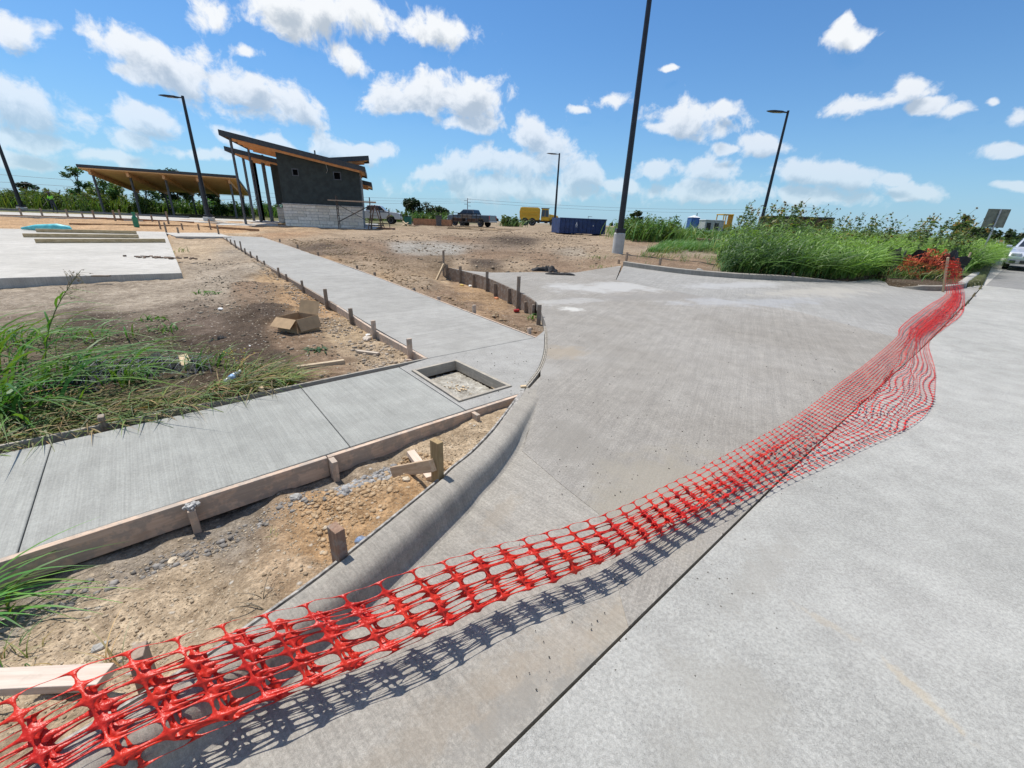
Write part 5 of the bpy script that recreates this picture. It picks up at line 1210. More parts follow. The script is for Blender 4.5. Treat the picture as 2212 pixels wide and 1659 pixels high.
def body(name, prof, hw, mat, parent, tuck=.08, bevel=.05):
    """side profile (x forward, z) extruded over the width, upper points drawn in a little"""
    n = len(prof); zt_ = max(p[1] for p in prof); V = []
    for s in (-1, 1):
        for (x, z) in prof: V.append((x, s*(hw-tuck*max(0, (z-.7)/(zt_-.7+1e-6))**1.5), z))
    F = [tuple(range(n)), tuple(range(n, 2*n))[::-1]]+[(i, n+i, n+(i+1) % n, (i+1) % n) for i in range(n)]
    return MB().add(V, F).build(name, mat, parent, bevel=bevel)
def cabin(parent, base, top, hw, hwt, zb0, zt0, mat, glassmat=None, splits=(.5,)):
    """greenhouse: base x range at belt, top x range at the roof; windows are separate panes"""
    (x0, x1), (u0, u1) = base, top; V = [(x0, -hw, zb0), (x1, -hw, zb0), (x1, hw, zb0), (x0, hw, zb0), (u0, -hwt, zt0), (u1, -hwt, zt0), (u1, hwt, zt0), (u0, hwt, zt0)]
    MB().add(V, [(0, 3, 2, 1), (4, 5, 6, 7), (0, 1, 5, 4), (1, 2, 6, 5), (2, 3, 7, 6), (3, 0, 4, 7)]).build('cabin', mat, parent, bevel=.06)
    V = [Vector(v) for v in V]
    def pane(a, b, c, d, s0, s1, nm):
        # quad a b (bottom) c d (top), fraction s0..s1 along the bottom, inset vertically
        bl = a.lerp(b, s0); br = a.lerp(b, s1); tl = d.lerp(c, s0); tr = d.lerp(c, s1)
        q = [bl.lerp(tl, .12), br.lerp(tr, .12), br.lerp(tr, .86), bl.lerp(tl, .86)]; n = (q[1]-q[0]).cross(q[3]-q[0]).normalized()*.012
        MB().add([p+n for p in q]+[p-n for p in q], [(0, 1, 2, 3), (4, 7, 6, 5), (0, 4, 5, 1), (1, 5, 6, 2), (2, 6, 7, 3), (3, 7, 4, 0)]).build(nm, m_win, parent)
    ss = [.05]+[x for s in splits for x in (s-.02, s+.02)]+[.95]
    for k in range(0, len(ss), 2):
        pane(V[0], V[1], V[5], V[4], ss[k], ss[k+1], 'side_window'); pane(V[2], V[3], V[7], V[6], 1-ss[k+1], 1-ss[k], 'side_window')
    pane(V[1], V[2], V[6], V[5], .06, .94, 'windscreen'); pane(V[3], V[0], V[4], V[7], .06, .94, 'rear_window')
def bx(name, c, d, mat, parent, bevel=.01, tilt=None): return MB().box(c, d, 0, tilt).build(name, mat, parent, bevel=bevel)
def pickup(loc_, rz, col, lab, s=1.):
    r = empty('pickup_truck', loc_, rz, lab, 'pickup truck'); m = paint('truck_paint', col)
    pr = [(-2.85, .55)]+arch(-1.75, .46, .5)+arch(1.85, .46, .5)+[(2.85, .5), (2.9, .8), (2.86, 1.12), (2.6, 1.22), (1.35, 1.30), (-.75, 1.32), (-.8, 1.30), (-2.88, 1.30), (-2.9, .8)]
    body('body', pr, .98, m, r, .03)
    bx('bed', (-1.85, 0, 1.302), (1.9, 1.7, .03), m_dark, r)
    cabin(r, (-.85, 1.45), (-.6, .75), .93, .76, 1.31, 1.90, m, splits=(.48,))
    wheels(r, (-1.75, 1.85), .98, .40)
    bx('bumper', (2.93, 0, .62), (.12, 1.9, .26), m_rim, r, .03); bx('bumper', (-2.93, 0, .62), (.12, 1.9, .2), m_rim, r, .03)
    bx('grille', (2.89, 0, .98), (.06, 1.1, .3), m_dark, r)
    for s_ in (-1, 1):
        bx('headlight', (2.86, s_*.78, 1.0), (.08, .32, .22), m_hl, r, .02); bx('tail_light', (-2.90, s_*.88, 1.05), (.05, .14, .4), m_tl, r, .01); bx('mirror', (1.15, s_*1.08, 1.38), (.12, .22, .2), m_dark, r, .03)
        for x in (.25, -.35): bx('door_handle', (x, s_*.975, 1.12), (.16, .03, .03), m_dark, r, 0)
    return r
def putz(px, y, off=0.): b = far(px, y, off); return (b[0], b[1], gz(b[0], b[1]) if y < 30 else float(T(y)))
b = putz(811, 50); pickup(b, rad(8), (.62, .63, .64), 'white pickup truck parked behind the scaffold')
b = putz(1019, 54); pickup(b, rad(180-24), (.12, .135, .15), 'grey pickup truck parked behind the lumber pile, tailgate to the right')
# flat trailer with steel side rails and crates in front of the grey pickup
b = putz(1009, 50.5); tr = empty('utility_trailer', b, rad(-14), 'dark utility trailer with rail sides carrying pallets, before the grey pickup', 'trailer')
bx('deck', (0, 0, .5), (2.9, 1.5, .08), m_dark, tr); 
for k in range(6):
    for s in (-1, 1): bx('upright', (-1.4+k*.56, s*.73, 1.0), (.04, .04, .96), m_black, tr, 0)
for s in (-1, 1):
    for z in (.8, 1.15, 1.46): bx('rail', (0, s*.73, z), (2.9, .04, .04), m_black, tr, 0)
wheels(tr, (-.3,), .8, .3, .2)
bx('drawbar', (-1.9, 0, .45), (1.0, .08, .08), m_black, tr, 0)
adoptz = lambda r: None
for k in range(3):
    o = MB().box((0, 0, 0), (.95, 1.1, .34)).build('crate', m_wood2 if k % 2 else m_rack, None, bevel=.01); th = rad(-14); dx = -.1+.95*(k-1)*.8; o.location = (b[0]+dx*math.cos(th)+(.0), b[1]+dx*math.sin(th), b[2]+.75+.36*(k == 1)); o.rotation_euler = (0, 0, th); tag(o, ['brown crate at the left end of the utility trailer', 'grey wooden crate stacked highest on the utility trailer', 'brown crate at the right end of the utility trailer'][k], 'crate', 'crates on the trailer')
# yellow tanker
m_yel2 = simple('machine_yellow', (.62, .36, .015), .45, nscale=2, namp=.1)
b = putz(1164, 92); tk = empty('water_truck', b, rad(-4), 'yellow articulated water tank truck parked left of the tall lamp post', 'water truck')
pr = [(-4.0, 1.5), (-3.8, 1.1), (-.1, 1.1), (.1, 1.6), (.1, 3.2), (-.1, 3.45), (-3.9, 3.45), (-4.1, 2.6)]
body('tank', pr, 1.35, m_yel2, tk, .2, .08)
for z in (2.05, 2.65): bx('tank_rib', (-2.0, -1.36, z), (4.0, .08, .1), m_yel2, tk, .02)
bx('walkway', (-2, 0, 3.5), (3.4, 1.2, .08), m_dark, tk)
body('chassis', [(-4, .75), (3.9, .75), (3.9, 1.15), (-4, 1.15)], .8, m_dark, tk, 0)
cabin(tk, (.35, 2.0), (.45, 1.85), 1.0, .9, 1.6, 3.35, m_yel2, splits=(.5,))
bx('cab_roof', (1.15, 0, 3.4), (1.7, 1.9, .14), m_dark, tk, .03)
bx('lower_cab', (1.2, 0, 1.35), (1.7, 2.2, .55), m_yel2, tk, .05)
body('engine_hood', [(2.0, 1.1), (4.0, 1.1), (4.0, 1.7), (3.7, 2.1), (2.0, 2.35)], 1.0, m_yel2, tk, .1, .06)
bx('grille', (4.03, 0, 1.4), (.08, 1.4, .6), m_dark, tk)
wheels(tk, (-2.9, -1.4, 2.9), 1.4, .75, .55)
# dumpster
m_dump = simple('dumpster_blue', (.018, .042, .135), .5, nscale=3, namp=.3)
bl_, br_ = far(1207.5, 38.3), far(1306, 39.4); dv = br_[:2]-bl_[:2]; DL = float(np.linalg.norm(dv)); dz = math.atan2(dv[1], dv[0])
zg = float(T(39)); dm = empty('dumpster', (bl_[0], bl_[1], zg), dz, 'long blue roll-off dumpster with a small white emblem on its side', 'dumpster')
HD = 1.22; DW = 2.1
def bxl(nm, c, d, mat=m_dump, bevel=.01): return bx(nm, c, d, mat, dm, bevel)
bxl('side_panel', (DL/2, 0, .12+HD/2), (DL, .05, HD)); bxl('side_panel', (DL/2, DW, .12+HD/2), (DL, .05, HD)); bxl('end_panel', (.025, DW/2, .12+HD/2), (.05, DW-.052, HD)); bxl('end_panel', (DL-.025, DW/2, .12+HD/2), (.05, DW-.052, HD)); bxl('floor', (DL/2, DW/2, .15), (DL-.11, DW-.06, .06))
bxl('top_rail', (DL/2, -.03, .12+HD), (DL+.04, .12, .10)); bxl('top_rail', (DL/2, DW+.03, .12+HD), (DL+.04, .12, .10))
for k in range(11): bxl('rib', (.12+k*(DL-.24)/10, -.055, .10+HD/2), (.07, .06, HD-.08))
for x in (.3, DL-.3): bxl('skid', (x, DW/2, .06), (.2, 1.6, .12), m_dark)
# emblem: drop over a ring, with a short bar under it
ex_, ez_ = DL*.355, .12+HD*.60
def flat(poly, y, nm): V = [(x, y, z) for x, z in poly]+[(x, y+.006, z) for x, z in poly]; n = len(poly); return MB().add(V, [tuple(range(n)), tuple(range(n, 2*n))[::-1]]+[(i, n+i, n+(i+1) % n, (i+1) % n) for i in range(n)]).build(nm, m_white, dm)
flat([(ex_, ez_+.24), (ex_+.05, ez_+.12), (ex_+.035, ez_+.05), (ex_-.035, ez_+.05), (ex_-.05, ez_+.12)], -.034, 'emblem_drop')
n = 16; V = []; F = []
for k in range(n):
    a = 2*math.pi*k/n
    for r_ in (.06, .10): V += [(ex_+r_*math.cos(a), -.034, ez_-.03+r_*.8*math.sin(a)), (ex_+r_*math.cos(a), -.028, ez_-.03+r_*.8*math.sin(a))]
for k in range(n):
    j = (k+1) % n; F += [(k*4, k*4+2, j*4+2, j*4), (k*4+1, j*4+1, j*4+3, k*4+3), (k*4, j*4, j*4+1, k*4+1), (k*4+2, k*4+3, j*4+3, j*4+2)]
MB().add(V, F).build('emblem_ring', m_white, dm); flat([(ex_-.10, ez_-.16), (ex_+.10, ez_-.16), (ex_+.10, ez_-.19), (ex_-.10, ez_-.19)], -.034, 'emblem_bar')
flat([(DL*.71, ez_-.05), (DL*.71+.06, ez_-.1), (DL*.71+.1, ez_-.02), (DL*.71+.03, ez_+.03)], -.034, 'paint_patch')
# silver car coming along the street
m_silver = paint('silver_paint', (.52, .55, .60))
c0 = at(2162, 583)[:2]; hd = -sd2; lat = np.array([-hd[1], hd[0]])   # lat = left of the car
cen = c0-hd*2.3+lat*.9*(1 if np.dot(lat, nr) > 0 else -1)
car = empty('silver_car', (*cen, float(T(cen[1]))+.01), math.atan2(hd[1], hd[0]), 'silver car parked on the street at the right edge', 'car')
pr = [(-2.28, .32)]+arch(-1.32, .36, .30)+arch(1.38, .36, .30)+[(2.22, .25), (2.32, .45), (2.30, .62), (2.12, .78), (1.1, .95), (.9, .97), (-1.5, 1.0), (-2.2, .98), (-2.32, .7)]
body('body', pr, .88, m_silver, car, .07, .06)
cabin(car, (-1.75, 1.15), (-1.0, .30), .80, .60, .95, 1.44, m_silver, splits=(.45,))
wheels(car, (-1.32, 1.38), .88, .32, .2)
bx('grille', (2.285, 0, .60), (.08, .8, .12), m_dark, car, .02, Matrix.Rotation(-.3, 3, 'Y')); bx('lower_grille', (2.31, 0, .36), (.05, .9, .14), m_dark, car, .02)
bx('licence_plate', (2.345, 0, .48), (.02, .3, .13), m_white, car, 0)
for s in (-1, 1):
    bx('headlight', (2.16, s*.64, .68), (.28, .32, .15), m_hl, car, .04); bx('fog_light', (2.31, s*.68, .36), (.05, .2, .12), m_dark, car, .02); bx('mirror', (.75, s*.96, 1.0), (.12, .2, .13), m_silver, car, .04)
    for x in (.1, -.8): bx('door_handle', (x, s*.878, .85), (.16, .02, .03), m_rim, car, 0)

# ------------------------------------------------------------------ distant site things
q = putz(1492, 58); pt = empty('portable_toilet', q, .1, 'blue portable toilet with white roof beyond the weeds', 'portable toilet')
mbl = simple('toilet_blue', (.03, .10, .32), .45); bx('cabin_wall', (0, 0, 1.05), (1.15, 1.15, 2.1), mbl, pt, .04); bx('door', (0, -.585, 1.0), (.75, .02, 1.8), simple('toilet_door', (.05, .14, .40), .45), pt, .01)
for s in (-1, 1): bx('corner_rib', (s*.5, -.59, 1.05), (.08, .04, 2.0), mbl, pt, .01)
MB().add([(-.62, -.62, 2.11), (.62, -.62, 2.11), (.62, .62, 2.11), (-.62, .62, 2.11), (0, 0, 2.42)], [(0, 1, 4), (1, 2, 4), (2, 3, 4), (3, 0, 4), (3, 2, 1, 0)]).build('roof', m_white, pt); MB().tube([(.35, 0, 2.2), (.35, 0, 2.65)], .05, 6).build('vent_pipe', m_dark, pt)
q = putz(1531, 52); gn_o = empty('generator_cabinet', q, .12, 'beige generator cabinet with dark louvres beyond the weeds', 'generator')
bx('housing', (0, 0, 1.0), (2.3, 1.4, 1.5), simple('beige_paint', (.42, .43, .40), .5), gn_o, .04); bx('lid', (0, 0, 1.79), (2.4, 1.5, .08), m_white, gn_o, .02); bx('louvre', (-.7, -.71, 1.1), (.5, .03, .8), m_dark, gn_o, 0); bx('louvre', (.25, -.71, 1.1), (.5, .03, .8), m_dark, gn_o, 0); wheels(gn_o, (0,), .8, .3, .2)
q = putz(1557, 58); tl = empty('yellow_loader', q, .2, 'yellow machine with open cab beside the beige generator', 'loader')
bx('body', (0, 0, 1.0), (1.6, 1.6, .9), m_yel2, tl, .05); bx('cab_roof', (0, 0, 2.6), (1.5, 1.5, .12), m_yel2, tl, .03); bx('mast', (.85, 0, 1.6), (.15, .9, 2.2), m_yel2, tl, .02); bx('counterweight', (-.9, 0, .9), (.4, 1.3, .8), m_dark, tl, .05)
for sx_ in (-1, 1):
    for sy_ in (-1, 1): bx('cab_post', (sx_*.65, sy_*.68, 2.0), (.09, .09, 1.15), m_yel2, tl, 0)
wheels(tl, (-.6, .6), .9, .45, .3)
bl_, br_ = far(1637, 46), far(1786, 44); dv = br_[:2]-bl_[:2]; DL2 = float(np.linalg.norm(dv)); cz = math.atan2(dv[1], dv[0]); zc = float(T(45)); ztop = hgt(bl_[0], bl_[1], 467)-zc
cn_ = empty('open_container', (bl_[0], bl_[1], zc), cz, 'long rust-brown open container half hidden by sunflowers', 'container')
m_rust = simple('rusty_panel', (.14, .075, .05), .8, nscale=2, namp=.5)
for (c, d, nm) in (((DL2/2, 0, ztop/2+.1), (DL2, .06, ztop-.2), 'side_panel'), ((DL2/2, 2.2, ztop/2+.1), (DL2, .06, ztop-.2), 'side_panel'), ((.03, 1.1, ztop/2+.1), (.06, 2.13, ztop-.2), 'end_panel'), ((DL2-.03, 1.1, ztop/2+.1), (.06, 2.13, ztop-.2), 'end_panel'), ((DL2/2, 1.1, .3), (DL2-.13, 2.13, .08), 'floor')): bx(nm, c, d, m_rust, cn_, .01)
bx('top_rail', (DL2/2, -.04, ztop+.0), (DL2+.06, .16, .14), m_fascia, cn_)
for k in range(10): bx('rib', (.2+k*(DL2-.4)/9, -.07, ztop/2+.06), (.1, .07, ztop-.35), m_rust, cn_)
q = putz(1454, 38); bt2 = empty('small_trailer', q, -.15, 'small black mesh-sided trailer in front of the far weeds', 'trailer')
bx('deck', (0, 0, .45), (1.0, 2.0, .08), m_black, bt2)
for z in (.65, .85, 1.02): bx('rail', (0, -.98, z), (1.05, .035, .035), m_black, bt2, 0); bx('rail', (.5, 0, z), (.035, 1.9, .035), m_black, bt2, 0); bx('rail', (-.5, 0, z), (.035, 1.9, .035), m_black, bt2, 0)
for x in (-.5, 0, .5): bx('upright', (x, -.98, .75), (.035, .035, .6), m_black, bt2, 0)
wheels(bt2, (0,), .6, .3, .2); bx('tail_board', (0, -1.02, .35), (1.1, .05, .22), m_dark, bt2)
q = putz(1533, 27.5); plt = empty('timber_pallet', (q[0], q[1], q[2]+.12), -.15, 'low timber pallet in the weeds behind the far kerb', 'pallet')
for k in range(5): bx('slat', (0, -.5+k*.25, .34), (1.5, .2, .03), m_rack, plt, 0)
for k in range(3): bx('bearer', (-.65+k*.65, 0, .26), (.1, 1.2, .12), m_rack, plt, 0)
for k in range(4):
    o = lump('white_sack', (1533, 520), (.22, .16, .12), m_litter, ['leftmost white sack before the timber pallet', 'white sack second from the left before the pallet', 'white sack third from the left before the pallet', 'rightmost white sack before the timber pallet'][k], 'sack', 'white sacks', seed=40+k); o.location = (q[0]-.5+k*.33, q[1]-.8, q[2]+.16)
# sign seen from behind
sg = far(2108, 21); sz = float(T(21)); zt1 = hgt(sg[0], sg[1], 453); sgn = empty('street_sign', (sg[0], sg[1], sz), 0, 'square sign seen from behind on a thin post at the right', 'sign')
adv = rad(-38)
MB().tube([(0, 0, -.2), (0, 0, zt1-sz+.03)], .035, 6).build('post', m_rim, sgn)
MB().box((-.02, .045, zt1-sz-.37), (.86, .01, .80), adv*.35).build('sign_panel', simple('sign_back', (.20, .20, .15), .5, metal=.3), sgn, bevel=.0)
MB().box((0, .012, zt1-sz-.37), (.05, .05, .7), 0).build('bracket', m_rim, sgn)
# orange barrier on the far side of the street
q = putz(2148, 34); br = empty('road_barrier', q, .5, 'small orange and white road barrier beyond the street', 'barrier')
for z, m in ((.95, simple('barrier_orange', (.75, .22, .05), .5)), (.65, m_white)): bx('board', (0, 0, z), (1.2, .03, .2), m, br, 0)
for s in (-1, 1):
    MB().beam((s*.55, -.3, 0), (s*.55, -.03, 1.05), .05, .04).build('leg', m_white, br); MB().beam((s*.55, .3, 0), (s*.55, .03, 1.05), .05, .04).build('leg', m_white, br)
# loose lumber, bin, boxes
rs = np.random.default_rng(21)
for k in range(16):
    px = rs.uniform(965, 1100); y = rs.uniform(40, 45); L_ = rs.uniform(1.2, 2.6); a = far(px, y); th = rs.uniform(-.35, .1); z = float(T(y))+.06+.05*(k % 4)
    o = plank('lumber', (a[0]-L_/2, a[1]-th*L_/2, z), (a[0]+L_/2, a[1]+th*L_/2, z+.02), .05, .28, m_woodf); tag(o, 'pale board in the scattered lumber pile before the grey pickup', 'lumber', 'scattered lumber pile')
q = putz(948, 48); wb = empty('wheelie_bin', q, .2, 'dark grey bin beside the orange plywood box', 'bin')
MB().add([(-.26, -.3, .06), (.26, -.3, .06), (.26, .3, .06), (-.26, .3, .06), (-.33, -.38, 1.05), (.33, -.38, 1.05), (.33, .38, 1.05), (-.33, .38, 1.05)], [(0, 3, 2, 1), (4, 5, 6, 7), (0, 1, 5, 4), (1, 2, 6, 5), (2, 3, 7, 6), (3, 0, 4, 7)]).build('bin_body', m_steel, wb, bevel=.02); bx('lid', (0, 0, 1.09), (.72, .84, .07), m_dark, wb, .02)
for s in (-1, 1): w__ = MB().tube([(s*.3, .34, .1), (s*.36, .34, .1)], .1, 12).build('wheel', m_tyre, wb)
q = putz(936, 50); pb = empty('plywood_box', q, .05, 'open orange plywood box standing on the site behind the bin', 'plywood box')
mo = simple('orange_ply', (.42, .21, .11), .75)
for (c, d) in (((0, -.75, .35), (4.2, .04, .7)), ((0, .75, .35), (4.2, .04, .7)), ((-2.08, 0, .35), (.04, 1.45, .7)), ((2.08, 0, .35), (.04, 1.45, .7))): bx('side_panel', c, d, mo, pb, 0)
q = putz(882, 47); cr = empty('green_crate', q, .1, 'green plastic tub with wood scraps near the white pickup', 'tub')
bx('tub', (0, 0, .45), (.7, .6, .9), simple('tub_green', (.03, .16, .12), .5), cr, .05); bx('rim', (0, 0, .92), (.78, .68, .06), m_dark, cr, .02)
for k in range(7):
    px = rs.uniform(866, 905); y = rs.uniform(43, 48); a = far(px, y); z = float(T(y)); th = rs.uniform(0, 3.1); o = plank('wood_scrap', (a[0], a[1], z+.03), (a[0]+math.cos(th)*1.1, a[1]+math.sin(th)*1.1, z+rs.uniform(.05, .5)), .06, .12, m_rack if k % 2 else m_woodf); tag(o, 'wood scrap in the debris around the green tub', 'wood scrap', 'wood scraps around the green tub')
# black fabric scraps on the far edge of the driveway
rs = np.random.default_rng(8); m_cloth = simple('black_fabric', (.012, .012, .014), .8, nscale=20, bump=1., bscale=18)
def crumple(name, ctr, sx, sy, hz__, rz, label, cat, seed, mat=None):
    n1_, n2_ = 26, 14; u, v = np.meshgrid(np.linspace(-1, 1, n1_), np.linspace(-1, 1, n2_)); edge = np.clip((1-np.abs(u)**3)*(1-np.abs(v)**3), 0, 1)
    x = u*sx*(1+.2*fbm(v+seed, u*0, 2, 2)); y = v*sy*(1+.35*fbm(u+seed, v*0, 2.5, 2)); z = hz__*np.clip(.35+fbm(u*1.5+seed, v*1.5, 1.6, 4, .6)*1.6, .03, 1.2)*edge**.6
    X = ctr[0]+x*math.cos(rz)-y*math.sin(rz); Y = ctr[1]+x*math.sin(rz)+y*math.cos(rz); Z = ctr[2]+z.ravel()*1.0
    V = np.stack([X.ravel(), Y.ravel(), Z.ravel()], 1); i, j = np.meshgrid(np.arange(n2_-1), np.arange(n1_-1), indexing='ij'); q = (i*n1_+j).ravel(); F = np.stack([q, q+1, q+n1_+1, q+n1_], 1)
    o = link(name, npmesh(name, V, F), mat or m_cloth, smooth=False); s_ = o.modifiers.new('t', 'SOLIDIFY'); s_.thickness = .006; return tag(o, label, cat)
crumple('black_fabric', at(1176, 585, .02), .42, .2, .17, .05, 'crumpled black fabric on the far edge of the driveway', 'fabric', 1)
crumple('black_fabric', at(1210, 592, .02), .42, .1, .05, -.05, 'thin black fabric strip right of the crumpled heap on the driveway edge', 'fabric', 6)
# power pole and wires
def polep(px, y, top, arms, lab, r_=.35):
    b = far(px, y); h = hgt(b[0], b[1], top)-b[2]; o = empty('power_pole', b, 0, lab, 'power pole', 'power poles on the horizon'); MB().tube([(0, 0, 0), (0, 0, h)], [r_, r_*.6], 8).build('pole', simple('pole_grey', (.20, .21, .23), .6), o)
    for k in range(arms): MB().beam((-2.2 if k % 2 else -.2, 0, h*(.96-.075*k)), (.2 if k % 2 else 2.2, 0, h*(.96-.075*k)), .25, .25).build('crossarm', simple('arm_grey', (.20, .21, .23), .6), o)
    return b, h
pb_, ph_ = polep(1010, 300, 428, 5, 'tall power pole rising behind the grey pickup')
for (px, top, lab) in [(1269, 467, 'thin power pole seen right above the lumber, beside the yellow truck'), (1442, 468, 'short power pole above the dumpster end'), (1830 - 90, 470, 'distant power pole over the brown container')]: polep(px, 260, top, 1, lab, .2)
m_wire = simple('wire_grey', (.16, .18, .21), .6)
for k, (zl, frac) in enumerate([(378, .96), (394, .88), (407, .80)]):
    a = far(37, 150); za = hgt(a[0], a[1], zl); a2_ = far(-200, 120); zl2 = hgt(a[0], a[1], zl)-1
    d_ = (pb_[:2]-a[:2]); pts = []
    for t in np.linspace(-.35, 1, 28): q = a[:2]+d_*t; zz = za+(pb_[2]+ph_*frac-za)*t-5*4*.25*(1-(2*t-1)**2)*.4*(t > 0); pts.append((q[0], q[1], zz))
    tag(MB().tube(pts, .05, 4, False).build('power_line', m_wire), ['topmost', 'middle', 'lowest'][k]+' power line crossing the sky behind the shelter', 'power line', 'power lines')
for k, frac in enumerate((.96, .84)):
    e_ = far(1750, 420); pts = [(pb_[0]+(e_[0]-pb_[0])*t, pb_[1]+(e_[1]-pb_[1])*t, pb_[2]+ph_*frac+(24-(k*3)-ph_*frac)*t-4*(1-(2*t-1)**2)) for t in np.linspace(0, 1, 20)]
    tag(MB().tube(pts, .07, 4, False).build('power_line', m_wire), ['upper', 'lower'][k]+' power line running right from the tall power pole', 'power line', 'power lines')
# worker in a high-visibility vest
def skinfig(name, verts, edges, radii, mat, parent=None, sub=1):
    me = bpy.data.meshes.new(name); me.from_pydata(verts, edges, []); o = link(name, me, mat, parent)
    m = o.modifiers.new('skin', 'SKIN'); 
    if not me.skin_vertices: 
        bm = bmesh.new(); bm.from_mesh(me); bm.verts.layers.skin.verify(); bm.to_mesh(me); bm.free()
    for i, r in enumerate(radii): me.skin_vertices[0].data[i].radius = (r, r) if isinstance(r, float) else r; me.skin_vertices[0].data[i].use_root = (i == 0)
    s = o.modifiers.new('sub', 'SUBSURF'); s.levels = sub; s.render_levels = sub+1; return o
q = far(121, 41); wk = empty('person', (q[0], q[1], float(T(41))), rad(170), 'worker in green hi-vis vest and wide hat holding a spray wand', 'person')
m_trou = simple('dark_trousers', (.05, .06, .08), .9); m_vest = simple('hi_vis', (.35, .95, .06), .7); m_skin = simple('skin', (.35, .2, .13), .6)
Vb = [(0, 0, .95), (0, 0, 1.2), (0, .02, 1.42), (0, .05, 1.52), (0, .07, 1.62), (0, .07, 1.74), (.10, 0, .88), (.12, .05, .48), (.13, .0, .08), (.13, .15, .05), (-.10, 0, .88), (-.13, -.05, .48), (-.14, -.12, .08), (-.14, .03, .05),
      (.19, .02, 1.40), (.26, .10, 1.14), (.20, .36, 1.10), (-.19, .02, 1.40), (-.25, .10, 1.14), (-.06, .34, 1.04)]
Eb = [(0, 1), (1, 2), (2, 3), (3, 4), (4, 5), (0, 6), (6, 7), (7, 8), (8, 9), (0, 10), (10, 11), (11, 12), (12, 13), (2, 14), (14, 15), (15, 16), (2, 17), (17, 18), (18, 19)]
Rb = [(.15, .11), (.14, .11), (.16, .11), .06, .09, .08, .1, .075, .05, .045, .1, .075, .05, .045, .065, .05, .035, .065, .05, .035]
skinfig('body', Vb, Eb, Rb, m_trou, wk)
skinfig('vest', [(0, 0, .98), (0, 0, 1.2), (0, .02, 1.44), (.2, .02, 1.42), (.255, .09, 1.18), (-.2, .02, 1.42), (-.245, .09, 1.18)], [(0, 1), (1, 2), (2, 3), (3, 4), (2, 5), (5, 6)], [(.18, .13), (.165, .13), (.18, .13), .085, .07, .085, .07], m_vest, wk)
skinfig('face', [(0, .085, 1.60), (0, .085, 1.70)], [(0, 1)], [.085, .09], m_skin, wk)
h_ = lathe([(.27, 0), (.26, .02), (.12, .03), (.11, .13), (.04, .15)], 16).build('hat', simple('straw_hat', (.10, .075, .07), .8), wk); h_.location = (0, .07, 1.70)
MB().tube([(.18, .38, 1.10), (-.06, .36, 1.05), (-.3, 1.0, .55)], .018, 6).build('spray_wand', m_dark, wk)
# ------------------------------------------------------------------ vegetation
def hsvish(n, base, var, rs): 
    b = np.array(base)[None]*np.ones((n, 1)); k = 1+rs.uniform(-var, var, (n, 1)); w = rs.uniform(-.18, .18, (n, 1)); b = b*k; b[:, 0:1] *= (1+w*1.6); b[:, 2:3] *= (1-w); return np.clip(b, .004, 1)
def blades(X, Y, Z, H, az, bend, width, seg, tint, rs, droop=.55):
    n = len(X); t = np.linspace(0, 1, seg+1)[None, :]
    H = np.broadcast_to(H, (n,))[:, None]; bend = np.broadcast_to(bend, (n,))[:, None]; az = az[:, None]; width = np.broadcast_to(width, (n,))[:, None]
    out = H*bend*(t**1.7)*(1+.1*rs.normal(size=(n, 1))); z = H*(t-droop*bend*t**2.2)
    side = az+math.pi/2+rs.uniform(-.9, .9, (n, 1)); cx = X[:, None]+np.sin(az)*out; cy = Y[:, None]+np.cos(az)*out
    w = width*np.clip(np.minimum(t*6+.35, 1)*(1-t**2.2), .03, 1)*.5
    dz = w*rs.uniform(-.5, .5, (n, 1))
    L = np.stack([cx-np.sin(side)*w, cy-np.cos(side)*w, Z[:, None]+z-dz], -1); R = np.stack([cx+np.sin(side)*w, cy+np.cos(side)*w, Z[:, None]+z+dz], -1)
    V = np.stack([L, R], 2).reshape(n, -1, 3); k = np.arange(seg)[None, :]*2; b = (np.arange(n)*(seg+1)*2)[:, None]
    F = np.stack([b+k, b+k+1, b+k+3, b+k+2], -1).reshape(-1, 4); C = np.repeat(tint, (seg+1)*2, 0)
    return V.reshape(-1, 3), F, C
def leaves(C, size, tint, rs, flat=.5):
    """small leaf quads at the points C, random orientation"""
    n = len(C); a = rs.uniform(0, 2*math.pi, n); ti = rs.normal(0, flat, n); s = size*rs.uniform(.6, 1.3, n); u = np.stack([np.cos(a), np.sin(a), ti], 1); u /= np.linalg.norm(u, axis=1)[:, None]
    r = rs.normal(size=(n, 3)); v = np.cross(u, r); v /= np.linalg.norm(v, axis=1)[:, None]+1e-9
    u = u*s[:, None]; v = v*s[:, None]*.45; V = np.stack([C-u, C-v, C+u, C+v], 1).reshape(-1, 3); F = np.arange(4*n).reshape(n, 4); return V, F, np.repeat(tint, 4, 0)
def vegobj(name, parts, mat, parent=None):
    V = []; F = []; C = []; k = 0
    for v, f, c in parts: V.append(v); F.append(f+k); C.append(c); k += len(v)
    me = npmesh(name, np.concatenate(V), np.concatenate(F)); colattr(me, 'tint', np.concatenate(C)); return link(name, me, mat, parent)
m_grass = leafmat('grass_blade', transl=.30, rough=.48); m_leaf = leafmat('leaf', transl=.25, rough=.5); m_dry = leafmat('dry_grass', transl=.15, rough=.8)
m_bark = simple('bark', (.12, .09, .065), .9, nscale=12, bump=.5); m_stem = simple('green_stem', (.12, .16, .05), .7)
def scatter(n, P, rs, avoid=True):
    P = np.array(P); lo = P.min(0); hi = P.max(0); X = []; Y = []; g = 0
    while len(X) < n and g < 400:
        g += 1; x = rs.uniform(lo[0], hi[0], n); y = rs.uniform(lo[1], hi[1], n); k = inpoly(P, x, y)
        if avoid:
            for Q in ALLP: k &= ~inpoly(Q, x, y)
        X += list(x[k]); Y += list(y[k])
    return np.array(X[:n]), np.array(Y[:n])
WIND = rad(78)     # the wind leans everything to the right
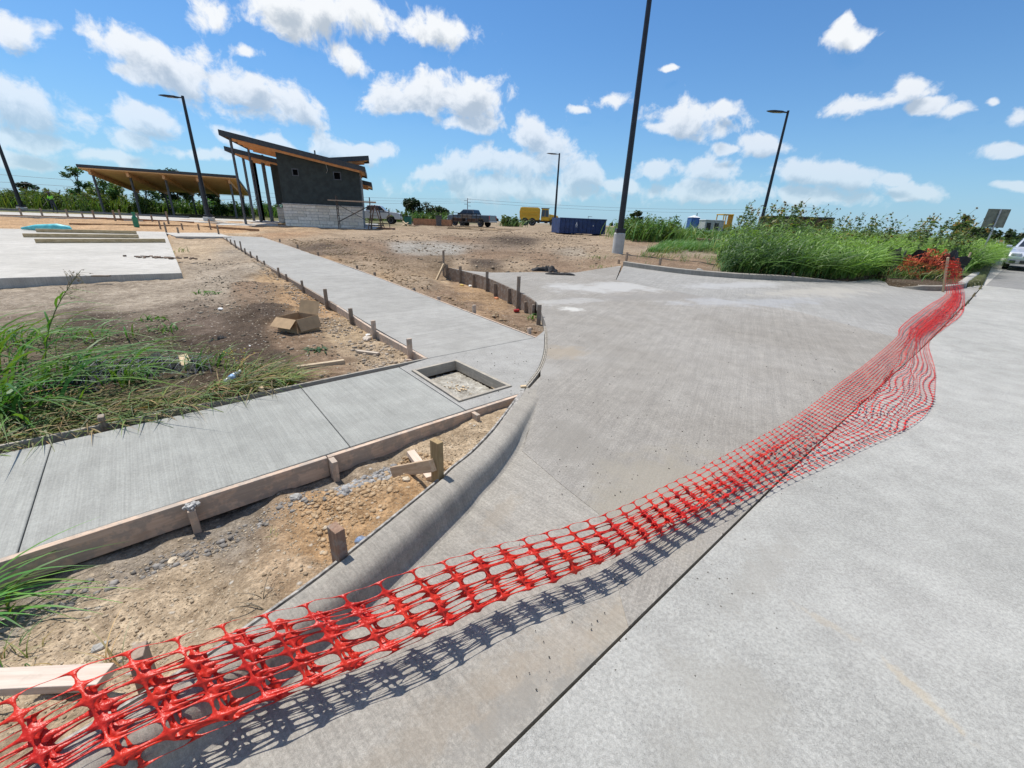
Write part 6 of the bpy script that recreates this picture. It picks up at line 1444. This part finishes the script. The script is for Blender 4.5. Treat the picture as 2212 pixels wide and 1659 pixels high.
rs = np.random.default_rng(77)
# tall grass right of the driveway
front = PP((1555, 596), (1640, 601), (1760, 606), (1850, 606), (1895, 599), (1915, 588), (1960, 588), (2040, 590), (2078, 600), (2112, 592), (2140, 574))
backp = [far(x, y)[:2] for x, y in ((2165, 27), (2090, 26), (1900, 27), (1750, 25), (1600, 22), (1545, 18))]
X, Y = scatter(15000, front+backp, rs); Z, _ = ground_z(X, Y)
hh = (1.3+1.0*fbm(X, Y, .7, 3)+.25*rs.normal(size=len(X)))*np.interp(X, [5, 7, 9, 14, 20], [.55, 1., 1.05, 1.0, .75]); hh = np.clip(hh, .25, 2.0)
hue = np.clip(.35+(X-9)*.045+fbm(X+3, Y, .6, 3)*1.5, 0, 1)[:, None]
tint = (np.array([[.055, .115, .03]])*(1-hue)+np.array([[.17, .30, .05]])*hue)*(1+rs.uniform(-.3, .35, (len(X), 1)))
A = blades(X, Y, Z, hh, WIND+rs.normal(0, .7, len(X)), rs.uniform(.45, 1.35, len(X)), .036, 6, tint, rs, .6)
X3, Y3 = scatter(16000, front+backp, rs); Z3, _ = ground_z(X3, Y3)
h3 = np.clip((.92+.9*fbm(X3, Y3, .7, 3)+.2*rs.normal(size=len(X3)))*np.interp(X3, [5, 7, 9, 14, 20], [.55, 1., 1.05, 1.0, .75]), .3, 1.8)*rs.uniform(.25, .95, len(X3))
hu3 = np.clip(.45+(X3-9)*.045+fbm(X3+3, Y3, .6, 3)*1.5+.15*rs.normal(size=len(X3)), 0, 1.2)[:, None]
D3 = blades(X3, Y3, Z3+h3, rs.uniform(.25, .55, len(X3)), WIND+rs.normal(0, 1.1, len(X3)), rs.uniform(.9, 1.7, len(X3)), .04, 5, (np.array([[.055, .105, .035]])*(1-hu3)+np.array([[.18, .29, .065]])*hu3)*(1+rs.uniform(-.3, .35, (len(X3), 1))), rs, .75)
X2, Y2 = scatter(5000, front+backp, rs); Z2, _ = ground_z(X2, Y2)
B = blades(X2, Y2, Z2, rs.uniform(.15, .5, len(X2)), rs.uniform(0, 6.3, len(X2)), rs.uniform(.4, 1.3, len(X2)), .02, 4, hsvish(len(X2), (.24, .21, .10), .3, rs), rs)
tag(vegobj('tall_grass', [A, B, D3], m_grass), kind='stuff')
# low weeds along the left half of the far kerb
lowp = PP((1362, 573), (1440, 583), (1560, 595), (1600, 590), (1590, 560), (1500, 535), (1440, 530), (1395, 545)); X, Y = scatter(2600, lowp, rs); Z, _ = ground_z(X, Y); m_ = fbm(X, Y, .8, 3) > .0; X, Y, Z = X[m_], Y[m_], Z[m_]
hh = np.clip(.28+.5*fbm(X, Y, .5, 3)+.1*rs.normal(size=len(X)), .06, .8)
A = blades(X, Y, Z, hh, WIND+rs.normal(0, .9, len(X)), rs.uniform(.4, 1.1, len(X)), .024, 4, hsvish(len(X), (.15, .19, .065), .4, rs), rs)
tag(vegobj('low_grass', [A], m_grass), kind='stuff')
band = PP((1390, 548), (1440, 533), (1560, 530), (1600, 545)); X, Y = scatter(4200, band, rs); Z, _ = ground_z(X, Y)
A = blades(X, Y, Z, np.clip(.5+.3*rs.normal(size=len(X))*.5, .15, 1.), WIND+rs.normal(0, .7, len(X)), rs.uniform(.4, 1.0, len(X)), .03, 4, hsvish(len(X), (.085, .19, .035), .3, rs), rs)
tag(vegobj('low_grass', [A], m_grass), kind='stuff')
# leafy weed belts: (px0, px1, y0, y1, height, count, leaf size, colour)
def belt(name, px0, px1, y0, y1, h, n, size, col, seed, grass=0):
    rs = np.random.default_rng(seed); px = rs.uniform(px0, px1, n//60+1); yy = rs.uniform(y0, y1, n//60+1); C = []; T_ = []
    a = [far(p, y) for p, y in zip(px, yy)]
    for b in a:
        hb = h*rs.uniform(.5, 1.15); r_ = rs.uniform(.3, .8)*max(.6, h*.4); m = 60; p = rs.normal(0, 1, (m, 3)); p /= np.linalg.norm(p, axis=1)[:, None]; p *= rs.uniform(.3, 1, (m, 1))
        q = np.stack([b[0]+p[:, 0]*r_, b[1]+p[:, 1]*r_, b[2]+hb*.5+p[:, 2]*hb*.55], 1); C.append(q); T_.append(np.repeat(hsvish(1, col, .4, rs), m, 0)*(1+rs.uniform(-.25, .25, (m, 1))))
    C = np.concatenate(C); C[:, 2] = np.maximum(C[:, 2], T(C[:, 1])+.03); parts = [leaves(C, size, np.clip(np.concatenate(T_), .003, 1), rs)]
    if grass:
        X = np.array([b[0] for b in a]*grass)+rs.normal(0, .7, len(a)*grass); Y = np.array([b[1] for b in a]*grass)+rs.normal(0, .7, len(a)*grass)
        parts.append(blades(X, Y, T(Y), h*rs.uniform(.6, 1.25, len(X)), WIND+rs.normal(0, .8, len(X)), rs.uniform(.2, .8, len(X)), size*.5, 4, hsvish(len(X), tuple(np.array(col)*1.5), .3, rs), rs))
    return tag(vegobj(name, parts, m_leaf), kind='stuff')
belt('weeds', -90, 330, 50, 58, 2.0, 9000, .17, (.075, .115, .028), 1, 10)
belt('weeds', 300, 640, 56, 64, 1.9, 9000, .18, (.065, .12, .028), 2, 10)
belt('weeds', -90, 200, 60, 75, 2.6, 3000, .25, (.12, .15, .035), 9, 8)
belt('weeds', 780, 985, 66, 72, 1.8, 3600, .2, (.07, .12, .03), 3, 10)
belt('weeds', 1082, 1116, 62, 66, 1.5, 900, .22, (.075, .115, .035), 4, 10)
belt('weeds', 1345, 1460, 31, 36, 1.7, 6500, .10, (.085, .15, .035), 5, 8)
belt('weeds', 1332, 1350, 36, 39, 1.5, 900, .10, (.09, .16, .035), 15, 8)
belt('weeds', 1455, 1660, 33, 42, 1.0, 7500, .10, (.09, .17, .04), 6, 14)
belt('weeds', 1560, 1900, 22, 30, 1.7, 9000, .08, (.10, .15, .045), 7, 12)
belt('weeds', 1850, 2060, 20, 27, 1.5, 6500, .075, (.13, .17, .05), 8, 12)
belt('weeds', 1620, 2040, 34, 44, 1.4, 4500, .12, (.09, .13, .045), 10, 6)
belt('treeline', -120, 190, 330, 420, 8.5, 3600, 1.3, (.028, .045, .018), 11)
belt('treeline', 190, 2300, 480, 620, 5.5, 9000, 1.6, (.035, .055, .028), 12)
belt('treeline', 2110, 2330, 85, 120, 3.0, 5500, .5, (.03, .05, .018), 13)
belt('weeds', 2070, 2330, 42, 60, 1.1, 3500, .16, (.08, .13, .04), 14, 8)
# trees with their own trunk and crown
def tree(px, y, h, cw, label, col, nl=2600, seed=1, base=.25, size=.16, lean=.0, group=None, clumps=14):
    rs = np.random.default_rng(seed); b = far(px, y); r = empty('tree', b, 0, label, 'tree', group); mb = MB(); mb.tube([(0, 0, -.1), (lean*.1, 0, h*.3), (lean*.4, 0, h*.62), (lean, 0, h*.86)], [h*.022+.02, h*.018+.01, h*.011, .01], 7)
    cs = []
    for k in range(clumps):
        f = base+(1-base)*rs.random()**.8; z = h*f; wd = cw*math.sin(math.pi*min(1, .18+.75*(1-(f-base)/(1-base+1e-6)))); a = rs.uniform(0, 6.3); rr = wd*rs.uniform(.15, .8); c = np.array([lean*f+math.cos(a)*rr, math.sin(a)*rr, z]); cs.append(c)
        st = h*max(.12, f*.6); mb.tube([(lean*st/h, 0, st), tuple((np.array([lean*st/h, 0, st])+c)/2+np.array([0, 0, .05*h])), tuple(c)], [h*.009, h*.006, .008], 5)
    mb.build('trunk', m_bark, r); P = []; T_ = []
    for c in cs:
        m = nl//clumps; p = rs.normal(0, 1, (m, 3)); p /= np.linalg.norm(p, axis=1)[:, None]; p *= rs.random((m, 1))**.45; sc_ = cw*rs.uniform(.24, .42); P.append(c+p*np.array([sc_, sc_, sc_*.75])); T_.append(np.repeat(hsvish(1, col, .3, rs), m, 0)*(1+rs.uniform(-.3, .3, (m, 1))))
    v, f, c = leaves(np.concatenate(P), size, np.clip(np.concatenate(T_), .003, 1), rs); me = npmesh('crown', v, f); colattr(me, 'tint', c); link('crown', me, m_leaf, r); return r
tree(182, 54, 4.6, 1.5, 'thin young tree left of the shelter, taller than its neighbours', (.10, .17, .05), 1600, 1, .12, .16, .5)
tree(246, 54, 3.6, 2.2, 'bushy young tree under the left end of the shelter roof', (.10, .17, .045), 2200, 2, .1, .17, .4)
tree(322, 58, 3.6, 1.7, 'loose young tree behind the middle of the shelter', (.10, .17, .055), 1400, 3, .1, .17, .4)
tree(392, 78, 6.2, 3.6, 'dark round tree behind the shelter near the lamp post', (.022, .042, .014), 4200, 4, .15, .26, .0, clumps=22)
tree(456, 84, 4.0, 2.4, 'smaller dark tree right of the round dark tree behind the shelter', (.022, .042, .014), 1800, 5, .15, .26)
tree(892, 150, 5.6, 5.0, 'dark tree on the horizon above the orange plywood box', (.025, .042, .018), 2400, 6, .12, .5, 0, clumps=16)
tree(935, 160, 4.4, 6.5, 'wide low dark tree on the horizon right of the white pickup', (.025, .042, .018), 2400, 7, .1, .5, 0, clumps=16)
tree(2060, 62, 3.6, 1.5, 'dark oak left of the street sign', (.022, .04, .014), 4200, 8, .2, .15, .1, clumps=22)
tree(2096, 66, 2.5, 1.9, 'low dark oak right below the street sign', (.022, .04, .014), 2600, 9, .15, .15, .1, clumps=18)
tree(1362, 37, 2.0, .9, 'small dark shrub-like tree behind the tall lamp base', (.03, .055, .02), 1500, 10, .1, .11, .3)
tree(68, 300, 12, 6, 'taller tree standing up from the far treeline at the left', (.025, .04, .018), 900, 12, .3, 1.0)
# wild sunflowers
petal = simple('sunflower_petal', (.72, .42, .02), .6, namp=.1); seedm = simple('sunflower_disc', (.05, .028, .012), .9)
def sunflower(seed):
    rs = np.random.default_rng(seed); r = empty('sunflower', (0, 0, 0)); mb = MB(); H = 2.0; pts = [(0, 0, 0), (.05, 0, H*.4), (.16, 0, H*.75), (.30, 0, H)]; mb.tube(pts, [.014, .012, .009, .005], 5)
    tips = [(np.array([.30, 0, H]), 1)]; C = []
    for k in range(9):
        f = rs.uniform(.35, .95); st = np.array([.3*f**1.6, 0, H*f]); a = rs.uniform(0, 6.3); l = rs.uniform(.15, .5); e = st+np.array([math.cos(a)*l*.6+.1, math.sin(a)*l*.6, l*.8]); mb.tube([st, (st+e)/2+np.array([0, 0, -.02]), e], [.006, .005, .003], 4); tips.append((e, .8))
        for q in range(3): C.append(st+(e-st)*rs.random()+rs.normal(0, .03, 3))
    for k in range(26): f = rs.uniform(.1, .9); C.append(np.array([.3*f**1.6, 0, H*f])+rs.normal(0, .08, 3))
    mb.build('stem', m_stem, r); v, f, c = leaves(np.array(C), .085, hsvish(len(C), (.10, .15, .05), .3, rs), rs, .4); me = npmesh('foliage', v, f); colattr(me, 'tint', c); link('foliage', me, m_leaf, r)
    for e, s in tips:
        if rs.random() < .25: continue
        d = Vector((rs.uniform(-.6, 1), rs.uniform(-1, .2), rs.uniform(0, .7))).normalized(); u = d.orthogonal().normalized(); w = d.cross(u); n = 11; V = []; F = []
        for k in range(n):
            a = 2*math.pi*k/n; da = math.pi/n*.85; e0 = Vector(e)
            V += [e0+(u*math.cos(a-da)+w*math.sin(a-da))*.024, e0+(u*math.cos(a+da)+w*math.sin(a+da))*.024, e0+(u*math.cos(a)+w*math.sin(a))*.085*s-d*.006]; F.append((3*k, 3*k+1, 3*k+2))
        hd_ = MB().add(V, F).build('flower_head', petal, r); dk = lathe([(.028, -.006), (.031, .004), (.014, .014)], 10).build('seed_disc', seedm, None); dk.parent = hd_; dk.matrix_local = Matrix.Translation(Vector(e)) @ d.to_track_quat('Z', 'Y').to_matrix().to_4x4()
    return r
protos = [sunflower(100+k) for k in range(5)]; rs = np.random.default_rng(5); nsun = 0
spots = [(rs.uniform(1575, 1690), rs.uniform(17, 24)) for _ in range(20)]+[(rs.uniform(1690, 1880), rs.uniform(17, 25)) for _ in range(18)]+[(rs.uniform(1880, 2060), rs.uniform(16, 22)) for _ in range(26)]
for i, (px, y) in enumerate(spots):
    o = protos[i] if i < 5 else copy_tree(protos[i % 5]); b = far(px, y); o.location = (b[0], b[1], gz(b[0], b[1])-.05); o.rotation_euler = (0, rs.uniform(-.1, .2), rs.uniform(-.6, .6)); k = float(rs.uniform(.85, 1.12))*(1.15 if px < 1660 else .95 if px > 1880 else 1.); o.scale = (k, k, k)
    lab = ('wild sunflower in the tall clump left of the right-hand lamp post' if px < 1640 else 'wild sunflower in front of the rust-brown container' if px < 1790 else 'wild sunflower among grass between the container and the orange net' if px < 1930 else 'wild sunflower in the dense yellow patch above the orange net')
    tag(o, lab, 'sunflower', 'wild sunflowers in the tall grass')
for px, y in [(rs.uniform(-40, 340), rs.uniform(48, 52)) for _ in range(14)]:
    o = copy_tree(protos[int(rs.integers(5))]); b = far(px, y); o.location = (b[0], b[1], float(T(b[1]))); o.rotation_euler = (0, .1, rs.uniform(-.5, .5)); tag(o, 'wild sunflower in the weeds behind the pale paving', 'sunflower', 'wild sunflowers behind the paving')
# foreground johnson grass at the left
def clump(px, py, n, h, label, seed, spread=.12, col=(.085, .18, .035), bend=(.5, 1.2), w=.023, az=WIND, azs=.9, seg=8, dry=0, cat='grass clump'):
    rs = np.random.default_rng(seed); n = int(n*(.62 if n > 40 and n < 120 else 1)); b = atg(px, py); X = b[0]+rs.normal(0, spread, n); Y = b[1]+rs.normal(0, spread*.7, n); Z, _ = ground_z(X, Y)
    tint = hsvish(n, col, .35, rs); 
    if dry: k = rs.random(n) < dry; tint[k] = hsvish(int(k.sum()), (.34, .27, .13), .2, rs)
    o = vegobj('grass_clump', [blades(X, Y, Z-.01, h*rs.uniform(.45, 1.1, n), az+rs.normal(0, azs, n), rs.uniform(*bend, n), w*rs.uniform(.6, 1.3, n), seg, tint, rs, .62)], m_grass); o['label'] = label; o['category'] = cat; o['group'] = 'grass clumps and weeds on the left soil'; return o
clump(20, 905, 110, 1.1, 'big arching grass clump at the left margin by the sidewalk', 1, .22, bend=(.8, 1.4))
clump(-40, 800, 90, 1.25, 'tall grass clump cut by the left margin, above the black fabric', 2, .28, bend=(.7, 1.4))
clump(120, 850, 80, 1.0, 'arching grass clump around the seed stalk', 3, .17, bend=(.7, 1.4))
clump(215, 800, 50, .65, 'grass clump behind the seed stalk, over the black fabric', 4, .16, bend=(.8, 1.5))
clump(60, 745, 80, .85, 'grass clump nearest the concrete pad, far left', 5, .3, bend=(.9, 1.5))
clump(190, 735, 44, .5, 'lower grass clump right of the far left one, before the pad', 6, .24, bend=(.6, 1.3))
clump(290, 830, 34, .6, 'thin grass clump in the middle of the black fabric', 7, .10, bend=(.5, 1.3))
clump(360, 715, 26, .22, 'small dark grass tuft between pad and cardboard box', 8, .10, bend=(.7, 1.4), azs=2.5)
clump(330, 690, 20, .2, 'small dark grass tuft left behind the black fabric end', 9, .12, bend=(.7, 1.4), azs=2.5)
clump(455, 634, 26, .16, 'short bright grass tuft on the soil before the pad corner', 10, .16, bend=(1., 1.6), azs=2.5)
clump(440, 795, 46, .42, 'leafy green tuft at the end of the black fabric', 11, .11, bend=(.5, 1.3), azs=1.2, w=.02)
clump(515, 800, 34, .26, 'yellow-flowered weed above the plastic bottle', 12, .07, (.12, .19, .04), azs=2.5, w=.012)
clump(600, 838, 26, .35, 'long pale grass blades at the sidewalk edge right of the bottle', 13, .07, (.17, .25, .06), az=rad(60), azs=.5)
clump(570, 800, 18, .4, 'leaning grass stalks between bottle and tapered offcut', 14, .08, (.14, .22, .05), az=rad(40), azs=.5, w=.010)
clump(683, 757, 26, .12, 'flat broad-leaved weed below the cardboard box', 15, .07, (.06, .11, .045), bend=(1., 1.7), azs=2.5, w=.03, seg=5)
clump(1100, 640, 20, .25, 'pale dry weed in the hollow below the curved form', 16, .10, (.22, .22, .10), azs=2.5, w=.014, dry=.5)
clump(1152, 690, 16, .3, 'dark green weed between the stakes of the curved form', 17, .05, azs=2.5, w=.014)
clump(-55, 1340, 34, .5, 'grass clump reaching in from the left over the sandy soil', 18, .07, (.13, .26, .05), bend=(.8, 1.5), az=rad(75), azs=.35, w=.015, seg=10)
clump(30, 1430, 30, .13, 'trampled grass tuft beside the bleached board', 19, .08, (.13, .19, .06), azs=2.5, w=.005, dry=.5)
clump(250, 1440, 9, .26, 'dry straw blades behind the leaning stake', 20, .02, (.50, .38, .22), az=rad(-60), azs=.7, w=.006, bend=(.7, 1.4))
clump(590, 1155, 7, .06, 'tiny green sprout on the sandy soil', 21, .01, (.25, .27, .07), azs=2.5, w=.004)
clump(590, 1310, 6, .12, 'dry dark twigs on the sandy soil by the kerb', 22, .04, (.10, .075, .05), bend=(1.3, 1.9), azs=2.5, w=.004)
clump(390, 545, 20, .35, 'little weed at the landing edge', 24, .2, (.12, .17, .06), azs=2.5, w=.02)
clump(1290, 560, 36, .45, 'thin weed left of the round lamp base', 25, .30, (.13, .17, .06), azs=1.5, w=.016)
clump(1305, 580, 24, .25, 'low weed in front of the round lamp base', 26, .25, (.13, .19, .06), azs=2.5, w=.02)
clump(1990, 600, 160, .75, 'grass tuft growing through the heap of orange net', 27, .35, (.13, .18, .045), azs=.9, w=.02, dry=.3)
clump(1905, 603, 150, .95, 'arching grass hanging in front of the black silt fence', 28, .45, (.12, .20, .05), az=WIND, azs=.7, bend=(.8, 1.4), w=.016)
# seed stalk
b = atg(100, 835); top = np.array([b[0]+.62, b[1]+.1, 0]); top[2] = hgt(top[0], top[1], 585); st = empty('seed_stalk', (b[0], b[1], b[2]), 0, 'tall grass stalk with an open seed head in front of the pad', 'grass stalk'); mb = MB(); P0 = np.zeros(3); P1 = top-b
def sp(t): return P0+P1*t+np.array([-.10*math.sin(math.pi*t), 0, .05*math.sin(math.pi*t)])
mb.tube([sp(t) for t in np.linspace(0, 1, 9)], [.0065-.0045*t for t in np.linspace(0, 1, 9)], 6); mb.build('stem', m_stem, st)
rs = np.random.default_rng(3); mb = MB(); C = []
for k in range(44):
    t = rs.uniform(.72, 1); p = sp(t); a = rs.uniform(-.6, 2.2); l = rs.uniform(.05, .20)*(1.25-t); l = l*2.2; e = p+np.array([math.cos(a)*l, rs.normal(0, .3)*l, math.sin(a)*l*.7]); mb.tube([p, (p+e)/2+np.array([0, 0, .01]), e], [.0016, .0012, .0008], 3, False)
    for q in range(5): C.append(p+(e-p)*rs.uniform(.5, 1))
mb.build('seed_head', simple('seed_head', (.24, .20, .12), .8), st); v, f, c = leaves(np.array(C), .008, hsvish(len(C), (.25, .19, .12), .3, rs), rs); me = npmesh('seeds', v, f); colattr(me, 'tint', c); link('seeds', me, m_dry, st)
bl = []
for k, (t, az_, l) in enumerate([(.25, 70, .5), (.35, -70, .4), (.45, 85, .5), (.55, 60, .45), (.65, 100, .4), (.72, 80, .3), (.3, 100, .55), (.5, -50, .3)]):
    p = sp(t); bl.append(blades(np.array([p[0]]), np.array([p[1]]), np.array([p[2]]), l, np.array([rad(az_)]), 1.0, .02, 8, hsvish(1, (.10, .22, .035), .2, rs), rs, .8))
vegobj('leaf', bl, m_grass, st)
# trampled green and dry stalks along the sidewalk
tp_ = PP((-60, 985), (0, 955), (300, 905), (560, 838), (640, 820), (640, 800), (520, 790), (420, 850), (250, 850), (80, 860), (-60, 880)); rs = np.random.default_rng(17)
X, Y = scatter(1900, tp_, rs); Z, _ = ground_z(X, Y); n = len(X); tint = hsvish(n, (.12, .17, .05), .35, rs); k = rs.random(n) < .5; tint[k] = hsvish(int(k.sum()), (.22, .175, .095), .4, rs)
A = blades(X, Y, Z+rs.uniform(0, .05, n), rs.uniform(.08, .34, n), rad(75)+rs.normal(0, 1.0, n), rs.uniform(1.2, 2.0, n), rs.uniform(.005, .020, n), 5, tint, rs, .45); tag(vegobj('trampled_grass', [A], m_dry), kind='stuff')
tp2 = PP((-60, 900), (60, 860), (300, 860), (460, 800), (560, 770), (300, 700), (-60, 700)); X, Y = scatter(900, tp2, rs); Z, _ = ground_z(X, Y); n = len(X)
A = blades(X, Y, Z+rs.uniform(0, .03, n), rs.uniform(.05, .22, n), rad(75)+rs.normal(0, 1.3, n), rs.uniform(1.0, 1.9, n), rs.uniform(.004, .012, n), 4, hsvish(n, (.13, .17, .06), .4, rs), rs, .45); tag(vegobj('trampled_grass', [A], m_dry), kind='stuff')
# yellow blossoms on the weed near the bottle
rs = np.random.default_rng(4); b = atg(515, 800); C = b+np.stack([rs.normal(0, .1, 60), rs.normal(0, .07, 60), rs.uniform(.10, .24, 60)], 1); v, f, c = leaves(C, .009, hsvish(60, (.6, .5, .05), .2, rs), rs); me = npmesh('blossoms', v, f); colattr(me, 'tint', c); tag(link('blossoms', me, m_dry), kind='stuff')
# black silt fabric lying in the grass, with its wire mesh
def drape(name, a_px, b_px, wdt, hh_, lab, seed, mesh=True):
    a = atg(*a_px); b = atg(*b_px); L_ = float(np.linalg.norm(b[:2]-a[:2])); rz = math.atan2(b[1]-a[1], b[0]-a[0]); ctr = (a+b)/2
    o = crumple(name, (ctr[0], ctr[1], ctr[2]-.03), L_/2, wdt/2, hh_, rz, lab, 'fabric', seed)
    if mesh:
        mb = MB(); ux = np.array([math.cos(rz), math.sin(rz)]); uy = np.array([-ux[1], ux[0]]); rs = np.random.default_rng(seed)
        for k in range(int(L_/.07)):
            s = -L_/2+k*.07; pts = []
            for j in range(6): q = ctr[:2]+ux*(s+j*.035)+uy*(-wdt/2+j*wdt/5); pts.append((q[0], q[1], ctr[2]+.04+hh_*.6*math.sin(math.pi*j/5)+.01*math.sin(s*9)))
            mb.tube(pts, .0013, 3, False)
            pts = []
            for j in range(6): q = ctr[:2]+ux*(s-j*.035+.15)+uy*(-wdt/2+j*wdt/5); pts.append((q[0], q[1], ctr[2]+.042+hh_*.6*math.sin(math.pi*j/5)+.01*math.sin(s*9)))
            mb.tube(pts, .0013, 3, False)
        w = mb.build('wire_mesh', simple('wire_mesh_grey', (.28, .29, .33), .4, metal=.6)); w.parent = o
drape('black_fabric', (170, 815), (470, 795), .46, .20, 'long strip of black silt fabric lying in the left grass', 3)
drape('black_fabric', (40, 860), (240, 830), .36, .17, 'black silt fabric strip nearer the sidewalk, under the grass clump', 5)
drape('black_fabric', (-60, 905), (45, 880), .40, .24, 'black fabric heap cut by the left margin', 7, False)
drape('black_fabric', (455, 740), (485, 728), .12, .09, 'small black fabric lump left of the cardboard box', 9, False)
# silt fence and heap of orange net at the street corner
fpts = [at(1903, 599)[:2]+np.array([.1, .15]), at(1945, 606)[:2]+np.array([.1, .3]), at(1990, 611)[:2]+np.array([.1, .35]), at(2040, 611)[:2]+np.array([.15, .35]), at(2082, 607)[:2]+np.array([.2, .35])]
sf = empty('silt_fence', (*fpts[2], float(T(fpts[2][1]))), 0, 'sagging black silt fence at the street corner behind the orange net', 'silt fence'); V = []; F = []; n = 0
fl2 = smoothline(fpts, 40)
for i, p in enumerate(fl2):
    for j in range(5): V.append((p[0]+.06*math.sin(i*.9+j), p[1]+.08*math.sin(i*.5+j*.7), float(T(p[1]))+.05+j/4*(.85+.12*math.sin(i*.45)+.05*math.sin(i*1.7))))
for i in range(len(fl2)-1):
    for j in range(4): F.append((i*5+j, i*5+5+j, i*5+6+j, i*5+j+1))
o = MB().add(V, F).build('fabric', m_cloth, sf); s_ = o.modifiers.new('t', 'SOLIDIFY'); s_.thickness = .006
for i, p in enumerate(fpts): MB().beam((p[0], p[1]+.05, float(T(p[1]))), (p[0]+.03, p[1]+.05, float(T(p[1]))+.95), .04, .04).build('post', m_woodf if i > 1 else m_steel, sf)
adopt(sf)
def netheap(ctr, sx, sy, h, rz, label, seed, nc=44, nr=24):
    U = []; Vv = []; F = []; k = 0
    for c in range(nc):
        for r in range(nr): U.append(np.r_[c+hx2, c+bx_]); Vv.append(np.r_[r+hy, r+by_]); i = np.arange(HS); j = (i+1) % HS; F.append(np.stack([i, j, j+HS, i+HS], 1)+k); k += 2*HS
    u = np.concatenate(U)/nc*2-1; v = np.concatenate(Vv)/nr*2-1
    x = u*sx+.12*fbm(u*3, v*3+seed, 1.5, 3); y = v*sy+.25*fbm(u*3+9, v*3+seed, 1.5, 3); z = h*np.clip(1-.5*v**2-.35*u**2+.9*fbm(u*2.5, v*2.5+seed, 1.2, 3), .03, 1.4)
    X_ = ctr[0]+x*math.cos(rz)-y*math.sin(rz); Y_ = ctr[1]+x*math.sin(rz)+y*math.cos(rz); o = link('safety_net', npmesh('net_heap', np.stack([X_, Y_, ctr[2]+z], 1), np.concatenate(F)), simple('dusty_net', (.55, .09, .03), .55)); s_ = o.modifiers.new('t', 'SOLIDIFY'); s_.thickness = .002
    return tag(o, label, 'safety net')
c_ = (fpts[2]+fpts[3])/2; netheap((c_[0]-.25, c_[1]-.12, float(T(c_[1]))+.05), 1.15, .3, .72, rad(14), 'heap of orange net thrown over the black silt fence at the corner', 3)
